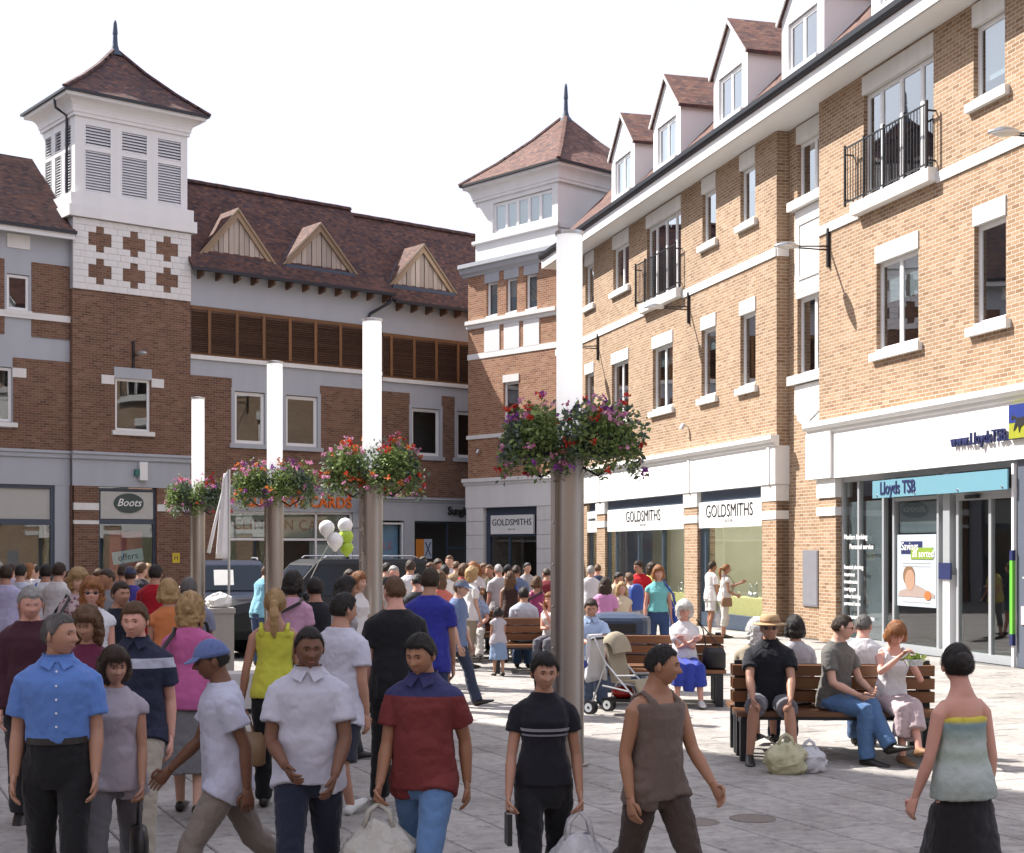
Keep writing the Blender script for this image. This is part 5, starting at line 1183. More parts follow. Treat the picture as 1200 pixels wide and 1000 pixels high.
# ================================================================== CARS
M['car_black'] = pm('black_car_paint', (0.010,0.012,0.014), 0.4, 0.0, var=0.1, coat=0.12, spec=0.3); M['car_navy'] = pm('navy_car_paint', (0.010,0.016,0.035), 0.4, 0.0, var=0.1, coat=0.12, spec=0.3)
M['car_glass'] = pm('car_glass', (0.012,0.02,0.03), 0.15, 0.0, var=0.1, spec=0.3); M['tyre'] = pm('tyre', (0.015,0.015,0.016), 0.85, var=0.2); M['rim'] = pm('alloy_rim', (0.45,0.45,0.47), 0.35, 0.8, var=0.05)
M['lens'] = pm('headlamp_lens', (0.62,0.66,0.68), 0.12, var=0.05); M['tail'] = pm('tail_lamp', (0.35,0.02,0.015), 0.2); M['plate_w'] = pm('plate_white', (0.78,0.78,0.74), 0.5)
def make_car(name, label, loc, rz_, paint, plate, roof_h=1.72):
    """boxy off-roader, nose towards local -y"""
    t = thing(name, label, 'car', loc, rz_, 'dark off-road cars parked on the square')
    w, L = 0.88, 4.3; h = roof_h
    side = [(-L/2,0.42),(-L/2-0.03,0.62),(-L/2+0.06,0.92),(-L/2+0.9,1.04),(-L/2+1.15,1.08),(L/2-0.08,1.08),(L/2,0.95),(L/2,0.42)]
    sec = []
    for (y, z) in side: pass
    mb = MB()
    prof = [(0.86,0.36),(0.93,0.5),(0.96,0.8),(0.93,1.02),(0.88,1.06)]
    stn = []
    for y, top, k in ((-L/2-0.04,0.80,0.86),(-L/2+0.05,0.94,0.95),(-L/2+0.5,1.02,1.0),(-L/2+1.25,1.07,1.0),(0.6,1.08,1.0),(L/2-0.3,1.07,1.0),(L/2-0.05,1.0,0.96),(L/2,0.9,0.9)):
        ww = w*k
        stn.append([(-ww*0.92,y,0.34),(-ww,y,0.5),(-ww,y,top-0.16),(-ww*0.93,y,top),(ww*0.93,y,top),(ww,y,top-0.16),(ww,y,0.5),(ww*0.92,y,0.34)])
    mb.rings(stn); body = mb.build('body', M[paint], t)
    ca = []
    for y0, y1, z, k in ((-L/2+1.15,L/2-0.02,1.05,0.93),(-L/2+1.75,L/2-0.22,h-0.08,0.80),(-L/2+1.92,L/2-0.34,h,0.74)):
        ca.append([(-w*k,y0,z),(w*k,y0,z),(w*k,y1,z),(-w*k,y1,z)])
    MB().rings(ca).build('cabin', M[paint], t)
    def gl(p, nm='window'): 
        n_ = (Vector(p[1])-Vector(p[0])).cross(Vector(p[2])-Vector(p[0])).normalized()*0.012
        MB().rings([[tuple(Vector(q)-n_) for q in p],[tuple(Vector(q)+n_) for q in p]]).build(nm, M['car_glass'], t)
    a, b = ca[0], ca[1]
    def bil(P, u, v):  # P: 4 corners bl br tr tl
        return tuple((Vector(P[0])*(1-u)+Vector(P[1])*u)*(1-v)+(Vector(P[3])*(1-u)+Vector(P[2])*u)*v)
    Fq = (a[0],a[1],b[1],b[0]); Rq = (a[2],a[3],b[3],b[2]); S1 = (a[1],a[2],b[2],b[1]); S2 = (a[3],a[0],b[0],b[3])
    gl([bil(Fq,.06,.08),bil(Fq,.94,.08),bil(Fq,.94,.94),bil(Fq,.06,.94)], 'windscreen'); gl([bil(Rq,.08,.1),bil(Rq,.92,.1),bil(Rq,.92,.92),bil(Rq,.08,.92)], 'rear_window')
    for S in (S1, S2):
        fl_ = S is S2
        for u0, u1 in ((.05,.30),(.34,.62),(.66,.95)):
            if fl_: u0, u1 = 1-u1, 1-u0
            gl([bil(S,u0,.1),bil(S,u1,.1),bil(S,u1,.92),bil(S,u0,.92)], 'side_window')
    for sx in (-1, 1):
        for y in (-L/2+0.82, L/2-0.85):
            tm = MB().tube([(sx*(w-0.20),y,0.36),(sx*(w+0.02),y,0.36)], 0.36, 24); wh = tm.build('wheel', M['tyre'], t)
            MB().tube([(sx*(w+0.021),y,0.36),(sx*(w+0.03),y,0.36)], 0.22, 16).build('rim', M['rim'], wh)
        MB().ell((sx*0.62,-L/2-0.0,0.74), (0.13,0.06,0.12), 14, 8).build('headlight', M['lens'], t, smooth=True)
        MB().box(sx*0.80-0.06,sx*0.80+0.06,L/2-0.06,L/2+0.012,0.62,0.98).build('tail_light', M['tail'], t)
        MB().ell((sx*(w+0.12),-L/2+1.45,1.12), (0.10,0.05,0.08), 10, 6).build('mirror', M[paint], t, smooth=True)
    MB().box(-0.48,0.48,-L/2-0.10,-L/2+0.0,0.64,0.84).build('grille', M['black'], t)
    MB().box(-0.93,0.93,-L/2-0.16,-L/2+0.10,0.36,0.58).build('bumper', M['black_metal'], t); MB().box(-0.93,0.93,L/2-0.1,L/2+0.10,0.36,0.58).build('bumper', M['black_metal'], t)
    p = MB().box(-0.26,0.26,-L/2-0.175,-L/2-0.165,0.42,0.53).build('number_plate', M['plate_w'], t); text(plate, 0.11, p, (0,-L/2-0.178,0.475), M['black'], ext=0.002)
    for sx in (-1, 1): MB().tube([(sx*0.60,-0.2,h+0.02),(sx*0.60,-0.15,h+0.06),(sx*0.60,1.6,h+0.06),(sx*0.60,1.7,h+0.02)], 0.016, 6).build('roof_rail', M['lamp_steel'], t)
    return t
make_car('parked_car', 'dark navy off-road car with papers in its windscreen behind the farthest column', (-6.15,31.5,0), R_(14), 'car_navy', 'LK52')
make_car('parked_car', 'black off-road car right of the concrete bin, its side windows in view', (-3.6,27.6,0), R_(-62), 'car_black', 'LK03', 1.78)
t = thing('windscreen_notice', 'white paper notice in the windscreen of the navy car', 'notice', (-5.98,30.13,1.22), R_(14)); MB().box(-0.2,0.2,-0.012,0.0,0,0.42).build('sheet', M['plate_w'], t, rot=(R_(-42),0,0))
# ================================================================== SHOPPING BAGS
def carrier_mat(name, col):
    m, n, l, b = nodes(name); tc = n.new('ShaderNodeTexCoord')
    f = noise(n, l, tc.outputs['Object'], 14, 5, 0.6, 0.8)
    c = mixcol(n, l, sc3(col,0.85), sc3(col,1.1), f); l.new(c, b.inputs['Base Color']); b.inputs['Roughness'].default_value = 0.35
    t_ = n.new('ShaderNodeBsdfTranslucent'); l.new(c, t_.inputs[0]); mx = n.new('ShaderNodeMixShader'); mx.inputs[0].default_value = 0.3
    bm_ = bump(n, l, b, f, 0.8, 0.03)
    l.new(b.outputs[0], mx.inputs[1]); l.new(t_.outputs[0], mx.inputs[2]); l.new(mx.outputs[0], n['Material Output'].inputs[0]); return m
M['bag_cream'] = carrier_mat('cream_plastic', (0.66,0.64,0.42)); M['bag_white'] = carrier_mat('white_plastic', (0.72,0.72,0.75)); M['bag_pale'] = carrier_mat('pale_plastic', (0.66,0.64,0.58))
def carrier(label, loc, w, h, d, mat, seed, held=False, mark=None):
    t = thing('carrier_bag', label, 'bag', loc, random.Random(seed).uniform(-.4,.4))
    rr_ = []; n_ = 44
    for k in range(21):
        u = k/20; z = h*u; s = (0.80+0.35*math.sin(math.pi*min(1,u*0.9+0.1)))*(1.0 if u < 0.65 else 1-(u-0.65)*1.5)
        ring = []
        for j in range(n_):
            a = 2*math.pi*j/n_; q = 1+0.30*mnoise.noise(Vector((math.cos(a)*2.2,math.sin(a)*2.2,u*4+seed)))+0.22*abs(mnoise.noise(Vector((math.cos(a)*5,math.sin(a)*5,u*7+seed))))+0.10*abs(mnoise.noise(Vector((math.cos(a)*11,math.sin(a)*11,u*15+seed))))
            ring.append((w/2*s*q*math.cos(a), d/2*s*q*math.sin(a), z+0.05*mnoise.noise(Vector((a,seed,u*3)))*(u > 0.05)))
        rr_.append(ring)
    MB().rings(rr_).build('bag_body', M[mat], t, smooth=True)
    for sy in (-1, 1):
        MB().tube([(-w*0.22,sy*d*0.16,h*0.93),(-w*0.15,sy*d*0.1,h*1.15),(0,sy*0.02,h*1.26),(w*0.15,sy*d*0.1,h*1.15),(w*0.22,sy*d*0.16,h*0.93)], [(0.013,0.004)]*5, 6).build('handle', M[mat], t, smooth=True)
    if mark: MB().ell((w*0.22,-d*0.46,h*0.22),(0.045,0.012,0.03),10,6).build('printed_mark', M[mark], t)
    return t
carrier('bulging cream carrier bag at the feet of the man in the straw hat', (2.40,12.70,0), 0.30, 0.27, 0.24, 'bag_cream', 3, mark='tail')
carrier('white carrier bag leaning beside the cream one by the bench', (2.62,12.78,0), 0.24, 0.22, 0.22, 'bag_white', 7)
# ================================================================== PEOPLE
BAKE = []
folds = bpy.data.textures.new('folds', 'CLOUDS'); folds.noise_scale = 0.085; folds.noise_depth = 2; folds.noise_type = 'HARD_NOISE'
locks = bpy.data.textures.new('locks', 'CLOUDS'); locks.noise_scale = 0.035; locks.noise_depth = 1
CM = {}
def cloth(col, rough=0.85, key=None):
    k = key or tuple(round(c,3) for c in col)
    if k in CM: return CM[k]
    m, n, l, b = nodes('cloth')
    tc = n.new('ShaderNodeTexCoord'); v = tc.outputs['Object']
    f = noise(n, l, v, 9, 5, 0.6, 0.3); w = noise(n, l, v, 420, 2)
    l.new(mixcol(n, l, sc3(col,0.94), sc3(col,1.06), f), b.inputs['Base Color'])
    b.inputs['Roughness'].default_value = rough; b.inputs['Specular IOR Level'].default_value = 0.2; b.inputs['Sheen Weight'].default_value = 0.15
    mp = n.new('ShaderNodeMapping'); mp.inputs['Scale'].default_value = (1,1,0.45); l.new(v, mp.inputs[0])
    f2 = noise(n, l, mp.outputs[0], 9, 3, 0.5, 0.9)
    ad = n.new('ShaderNodeMath'); ad.operation = 'MULTIPLY_ADD'; l.new(w, ad.inputs[0]); ad.inputs[1].default_value = 0.06; l.new(f2, ad.inputs[2])
    bump(n, l, b, ad.outputs[0], 0.45, 0.03)
    CM[k] = m; return m
def stripe_cloth(stops, scale, key):
    if key in CM: return CM[key]
    m, n, l, b = nodes('striped_cloth'); tc = n.new('ShaderNodeTexCoord'); sp = n.new('ShaderNodeSeparateXYZ'); l.new(tc.outputs['Object'], sp.inputs[0])
    mr = n.new('ShaderNodeMapRange'); l.new(sp.outputs[2], mr.inputs[0]); mr.inputs[1].default_value = scale[0]; mr.inputs[2].default_value = scale[1]
    r = ramp(n, l, mr.outputs[0], stops); l.new(r, b.inputs['Base Color'])
    n_ = [x for x in n if x.type == 'VALTORGB'][0]; n_.color_ramp.interpolation = 'EASE'
    b.inputs['Roughness'].default_value = 0.85; bump(n, l, b, noise(n, l, tc.outputs['Object'], 18, 3), 0.5, 0.02); CM[key] = m; return m
def floral_cloth(base, spot, key):
    if key in CM: return CM[key]
    m, n, l, b = nodes('printed_cloth'); tc = n.new('ShaderNodeTexCoord'); vo = n.new('ShaderNodeTexVoronoi'); vo.inputs['Scale'].default_value = 22; l.new(tc.outputs['Object'], vo.inputs[0])
    l.new(mixcol(n, l, spot, base, ramp(n, l, vo.outputs['Distance'], [(0.25,(0,0,0)),(0.45,(1,1,1))])), b.inputs['Base Color']); b.inputs['Roughness'].default_value = 0.85; CM[key] = m; return m
def skin_mat(name, col):
    m, n, l, b = nodes(name); tc = n.new('ShaderNodeTexCoord'); f = noise(n, l, tc.outputs['Object'], 14, 4)
    l.new(mixcol(n, l, sc3(col,0.88), (min(1,col[0]*1.12),col[1]*1.02,col[2]*0.98), f), b.inputs['Base Color'])
    b.inputs['Roughness'].default_value = 0.48; b.inputs['Specular IOR Level'].default_value = 0.35
    b.inputs['Subsurface Weight'].default_value = 0.0
    bump(n, l, b, noise(n, l, tc.outputs['Object'], 120, 2), 0.08, 0.004); return m
SK = {'fair': skin_mat('skin_fair', (0.53,0.33,0.25)), 'tan': skin_mat('skin_tan', (0.40,0.225,0.155)), 'olive': skin_mat('skin_olive', (0.33,0.175,0.105)), 'brown': skin_mat('skin_brown', (0.15,0.072,0.042)), 'pink': skin_mat('skin_pink', (0.58,0.32,0.25))}
def hair_mat(name, c1, c2):
    m, n, l, b = nodes(name); tc = n.new('ShaderNodeTexCoord'); mp = n.new('ShaderNodeMapping'); mp.inputs['Scale'].default_value = (90,90,9); l.new(tc.outputs['Object'], mp.inputs[0])
    f = noise(n, l, mp.outputs[0], 1, 4, 0.6, 0.5); l.new(mixcol(n, l, c1, c2, f), b.inputs['Base Color']); b.inputs['Roughness'].default_value = 0.5; b.inputs['Specular IOR Level'].default_value = 0.35
    bump(n, l, b, f, 0.9, 0.012); return m
HM = {'black': hair_mat('hair_black', (0.008,0.007,0.007), (0.028,0.022,0.018)), 'dark': hair_mat('hair_dark_brown', (0.022,0.012,0.008), (0.06,0.035,0.02)), 'brown': hair_mat('hair_brown', (0.07,0.036,0.018), (0.16,0.085,0.04)),
      'blond': hair_mat('hair_blond', (0.26,0.15,0.06), (0.50,0.34,0.16)), 'grey': hair_mat('hair_grey', (0.22,0.21,0.20), (0.42,0.41,0.40)), 'white': hair_mat('hair_white', (0.50,0.49,0.47), (0.76,0.75,0.72)), 'ginger': hair_mat('hair_ginger', (0.20,0.07,0.025), (0.38,0.17,0.06)), 'salt': hair_mat('hair_salt', (0.06,0.055,0.05), (0.20,0.19,0.18))}
M['eye_white'] = pm('eye_white', (0.70,0.68,0.65), 0.3, var=0.02); M['iris'] = pm('iris', (0.03,0.02,0.015), 0.15, var=0.05); M['lip'] = pm('lip', (0.36,0.13,0.11), 0.45, var=0.08)
M['shoe_dark'] = pm('dark_leather', (0.02,0.017,0.015), 0.4, var=0.2); M['shoe_white'] = pm('white_trainer', (0.62,0.62,0.60), 0.5, var=0.1); M['shoe_tan'] = pm('tan_leather', (0.22,0.12,0.06), 0.5, var=0.2)
M['leather_black'] = pm('black_leather', (0.014,0.013,0.014), 0.4, var=0.2, bmp=0.2); M['leather_tan'] = pm('tan_bag', (0.26,0.16,0.08), 0.5, var=0.2); M['nylon_blue'] = pm('blue_nylon', (0.02,0.06,0.30), 0.5, var=0.2, vs=9); M['straw'] = pm('straw', (0.38,0.25,0.13), 0.8, var=0.25, vs=30, bmp=0.4, bs=120)
M['denim_cap'] = cloth((0.10,0.13,0.22)); M['sunglass'] = pm('sunglass_lens', (0.01,0.01,0.012), 0.1, spec=0.8)

TM = [(-.085,.060,.050,0),(-.05,.082,.064,0),(0,.095,.069,.004),(.05,.093,.066,.002),(.10,.088,.062,-.002),(.17,.094,.065,-.002),(.22,.105,.069,0),(.250,.110,.065,.003),(.272,.102,.056,.006),(.290,.080,.047,.007),(.306,.056,.041,.007),(.322,.038,.037,.005),(.345,.033,.035,-.002),(.37,.032,.035,-.008)]
TF = [(-.085,.062,.052,0),(-.05,.088,.068,.002),(0,.102,.074,.006),(.05,.092,.066,.002),(.11,.075,.056,-.002),(.17,.083,.062,-.006),(.205,.092,.073,-.014),(.245,.096,.061,-.002),(.270,.088,.051,.004),(.288,.068,.043,.006),(.304,.047,.037,.006),(.320,.032,.033,.004),(.345,.028,.030,-.002),(.37,.027,.030,-.008)]
def tab(T, t):
    if t <= T[0][0]: return T[0][1:]
    for a, b in zip(T[:-1], T[1:]):
        if t <= b[0]:
            k = (t-a[0])/(b[0]-a[0]); return tuple(a[i]+(b[i]-a[i])*k for i in (1,2,3))
    return T[-1][1:]
def g2(x, y, cx, cy, sx, sy): return math.exp(-((x-cx)/sx)**2-((y-cy)/sy)**2)
def head_point(d, fem, full=True):
    x, y, z = d
    w, dp, hh = (.0435,.0545,.066) if not fem else (.0415,.052,.064)
    px_, py_, pz = x*w, y*dp, z*hh
    if z < 0:
        j = -z; px_ *= 1-(.30 if not fem else .38)*j**1.6
        if y > 0: py_ *= 1-.55*j
        else: py_ *= 1-.10*j*j
    if z > 0.3: px_ *= 1-.05*(z-.3)
    if y > 0.2 and z > -.2: py_ *= 1.06
    if y < -0.15 and full:
        f = min(1, (-y-.15)/.35); o = 0
        nz = max(0, min(1, (0.12-z)/0.36)) if z > -0.26 else max(0, 1-(-0.26-z)/0.10)
        o += .0175*nz*math.exp(-(x/(.09+.10*nz))**2)
        o += .0035*g2(x, z, 0, .20, .55, .10)
        for s in (-1, 1):
            o -= .0085*g2(x, z, s*.36, .06, .17, .11); o += .003*g2(x, z, s*.50, -.22, .22, .18)
        o += .0042*g2(x, z, 0, -.47, .26, .055)+.0042*g2(x, z, 0, -.58, .24, .06)-.003*g2(x, z, 0, -.525, .26, .022)
        o += .0065*g2(x, z, 0, -.86, .26, .16)
        py_ -= o*f
    return Vector((px_, py_, pz))
def sphere_dirs(nu, nv):
    return [[Vector((math.sin(math.pi*(.015+.97*k/nv))*math.cos(2*math.pi*j/nu), math.sin(math.pi*(.015+.97*k/nv))*math.sin(2*math.pi*j/nu), -math.cos(math.pi*(.015+.97*k/nv)))) for j in range(nu)] for k in range(nv+1)]
def ik(S, T, l1, l2, pole):
    S, T = Vector(S), Vector(T); d = T-S; L = min(d.length, (l1+l2)*0.995); dn = d.normalized(); T = S+dn*L
    a = (l1*l1-l2*l2+L*L)/(2*L); hgt = math.sqrt(max(0, l1*l1-a*a)); p = Vector(pole); p = (p-dn*p.dot(dn)).normalized()
    return S+dn*a+p*hgt, T
def rod(mb, pts, rad, n=12): mb.tube(pts, rad, n); return mb

def person(label, px, d, yh, face=0, sex='m', skin='fair', hair=('short','brown'), top=('tee',(0.5,0.5,0.5)), bottom=('trousers',(0.05,0.05,0.06)), shoes='shoe_dark', lod=1, bw=1.0, bd=1.0,
           lean=2, head=(0,0), legs=((4,4),(-3,5)), arms=None, spread=0.0, h=None, pos=None, seat=None, hat=None, glasses=False, cap=None, grip=(0.5,0.5), tuck=False, group=None, legab=(0,0)):
    """one figure. legs = ((hip,knee) left, (hip,knee) right) in degrees; arms = dict L/R -> ('fk',flex,abduct,elbow,inward) or ('ik',(x,y,z) in the figure's frame)"""
    bw = 1+(bw-1)*.6; bw *= 0.89 if lod == 0 else 0.92; bd *= 0.93; fem = sex == 'f'; T = TF if fem else TM
    if lod == 0 and not pos: d *= 1.08
    x, y = pos if pos else ((px-600)/1700*d, d)
    h = h or 1.95-(yh-645)*d/1700
    root = thing('person', label, 'person', (x, y, 0), R_(face), group)
    vox = (0.009, 0.012, 0.017)[lod]
    # ---------------- skeleton
    lt_, ls_, ah = .245*h, .243*h, .045*h
    fwd = Vector((0,-1,0))
    Hz = 0.0; hipw = (.052 if not fem else .054)*h
    J = {}
    for s, nm, (a, k) in ((1,'L',legs[0]),(-1,'R',legs[1])):
        ab = R_(legab[0 if s > 0 else 1]+spread)
        a, k2 = R_(a), R_(a-k) if False else R_(a)-R_(k)
        hp = Vector((s*hipw, 0, -.01*h)); kn = hp+Vector((s*math.sin(ab)*lt_, -math.sin(a)*math.cos(ab)*lt_, -math.cos(a)*math.cos(ab)*lt_))
        an = kn+Vector((s*math.sin(ab*0.6)*ls_, -math.sin(k2)*ls_, -math.cos(k2)*ls_))
        J[nm] = [hp, kn, an, k2]
    low = min(J['L'][2].z, J['R'][2].z)-ah
    pz = -low if seat is None else seat+.092*h/1.72
    up = Vector((0, 0, pz))
    for nm in 'LR': J[nm][:3] = [p+up for p in J[nm][:3]]
    ln = R_(lean); spd = Vector((0, -math.sin(ln), math.cos(ln))); spn = Vector((0, math.cos(ln), math.sin(ln)))
    def sp(t, off=0): return up+spd*(t*h)+spn*(off*h)
    def ring(t, add=0.0, n=20, sx=1.0, sy=1.0, td=None):
        w, dp, o = tab(T, t if td is None else td); c = sp(t, o); k = 1.0 if t > .31 else 1.0
        W_ = w*h*(bw if t < .31 else 1)*sx+add; D_ = dp*h*(bd if t < .31 else 1)*sy+add; r = []
        for j in range(n):
            a = 2*math.pi*j/n; ca, sa = math.cos(a), math.sin(a); e = 0.86
            r.append(c+Vector((1,0,0))*(W_*math.copysign(abs(ca)**e, ca))+spn*(D_*math.copysign(abs(sa)**e, sa)))
        return r
    shw = (.101 if not fem else .092)*h*(0.4+0.6*bw)
    lu, lf = .168*h, .146*h
    arms = arms or {}
    A = {}
    for s, nm in ((1,'L'),(-1,'R')):
        S = sp(.258, .004)+Vector((s*shw, 0, 0))
        spec = arms.get(nm, ('fk', 4, 7, 14, 2))
        if spec[0] == 'fk':
            _, fl, ab, el, inw = spec; ab = ab*0.6; fl_, ab_, el_ = R_(fl), R_(ab), R_(el)
            du = Vector((s*math.sin(ab_), -math.sin(fl_)*math.cos(ab_), -math.cos(fl_)*math.cos(ab_))); E_ = S+du*lu
            i_2 = R_(inw); q = fl_+el_
            df = Vector((s*(math.sin(ab_)*0.6-math.sin(i_2)), -math.sin(q)*math.cos(i_2), -math.cos(q)*math.cos(i_2))).normalized(); Wr = E_+df*lf
        else:
            E_, Wr = ik(S, spec[1], lu, lf, (s*0.9, 0.8, -0.7)); df = (Wr-E_).normalized()
        A[nm] = (S, E_, Wr, df)
    # ---------------- body: one continuous skin
    b = MB()
    b.rings([ring(t, -0.012 if t < .30 else -.002) for t in (-.085,-.05,0,.05,.10,.17,.215,.25,.272,.290,.306,.322,.345,.37)])
    if fem and lod < 2 and True:
        pass
    nt = sp(.362, -.008); hy, hp_ = R_(head[0]), R_(head[1])
    HM_ = Matrix.Rotation(hy, 3, 'Z') @ Matrix.Rotation(hp_+ln*0.3, 3, 'X')
    hc = nt+HM_ @ Vector((0, -.008*h, .024*h))
    res = ((72,56),(40,30),(20,14))[lod]
    def hd(dv, k=1.0, add=0.0, full=True):
        p = head_point(dv, fem, full)*h*k; 
        if add: p = p+Vector(dv)*add
        return hc+HM_ @ p
    hb_ = MB() if lod < 2 else b
    hb_.rings([[hd(v) for v in row] for row in sphere_dirs(*res)])
    for s in (-1, 1):
        hb_.ell(hc+HM_ @ Vector((s*.0455*h, .006*h, -.002*h)), (.006*h, .012*h, .018*h), 8, 6)
    hands = {}
    for s, nm in ((1,'L'),(-1,'R')):
        S, E_, Wr, df = A[nm]; f = (1.0 if not fem else 0.86)*h/1.75*(0.6+0.4*bw)
        b.tube([S-Vector((s*.03*h,0,-.010*h)), S+(E_-S)*.14, S+(E_-S)*.5, E_, E_+(Wr-E_)*.3, E_+(Wr-E_)*.7, Wr], [.048*f,.054*f,.047*f,.040*f,.043*f,.033*f,.026*f], 12)
        th = Vector((0,-0.75,0.66)); th = (th-df*th.dot(df)).normalized(); pn = df.cross(th)
        if pn.x*s > 0: pn = -pn
        u = h/1.75*(1.0 if not fem else 0.92); pe = Wr+df*.085*u
        hb_.tube([Wr-df*.035*u, Wr+df*.03*u, Wr+df*.06*u, pe, pe+df*.012*u], [(.024*u,.020*u),(.034*u,.017*u),(.041*u,.016*u),(.040*u,.014*u),(.034*u,.010*u)], 14, ref=th)
        gr_ = grip[0 if nm == 'L' else 1]
        if lod < 2:
            for q, Lf in enumerate((.072,.082,.076,.060)):
                base = Wr+df*.080*u+th*(.031-.0205*q)*u; p = [base]; dirn = df.copy()
                for seg, (c_, kk) in enumerate(((22,.42),(38,.33),(30,.25))):
                    a_ = R_(c_*gr_*1.6); cur = math.cos(a_)*dirn+math.sin(a_)*pn; dirn = cur.normalized(); p.append(p[-1]+dirn*Lf*kk*u)
                hb_.tube(p+[p[-1]+dirn*.004*u], [.0092*u,.0090*u,.0080*u,.0066*u,.003*u], 8)
            tb_ = Wr+df*.028*u+th*.030*u
            hb_.tube([tb_-th*.012*u, tb_+(df*.6+th*.75)*.030*u, tb_+(df*.9+th*.5+pn*.35*gr_)*.052*u, tb_+(df*1.0+th*.2+pn*.6*gr_)*.072*u], [.012*u,.0115*u,.0098*u,.0075*u], 7)
        else:
            b.tube([pe-df*.01, pe+df*.04*u+pn*.012*u, pe+df*.075*u+pn*.035*u], [(.036*u,.013*u),(.032*u,.011*u),(.022*u,.008*u)], 8, ref=th)
        hands[nm] = (root, pe+df*.02*u+pn*.02*u, df)
        hp3, kn, an, k2 = J[nm]; g = (1.0 if not fem else 0.97)*h/1.75*(0.5+0.5*bw)
        b.tube([hp3+Vector((0,0,.05*h)), hp3, hp3+(kn-hp3)*.35, hp3+(kn-hp3)*.8, kn, kn+(an-kn)*.28+Vector((0,.012*h,0)), kn+(an-kn)*.6+Vector((0,.006*h,0)), an, an-Vector((0,0,.02*h))], [.052*g,.068*g,.070*g,.056*g,.050*g,.058*g,.046*g,.036*g,.036*g], 12)
        pitch = max(-0.5, min(0.75, -k2*0.75)); fd = Vector((0,-math.cos(pitch),-math.sin(pitch))); fu = Vector((0,-math.sin(pitch),math.cos(pitch)))
        if an.z-up.z < -0 and k2 > 0.25: fd = Vector((0,-math.cos(.3),math.sin(.3))); fu = Vector((0,math.sin(.3),math.cos(.3)))
        J[nm] += [fd, fu]
        hb = an-fu*.026*h
        b.tube([hb-fd*.03*h+fu*.004*h, hb+fd*.01*h+fu*.006*h, hb+fd*.06*h-fu*.003*h, hb+fd*.10*h-fu*.012*h, hb+fd*.115*h-fu*.013*h], [(.017*h,.020*h),(.020*h,.022*h),(.022*h,.014*h),(.022*h,.008*h),(.012*h,.005*h)], 10, ref=(1,0,0))
    body = b.build('body', SK[skin], root, smooth=True); BAKE.append((body, vox, 0, None, 2, hb_ if lod < 2 else None))
    # ---------------- face
    if lod < 2:
        e0 = hc
        for s in (-1, 1):
            ec = HM_ @ (head_point(Vector((s*.36,-.92,.06)).normalized(), fem)*h)+hc
            fo = HM_ @ Vector((s*.12,-1,0)).normalized()
            if glasses:
                continue
            ew = MB().ell(ec-fo*.006*h/1.75, (.0125,.0085,.0048), 10, 6, HM_).build('eye', M['eye_white'], root, smooth=True)
            MB().ell(ec+fo*.0022*h/1.75, (.0055,.004,.0046), 8, 6, HM_).build('iris', M['iris'], ew, smooth=True)
            br = [hc+HM_ @ (head_point(Vector((s*q,-.92,.215+.03*(1-abs(q-.36)*4))).normalized(), fem)*h*1.012) for q in (.16,.30,.44,.58)]
            MB().tube(br, [.0022,.0030,.0028,.0015], 6).build('eyebrow', HM[hair[1] if hair[1] not in ('white','blond') else 'brown'], root)
        lp = [hc+HM_ @ (head_point(Vector((q,-.86,-.525)).normalized(), fem)*h*1.004) for q in (-.24,-.12,0,.12,.24)]
        MB().tube(lp, [(.003,.002),(.0055,.004),(.0062,.0045),(.0055,.004),(.003,.002)], 6).build('lips', M['lip'], root, smooth=True)
        if glasses:
            gm = MB()
            for s in (-1, 1):
                c0 = hc+HM_ @ (head_point(Vector((s*.36,-.92,.05)).normalized(), fem)*h*1.03)+HM_ @ Vector((0,-.006,0))
                gm.ell(c0, (.026,.006,.019), 12, 6, HM_)
                gm.tube([c0+HM_ @ Vector((s*.024,0,.004)), hc+HM_ @ Vector((s*.047*h,-.01*h,.004*h)), hc+HM_ @ Vector((s*.048*h,.01*h,.002*h))], .0022, 5)
            gm.tube([hc+HM_ @ Vector((-.012,-.062*h,.006)), hc+HM_ @ Vector((.012,-.062*h,.006))], .003, 5)
            gm.build('glasses', M['sunglass'], root, smooth=True)
    # ---------------- hair
    st, hcol = hair
    if st != 'bald' and not (hat and st == 'short' and False):
        hm = MB(); rows = []
        low_side, low_back, thick, fr_line = {'short': (-.05,-.42,.010,.50), 'crop': (.0,-.36,.005,.55), 'bob': (-.95,-1.25,.022,.42), 'long': (-.95,-1.2,.018,.46), 'pony': (-.10,-.5,.010,.50), 'bun': (-.08,-.45,.010,.50), 'curly': (-.62,-.9,.036,.36), 'wavy': (-.9,-1.3,.030,.42)}[st]
        th_ = thick*h/1.7
        for row in sphere_dirs(max(24, res[0]), max(16, res[1])):
            rw = []
            for v in row:
                fr = -v.y                                       # 1 at the face, -1 at the nape
                edge = fr_line if fr > .55 else (low_side+(fr_line-low_side)*max(0, (fr-.12)/.43) if fr > .12 else (low_side if fr > -.35 else low_back))
                m_ = max(-1, min(1, (v.z-edge)/.10))
                k = .5+.5*m_
                a = (th_*(1.0+.35*max(0, v.z)+(.25 if fr < 0 else 0)))*k-(.022*h/1.7)*(1-k)
                rw.append(hd(v, 1.0, a, full=False))
            rows.append(rw)
        hm.rings(rows)
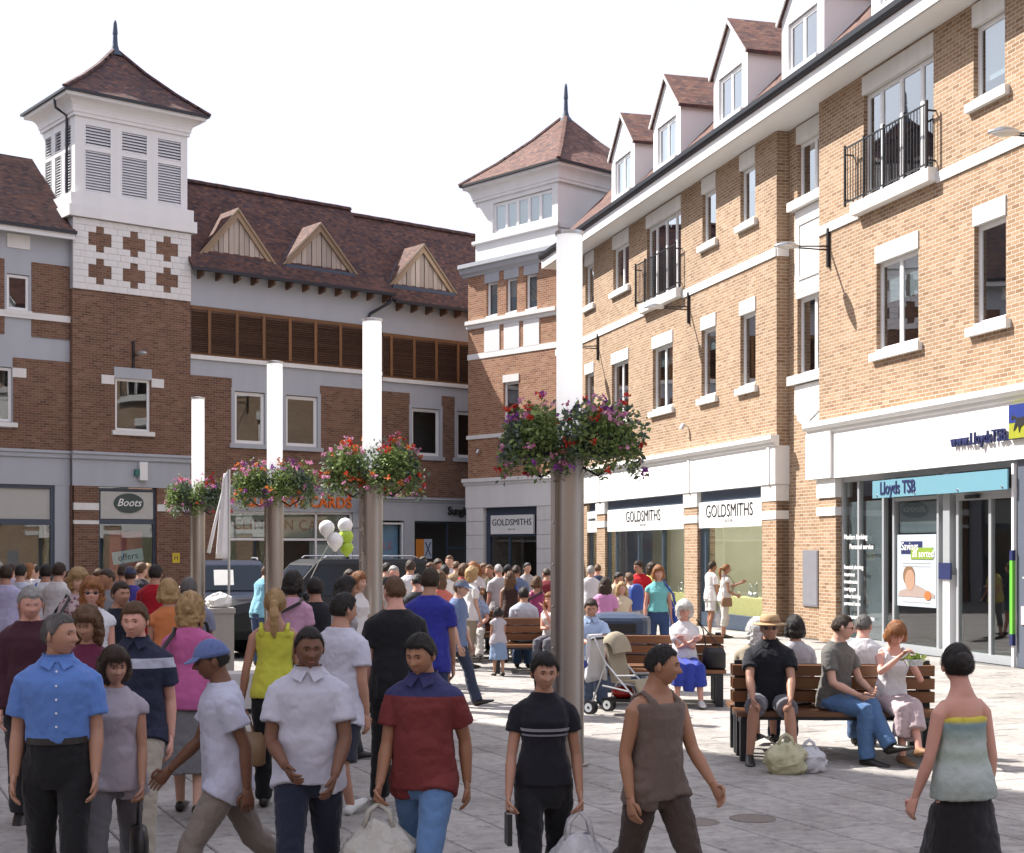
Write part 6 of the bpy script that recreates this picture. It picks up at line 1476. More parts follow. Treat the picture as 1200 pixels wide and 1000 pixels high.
        if st in ('bob','wavy','curly'):
            for s in (-1, 1):
                dz = .13 if st == 'bob' else (.20 if st == 'wavy' else .10)
                hm.tube([hc+HM_ @ Vector((s*.045*h,.006*h,.02*h)), hc+HM_ @ Vector((s*.052*h,.012*h,-.03*h)), hc+HM_ @ Vector((s*.047*h,.014*h,-dz*.40*h))], [(.024,.04),(.026,.045),(.012,.025)], 10)
            hm.tube([hc+HM_ @ Vector((0,.045*h,.03*h)), hc+HM_ @ Vector((0,.054*h,-.03*h)), hc+HM_ @ Vector((0,.044*h,-(.055 if st == 'bob' else .10)*h))], [(.08,.03),(.085,.032),(.05,.018)], 12, ref=(1,0,0))
        if st == 'long':
            hm.tube([hc+HM_ @ Vector((0,.030*h,.04*h)), hc+HM_ @ Vector((0,.052*h,-.02*h)), hc+Vector((0,.05*h,-.09*h)), hc+Vector((0,.06*h,-.17*h)), hc+Vector((0,.062*h,-.22*h))], [(.07,.035),(.088,.036),(.085,.032),(.070,.026),(.035,.014)], 14, ref=(1,0,0))
            for s in (-1, 1): hm.tube([hc+HM_ @ Vector((s*.044*h,0,.02*h)), hc+HM_ @ Vector((s*.054*h,.012*h,-.05*h)), hc+Vector((s*.05*h,.03*h,-.13*h))], [(.022,.035),(.024,.04),(.012,.022)], 10)
        if st == 'pony':
            q = hc+HM_ @ Vector((0,.058*h,.010*h)); hm.tube([q, q+Vector((0,.05,.0)), q+Vector((0,.065,-.09)), q+Vector((0,.045,-.20)), q+Vector((0,.035,-.27))], [.018,.030,.036,.028,.010], 10)
        if st == 'bun': hm.ell(hc+HM_ @ Vector((0,.070*h,.022*h)), (.042,.036,.042), 12, 8)
        if lod < 2:                                            # loose strands over the hair mass
            rs_ = random.Random(len(label)*7+int(h*1000)); sv = []; sf = []; crown = Vector((rs_.uniform(-.12,.12), .35, .94)).normalized(); n_st = 1500 if lod == 0 else 520; wd = .0011 if lod == 0 else .0022
            long_ = st in ('bob','long','wavy','curly')
            def edge_of(v):
                fr = -v.y; e = fr_line if fr > .55 else (low_side+(fr_line-low_side)*max(0, (fr-.12)/.43) if fr > .12 else (low_side if fr > -.35 else low_back)); return (v.z-e)/.10
            for _ in range(n_st):
                v = Vector((rs_.gauss(0,1), rs_.gauss(0,1), rs_.gauss(0.4,1))).normalized()
                if edge_of(v) < .15: continue
                lift = rs_.random()**3*.012; jig = Vector((rs_.gauss(0,.25), rs_.gauss(0,.25), rs_.gauss(0,.25))); pp = []; step_ = .10 if st in ('short','crop') else .17; fall = None
                for q in range(5):
                    if fall is None:
                        k_ = .5+.5*max(-1, min(1, edge_of(v))); fr = -v.y
                        a_ = (th_*(1.0+.35*max(0, v.z)+(.25 if fr < 0 else 0)))*k_-(.022*h/1.7)*(1-k_)+.003+lift*(q/4)+(.004 if st == 'curly' else 0)
                        p_ = hd(v, 1.0, a_, full=False); pp.append((p_, HM_ @ v)); t_ = (v-crown*v.dot(crown)+jig*.5)
                        t_ = t_-v*t_.dot(v)
                        if t_.length < 1e-4: t_ = Vector((0,-1,0))
                        v2 = (v+t_.normalized()*step_).normalized()
                        if edge_of(v2) < -.3: fall = p_
                        else: v = v2
                    else:
                        fall = fall+Vector((jig.x*.004, jig.y*.004, -.012 if long_ else -.005)); pp.append((fall, HM_ @ v))
                i0 = len(sv)
                for q, (p_, nr) in enumerate(pp):
                    tg = (pp[min(q+1,4)][0]-pp[max(q-1,0)][0]); sd2 = tg.cross(nr)
                    sd2 = sd2.normalized()*wd*(1-.7*q/4) if sd2.length > 1e-9 else Vector((wd,0,0)); sv += [p_-sd2, p_+sd2]
                for q in range(4): sf.append((i0+2*q, i0+2*q+1, i0+2*q+3, i0+2*q+2))
            if sf:
                sm_ = bpy.data.meshes.new('hair_strands'); sm_.from_pydata([tuple(q) for q in sv], [], sf); sm_.materials.append(HM[hcol]); so_ = inst(sm_, 'hair_strands', root); so_['kind'] = 'stuff'
        ho = hm.build('hair', HM[hcol], root, smooth=True); BAKE.append((ho, max(vox*0.7,0.007), .030 if st in ('curly','wavy') else .014, locks, 1, None))
    # ---------------- clothes
    kind, tcol = top[0], top[1]; opt = top[2] if len(top) > 2 else {}
    tm = tcol if not isinstance(tcol, tuple) else cloth(tcol)
    loose = opt.get('loose', .014)*0.8
    hem = opt.get('hem', -.045); sl = opt.get('sleeve', {'tee':.62,'polo':.66,'shirt':.72,'long':2.0,'tank':0,'strapless':0,'cap':.28}[kind])
    g_ = MB(); ts = [t for t in (-.07,-.05,-.03,0,.03,.06,.10,.14,.18,.215,.25,.272) if t > hem+.008]
    topz = {'strapless':.225,'tank':.262}.get(kind, .312)
    ts = [hem]+[t for t in ts if t < topz-.006]+([.288,.301] if topz > .31 else [])+[topz]
    rr_ = []
    for t in ts:
        ad = loose*(1.0 if t < .24 else max(.45, 1-(t-.24)*6))
        if tuck and t < .07: ad = .012
        elif t < .12 and not tuck: ad += .012+.10*max(0,(.03-t))*(.35 if fem else .22)
        r0_ = ring(t, ad*h/1.7, 40, td=max(t, 0.0) if not tuck else None)
        if t < .22:                                          # hanging folds, deeper towards the hem
            c_ = sp(t); am = .055*min(1, (.22-t)/.2)*(loose/.014)**.5; ph_ = len(label)*1.3
            r0_ = [c_+(p-c_)*(1+am*(.55*math.sin(5*j*2*math.pi/40+ph_+t*9)+.45*math.sin(9*j*2*math.pi/40+ph_*2-t*14))) for j, p in enumerate(r0_)]
        rr_.append(r0_)
    g_.rings(rr_)
    if kind == 'tank':
        for s in (-1, 1): g_.tube([sp(.245,-.045)+Vector((s*.055*h,0,0)), sp(.270,-.042)+Vector((s*.057*h,0,0)), sp(.298,.004)+Vector((s*.060*h,0,0)), sp(.275,.050)+Vector((s*.057*h,0,0)), sp(.245,.052)+Vector((s*.055*h,0,0))], [(.020,.012)]*5, 8, ref=(1,0,0))
    for s, nm in ((1,'L'),(-1,'R')):
        S, E_, Wr, df = A[nm]; f = (1.0 if not fem else 0.87)*h/1.75*(0.6+0.4*bw)
        if sl > 0:
            ex = .008+loose*.5; p = [S-Vector((s*.036*h,0,-.016*h)), S+(E_-S)*.10+Vector((-s*.004*h,0,0))]
            r_ = [.040*f+ex*.6, .054*f+ex*.9]
            if sl <= 1: p += [S+(E_-S)*sl*.5, S+(E_-S)*sl]; r_ += [.053*f+ex*1.1, .049*f+ex*(1.55 if kind != 'cap' else 1.1)]
            else: p += [S+(E_-S)*.5, E_, E_+(Wr-E_)*.5, E_+(Wr-E_)*.95]; r_ += [.050*f+ex, .045*f+ex, .044*f+ex, .032*f+ex]
            g_.tube(p, r_, 14)
    if hem < -.03 and seat is None and not tuck:                # the shirt tail falls over the forward thigh
        for s, nm in ((1,'L'),(-1,'R')):
            hp3, kn = J[nm][0], J[nm][1]; g = h/1.75*(0.5+0.5*bw); q_ = (-hem+.012)/.245
            g_.tube([hp3+Vector((0,0,.06*h)), hp3, hp3+(kn-hp3)*q_*.6, hp3+(kn-hp3)*q_], [.078*g+.014, .090*g+.026, .090*g+.029, .089*g+.031], 16)
    to = g_.build({'tee':'t_shirt','polo':'polo_shirt','shirt':'shirt','long':'jumper','tank':'vest_top','strapless':'strapless_top','cap':'top'}[kind], tm, root, smooth=True); BAKE.append((to, vox, .013 if lod < 2 else .010, folds, 1, None))
    if kind in ('polo','shirt'):
        c_ = MB(); c_.rings([ring(.306,.016,20), ring(.322,.016,20), ring(.330,.018,20), ring(.330,.013,20), ring(.312,.010,20)], cap=False); 
        for s in (-1, 1): c_.rings([[sp(.316,-.036)+Vector((s*.003,-.012+q,0)), sp(.327,-.024)+Vector((s*.052,-.004+q,0)), sp(.300,-.044)+Vector((s*.084,-.010+q,0)), sp(.284,-.056)+Vector((s*.034,-.016+q,0))] for q in (0,.006)])
        c_.build('collar', tm, root, smooth=False)
    if kind == 'shirt' and lod == 0:
        c_ = MB()
        for k in range(5): c_.ell(sp(.28-.042*k, -tab(T,.28-.042*k)[1]*bd+tab(T,.28-.042*k)[2])+Vector((0,-.026,0)), (.006,.003,.006), 8, 4)
        o = c_.build('buttons', M['white'], root); o['kind'] = 'stuff'
    for (t0, t1, col) in opt.get('bands', ()):
        rg_ = [ring(t0+(t1-t0)*k/3, (loose+.012)*h/1.7, 48) for k in range(4)]; fr_ = [r[27:46] for r in rg_]
        MB().rings(fr_, cap=False, close=False).build('chest_print', cloth(col), root, smooth=True)
    bk_, bcol = bottom[0], bottom[1]; bm_ = bcol if not isinstance(bcol, tuple) else cloth(bcol)
    bl = bottom[2] if len(bottom) > 2 else None
    g_ = MB(); wt = .075 if fem else .068
    if bk_ != 'skirt':
        ln_ = {'trousers':1.0,'shorts':-.75,'crop':.55}[bk_] if bl is None else bl
        g_.rings([ring(t, a_, 20) for t, a_ in ((-.085,.010),(-.05,.010),(0,.009),(.04,.003 if not tuck else .009),(wt,-.004 if not tuck else .009))])
        for s, nm in ((1,'L'),(-1,'R')):
            hp3, kn, an, k2, fd, fu = J[nm]; g = (1.0 if not fem else 0.97)*h/1.75*(0.5+0.5*bw); fl_ = .016 if not fem else .011
            p = [hp3+Vector((0,0,.05*h)), hp3, hp3+(kn-hp3)*.35]; r_ = [.062*g+.006, .086*g+fl_*.7, .084*g+fl_*.9]
            if ln_ < 0: p += [hp3+(kn-hp3)*-ln_*.8, hp3+(kn-hp3)*-ln_]; r_ += [.072*g+fl_*1.4, .070*g+fl_*2.0]
            else:
                p += [hp3+(kn-hp3)*.8, kn]; r_ += [.066*g+fl_, .058*g+fl_]
                for q in range(1, 9):                            # creases that gather towards the hem
                    e = q/8; p.append(kn+(an-kn)*ln_*.97*e+Vector((0,.008*h*math.sin(math.pi*e),-.012*h*(ln_ > .9)*e))); r_.append(.056*g-.006*g*e+fl_*(1.1+.4*e)+(.006*(q % 2)*(.4+.6*e)))
            g_.tube(p, r_, 14)
    else:
        hemL = bl or .30
        if seat is None:
            g_.rings([ring(t, .012*h/1.7, 24) for t in (wt,.04,0,-.05)][::-1])
            c0 = up; R0 = tab(T,0)
            rs = []
            for k in range(6):
                q = k/5; cz = -.05*h-q*(hemL-.05)*h; mid = (J['L'][1]+J['R'][1])/2-(J['L'][0]+J['R'][0])/2
                c_ = up+Vector((0, mid.y*q*.8, cz)); W_ = (R0[0]*bw*h+.022)*(1+.22*q); D_ = (R0[1]*bd*h+.016)*(1+.35*q)+abs(J['L'][1].y-J['R'][1].y)*.5*q
                rs.append([c_+Vector((W_*math.cos(a)*(1+.05*q*math.sin(7*a)), D_*math.sin(a)*(1+.06*q*math.sin(6*a+1)), 0)) for a in [2*math.pi*j/28 for j in range(28)]])
            g_.rings(rs)
        else:
            g_.rings([ring(t, .012*h/1.7, 20) for t in (-.085,-.05,0,.04,wt)])
            km = (J['L'][1]+J['R'][1])/2; hm_ = (J['L'][0]+J['R'][0])/2
            for nm in 'LR':
                hp3, kn, an = J[nm][:3]
                g_.tube([hp3, hp3+(kn-hp3)*.5, kn+(kn-hp3)*.06, kn+(an-kn)*.30+Vector((0,-.01,0)), kn+(an-kn)*(.30+hemL*.6)], [.095*h/1.7,.088*h/1.7,.082*h/1.7,.088*h/1.7,.092*h/1.7], 14)
            g_.tube([hm_, (hm_+km)/2, km+Vector((0,-.02,0)), km+Vector((0,-.01,-.16)), km+Vector((0,0,-.20-hemL*.2))], [.085,.082,.085,.085,.07], 14)
    bo = g_.build({'trousers':'trousers','shorts':'shorts','crop':'cropped_trousers','skirt':'skirt'}[bk_], bm_, root, smooth=True); BAKE.append((bo, vox, .013 if lod < 2 else .010, folds, 1, None))
    if tuck: MB().rings([ring(t, a*h/1.7, 28) for t, a in ((wt-.012,.014),(wt-.012,.019),(wt+.008,.019),(wt+.008,.014))], cap=False).build('belt', M['shoe_dark'], root)
    if shoes:
        for nm in 'LR':
            an, fd, fu = J[nm][2], J[nm][4], J[nm][5]; hb = an-fu*.026*h
            MB().tube([hb-fd*.042*h-fu*.001*h, hb-fd*.034*h+fu*.006*h, hb+fd*.0*h+fu*.010*h, hb+fd*.05*h-fu*.001*h, hb+fd*.10*h-fu*.009*h, hb+fd*.122*h-fu*.011*h, hb+fd*.130*h-fu*.012*h], [(.012*h,.012*h),(.020*h,.025*h),(.023*h,.028*h),(.026*h,.018*h),(.026*h,.0115*h),(.018*h,.008*h),(.006*h,.004*h)], 12, ref=(1,0,0)).build('shoe', M[shoes], root, smooth=True)
    # ---------------- headgear
    if hat:
        hh = MB(); cz = .040*h
        prof = [(.052*h,-.004),(.125,-.012),(.165,-.004),(.168,.0),(.122,.0),(.056*h,.014),(.055*h,.05),(.048*h,.085),(.02*h,.092),(.002,.088)]
        hh.lathe(prof, 24); hh.xf(Matrix.Translation(hc+HM_ @ Vector((0,0,cz*.62))) @ (HM_.to_4x4() @ Matrix.Diagonal((.95,1.12,1,1)))); hto = hh.build('hat', M['straw'], root, smooth=True)
        MB().lathe([(.0565*h,.012),(.0575*h,.014),(.0572*h,.036),(.056*h,.038)], 24).xf(Matrix.Translation(hc+HM_ @ Vector((0,0,cz*.62))) @ (HM_.to_4x4() @ Matrix.Diagonal((.95,1.12,1,1)))).build('hat_band', M['shoe_tan'], hto)
    if cap:
        cm_ = MB(); rows = []
        for row in sphere_dirs(24, 16):
            if row[0].z < .18: continue
            rows.append([hd(v, 1.0, .016, full=False) for v in row])
        cm_.rings(rows); co_ = cm_.build('cap', cloth(cap), root, smooth=True)
        vz = []
        for k in range(9):
            a = math.pi*(.18+.64*k/8); vz.append((math.cos(a), math.sin(a)))
        vm = MB()
        for q, zz in ((.0,.0),(.006,0)):
            pass
        inner = [hc+HM_ @ Vector((c*.050*h,-s_*.060*h,.020*h)) for c, s_ in vz]; outer = [hc+HM_ @ Vector((c*.056*h,-s_*.060*h-.055*s_**.5,.004*h+.010*(1-s_))) for c, s_ in vz]
        vm.rings([inner, outer, [p+Vector((0,0,.005)) for p in outer], [p+Vector((0,0,.006)) for p in inner]], cap=False, close=False); vm.build('visor', cloth(cap), co_)
    root['hy'] = 0.0; del root['hy']
    return root, {'A': A, 'J': J, 'h': h, 'hands': hands, 'sp': sp, 'ring': ring, 'hc': hc}

def in_world(root, p): return Matrix.Translation(root.location) @ Matrix.Rotation(root.rotation_euler.z, 4, 'Z') @ Vector(p)
def shoulder_bag(P, side, label, mat='leather_black', size=(.26,.10,.20), drop=.50, cross=False, z=None):
    """bag hanging from a shoulder, with its strap"""
    root, q = P; h = q['h']; s = 1 if side == 'L' else -1; S = q['A'][side][0]
    t = thing('shoulder_bag', label, 'bag', root.location, root.rotation_euler.z)
    c = Vector((s*(.125*h+size[1]*.5), .03, S.z-drop*h*.62))
    rr_ = []
    for k, (w, dz) in enumerate(((.80,-1),(.98,-.85),(1.0,-.2),(.94,.6),(.86,.92),(.70,1.0))):
        rr_.append([c+Vector((math.copysign(abs(math.cos(a))**.6,math.cos(a))*size[1]/2*w, math.copysign(abs(math.sin(a))**.5,math.sin(a))*size[0]/2*w, dz*size[2]/2)) for a in [2*math.pi*j/20 for j in range(20)]])
    MB().rings(rr_).build('bag_body', M[mat], t, smooth=True)
    top_ = Vector(((-s if cross else s)*.062*h, .01, q['sp'](.298)[2]+.020))
    pts = []
    for e in (-1, 1): pts.append([c+Vector((0,e*size[0]*.36,size[2]*.46)), Vector((s*(.118 if not cross else .10)*h, e*.092*h, q['sp'](.20)[2])), Vector((top_.x*(1.0), e*.060*h, q['sp'](.278)[2]+.012)), top_])
    MB().tube(pts[0]+pts[1][::-1][1:], [(.016,.005)]*7, 6, ref=(1,0,0)).build('strap', M[mat], t)
    return t
def backpack(P, label, mat='nylon_blue'):
    root, q = P; h = q['h']; sp_ = q['sp']
    t = thing('backpack', label, 'backpack', root.location, root.rotation_euler.z)
    c = Vector(sp_(.18, .115)); rr_ = []
    for w, dz in ((.7,-.24),(.95,-.21),(1.0,-.05),(.95,.12),(.75,.20),(.3,.23)):
        rr_.append([c+Vector((.15*w*math.cos(a), .085*w*math.sin(a), dz)) for a in [2*math.pi*j/18 for j in range(18)]])
    MB().rings(rr_).build('bag_body', M[mat], t, smooth=True)
    for s in (-1, 1): MB().tube([Vector(sp_(.26,.06))+Vector((s*.07,0,0)), Vector(sp_(.298,.004))+Vector((s*.075,0,.012)), Vector(sp_(.25,-.072))+Vector((s*.085,-.008,0)), Vector(sp_(.12,-.02))+Vector((s*.105*h,0,0)), Vector(sp_(.08,.08))+Vector((s*.09,0,0))], [(.022,.006)]*5, 6, ref=(1,0,0)).build('strap', M[mat], t)
    return t
def held(P, side, builder):
    root, q = P; return in_world(root, q['hands'][side][1])
def hand_bag(P, side, label, mat, w=.28, hh=.34, dp=.16, seed=1, mark=None):
    p = held(P, side, None); return carrier(label, (p.x, p.y, p.z-hh*1.24), w, hh, dp, mat, seed, mark=mark)
def bake():
    dg = bpy.context.evaluated_depsgraph_get
    for o, vx, amp, tex, sm, _x in BAKE:
        r = o.modifiers.new('r', 'REMESH'); r.mode = 'VOXEL'; r.voxel_size = vx; r.use_smooth_shade = True
        s = o.modifiers.new('s', 'SMOOTH'); s.factor = 0.5; s.iterations = sm
        if amp:
            d = o.modifiers.new('d', 'DISPLACE'); d.texture = tex; d.strength = amp; d.mid_level = 0.45 if tex is locks else 0.16; d.texture_coords = 'LOCAL'
    g = dg(); g.update()
    for o, _a, _b, _c, _d, extra in BAKE:
        me = bpy.data.meshes.new_from_object(o.evaluated_get(g)); mt = o.data.materials[0]; old = o.data
        o.modifiers.clear(); me.name = o.name
        if not me.materials: me.materials.append(mt)
        if extra is not None:                      # head and hands keep their finer surface
            n0 = len(me.vertices); V0 = np.empty(n0*3, 'f'); me.vertices.foreach_get('co', V0)
            V0 = [tuple(v) for v in V0.reshape(-1, 3)]; F0 = [tuple(p.vertices) for p in me.polygons]
            m2 = bpy.data.meshes.new('body'); m2.from_pydata(V0+[tuple(v) for v in extra.v], [], F0+[tuple(i+n0 for i in f) for f in extra.f]); m2.materials.append(mt); me = m2
        me.polygons.foreach_set('use_smooth', [True]*len(me.polygons)); o.data = me
# ------------------------------------------------------------------ the crowd
WALK = ((26,6),(-16,26)); WALK2 = ((-16,24),(24,6)); STEP = ((14,6),(-9,14)); STAND = ((4,3),(-3,5)); STAND2 = ((-2,4),(6,8))
def fk(fl=4, ab=9, el=14, inw=2): return ('fk', fl, ab, el, inw)
WHITE = (0.60,0.60,0.63); JEANS = (0.06,0.11,0.22); DJEANS = (0.025,0.04,0.085); BLACK = (0.012,0.012,0.014); NAVY = (0.012,0.016,0.040); KHAKI = (0.30,0.25,0.18); GREYT = (0.16,0.155,0.16)
# foreground walkers
person('man in a blue short sleeved shirt and black trousers, looking to the right', 68, 6.9, 714, 14, 'm', 'tan', ('crop','salt'), ('shirt',(0.10,0.20,0.50),{'hem':.058,'loose':.022}), ('trousers',BLACK), lod=0, head=(58,-2), legs=STEP, arms={'L':fk(2,10,16,4),'R':fk(-6,12,18,0)}, bw=1.10, bd=1.18, tuck=True)
P = person('woman with a dark bob in a grey lilac top beside the man in blue', 134, 7.25, 748, 12, 'f', 'tan', ('bob','dark'), ('cap',(0.36,0.33,0.38),{'hem':-.06,'loose':.016}), ('trousers',(0.13,0.125,0.14)), lod=0, head=(18,4), legs=WALK2, arms={'L':fk(8,8,18,2),'R':fk(-8,8,12,2)}, grip=(1.3,.5))
p = held(P,'L',None); t = thing('hand_bag', 'dark handbag hanging from the hand of the woman with the bob', 'bag', (p.x,p.y,p.z-.34), R_(20))
MB().rings([[(.05*w*math.cos(a),.14*w*math.sin(a),z) for a in [2*math.pi*j/16 for j in range(16)]] for w,z in ((.8,0),(1,.02),(1,.14),(.8,.2))]).build('bag_body', M['leather_black'], t, smooth=True); MB().tube([(0,-.09,.19),(0,-.05,.30),(0,0,.34),(0,.05,.30),(0,.09,.19)], .008, 6).build('handle', M['leather_black'], t)
person('man in a navy polo with one pale chest stripe and beige trousers', 160, 8.4, 692, 4, 'm', 'pink', ('short','brown'), ('polo',stripe_cloth([(0,NAVY),(.497,NAVY),(.5,(0.42,0.43,0.52)),(.75,(0.42,0.43,0.52)),(.753,NAVY),(1,NAVY)],(1.10,1.34),'navy_stripe'),{'loose':.020}), ('trousers',(0.34,0.30,0.24)), shoes='shoe_tan', lod=0, head=(-6,6), legs=WALK, arms={'L':fk(-10,12,20,2),'R':fk(14,12,24,4)}, bw=1.08)
person('grey haired man in a dark maroon jumper behind the man in blue', 36, 10.2, 683, 14, 'm', 'pink', ('short','grey'), ('long',(0.055,0.018,0.028),{'loose':.020}), ('trousers',(0.03,0.03,0.035)), lod=1, head=(10,14), legs=STEP, bw=1.06)
person('man in a blue cap and loose white T-shirt striding to the left', 266, 7.15, 731, -70, 'm', 'brown', ('crop','black'), ('tee',(0.46,0.47,0.58),{'hem':-.062,'loose':.028}), ('trousers',(0.20,0.17,0.15)), shoes='shoe_white', lod=0, cap=(0.10,0.14,0.30), legs=((30,8),(-24,24)), arms={'L':fk(-22,10,20,2),'R':fk(20,10,26,2)}, lean=5, head=(-6,8))
person('dark skinned man in a white polo shirt and navy jeans walking forward', 362, 6.95, 721, 4, 'm', 'brown', ('crop','black'), ('polo',(0.48,0.48,0.56),{'hem':-.04,'loose':.024}), ('trousers',(0.016,0.02,0.04)), lod=0, legs=WALK2, arms={'L':fk(16,12,26,16),'R':fk(12,12,46,28)}, head=(14,6), bw=1.08)
person('man in a plain white T-shirt seen from behind, next to the third column', 398, 9.6, 684, 158, 'm', 'tan', ('short','black'), ('tee',(0.50,0.50,0.58),{'hem':-.07,'loose':.028}), ('shorts',(0.02,0.022,0.035),-.95), shoes='shoe_white', lod=0, legs=WALK, arms={'L':fk(10,10,18,2),'R':fk(-6,10,18,2)}, head=(-28,4))
person('man in black with cropped brown hair, back turned, beside the second column', 464, 11.0, 672, 196, 'm', 'pink', ('crop','brown'), ('tee',BLACK,{'hem':-.06,'loose':.024}), ('trousers',BLACK), lod=1, legs=STEP, head=(14,0), bw=1.12)
person('man in a royal blue T-shirt just behind the man in black', 502, 13.4, 663, 172, 'm', 'tan', ('short','dark'), ('tee',(0.03,0.035,0.27),{'hem':-.06,'loose':.022}), ('trousers',DJEANS), lod=1, legs=STEP, lean=6, bw=1.08)
P = person('man in a maroon polo with navy shoulders and blue jeans', 497, 7.0, 727, -14, 'm', 'olive', ('short','black'), ('polo',stripe_cloth([(0,(0.15,0.022,0.022)),(.55,(0.15,0.022,0.022)),(.56,(0.025,0.026,0.10)),(1,(0.03,0.028,0.11))],(0.97,1.38),'maroon_yoke'),{'hem':-.05,'loose':.024}), ('trousers',(0.10,0.19,0.36)), lod=0, legs=WALK, arms={'L':fk(-20,16,22,2),'R':fk(8,12,18,2)}, head=(-10,12), bw=1.06, grip=(.5,1.4))
hand_bag(P, 'R', 'pale carrier bag in the right hand of the man in maroon', 'bag_pale', .34, .36, .2, 11)
P = person('woman in a black T-shirt with a pale print and black trousers', 637, 6.95, 751, 4, 'f', 'tan', ('pony','black'), ('tee',(0.012,0.012,0.018),{'sleeve':.5,'hem':-.005,'loose':.010,'bands':((.185,.196,(0.30,0.31,0.36)),(.168,.175,(0.22,0.22,0.27)))}), ('trousers',(0.010,0.010,0.013)), lod=0, legs=WALK2, arms={'L':fk(-2,16,20,2),'R':fk(6,16,18,0)}, head=(6,10), grip=(1.4,1.4))
p = held(P,'R',None); t = thing('wallet', 'black wallet in the right hand of the woman in black', 'wallet', (p.x-.01,p.y,p.z-.08), R_(10)); MB().box(-.012,.012,-.05,.05,-.08,.08).build('case', M['leather_black'], t)
MB().box(-.014,.014,-.05,.05,.081,.084).build('edge', M['lamp_steel'], t)
hand_bag(P, 'L', 'white carrier bag with red print held by the woman in black', 'bag_white', .32, .46, .20, 5, 'tail')
person('tanned man in a taupe vest and brown trousers heading right', 768, 6.9, 741, 38, 'm', 'olive', ('crop','black'), ('tank',(0.13,0.095,0.078),{'hem':-.055,'loose':.014}), ('trousers',(0.055,0.038,0.032)), lod=0, legs=WALK, arms={'L':fk(18,12,24,4),'R':fk(-8,14,22,2)}, head=(38,4), bw=1.08)
TOPS = stripe_cloth([(0,(0.30,0.34,0.31)),(.2,(0.42,0.47,0.45)),(.35,(0.30,0.36,0.30)),(.5,(0.40,0.46,0.42)),(.62,(0.26,0.33,0.30)),(.74,(0.20,0.30,0.33)),(.80,(0.55,0.47,0.06)),(.90,(0.50,0.44,0.05)),(1,(0.22,0.32,0.36))], (0.83,1.22), 'right_top')
person('woman with dark pinned hair and a striped strapless top, back turned', 1128, 6.45, 751, 205, 'f', 'pink', ('bun','black'), ('strapless',TOPS,{'hem':-.03,'loose':.014}), ('skirt',(0.014,0.012,0.014),.30), lod=0, legs=STEP, arms={'L':fk(8,14,16,2),'R':fk(-6,13,18,2)}, head=(-24,0))
# left-hand crowd
person('woman in a wine coloured top with brown hair, between two men', 104, 9.5, 710, 6, 'f', 'tan', ('wavy','brown'), ('tee',(0.12,0.02,0.05),{'loose':.012}), ('trousers',DJEANS), lod=1, legs=STEP, head=(-8,10))
person('woman in sunglasses and a white top, laughing at the left', 108, 13.0, 677, 14, 'f', 'pink', ('wavy','ginger'), ('cap',(0.62,0.62,0.66)), ('trousers',JEANS), lod=1, glasses=True, legs=STEP)
P = person('curly blond woman in a patterned top carrying a dark bag', 91, 15.8, 667, 28, 'f', 'fair', ('curly','blond'), ('tee',floral_cloth((0.42,0.32,0.33),(0.14,0.06,0.08),'floral1')), ('trousers',(0.10,0.09,0.09)), lod=1, legs=STEP)
shoulder_bag(P, 'R', 'dark bag on the shoulder of the curly blond woman')
person('young man in a dark navy T-shirt walking in the left crowd', 139, 13.6, 673, 42, 'm', 'tan', ('short','dark'), ('tee',(0.018,0.02,0.032)), ('trousers',(0.03,0.03,0.035)), lod=1, legs=WALK)
person('man in a lilac T-shirt at the left edge, back turned', 6, 18.5, 662, 190, 'm', 'tan', ('short','dark'), ('tee',(0.42,0.40,0.58)), ('trousers',(0.04,0.03,0.05)), lod=1, legs=STAND)
person('man in a pale blue T-shirt second from the left edge, back turned', 23, 20.5, 661, 170, 'm', 'fair', ('short','black'), ('tee',(0.52,0.56,0.68)), ('trousers',(0.03,0.03,0.05)), lod=2, legs=STAND2)
P = person('man in a white T-shirt with a navy satchel near the shop window', 53, 20.0, 661, 184, 'm', 'tan', ('short','black'), ('tee',(0.66,0.68,0.74)), ('shorts',(0.50,0.48,0.46)), lod=1, legs=STAND)
shoulder_bag(P, 'L', 'navy satchel of the man in white near the shop window', 'nylon_blue')
person('man in a white T-shirt and beige shorts beside the satchel carrier', 67, 19.2, 659, 165, 'm', 'fair', ('short','dark'), ('tee',(0.60,0.59,0.60)), ('shorts',(0.36,0.28,0.21)), lod=1, legs=STAND2)
person('person with ginger hair and a white top near the cream shop header', 30, 22.5, 661, 120, 'f', 'fair', ('bob','ginger'), ('cap',(0.62,0.60,0.62)), ('trousers',NAVY), lod=2)
person('man in an indigo T-shirt before the chemist window', 143, 20.5, 661, 165, 'm', 'tan', ('short','dark'), ('tee',(0.05,0.04,0.20)), ('trousers',DJEANS), lod=2)
person('man in an indigo T-shirt and peaked cap before the chemist window', 152, 19.5, 664, 185, 'm', 'tan', ('short','dark'), ('tee',(0.06,0.05,0.26)), ('trousers',NAVY), lod=2, cap=(0.05,0.06,0.12))
person('man in a charcoal top partly hidden by the indigo shirts', 163, 22.0, 659, 150, 'm', 'fair', ('short','brown'), ('tee',(0.05,0.045,0.055)), ('trousers',BLACK), lod=2)
person('man dressed all in red with his back turned', 181, 18.6, 660, 176, 'm', 'tan', ('short','black'), ('tee',(0.36,0.010,0.022),{'hem':-.08,'loose':.026}), ('trousers',(0.38,0.015,0.02)), lod=1, legs=STEP, arms={'L':fk(10,8,40,20),'R':fk(6,10,20,2)})
person('blond woman in an orange top beside the man in grey blue', 198, 13.3, 680, 200, 'f', 'tan', ('bob','blond'), ('cap',(0.50,0.17,0.06)), ('trousers',(0.10,0.06,0.06)), lod=1, legs=STAND)
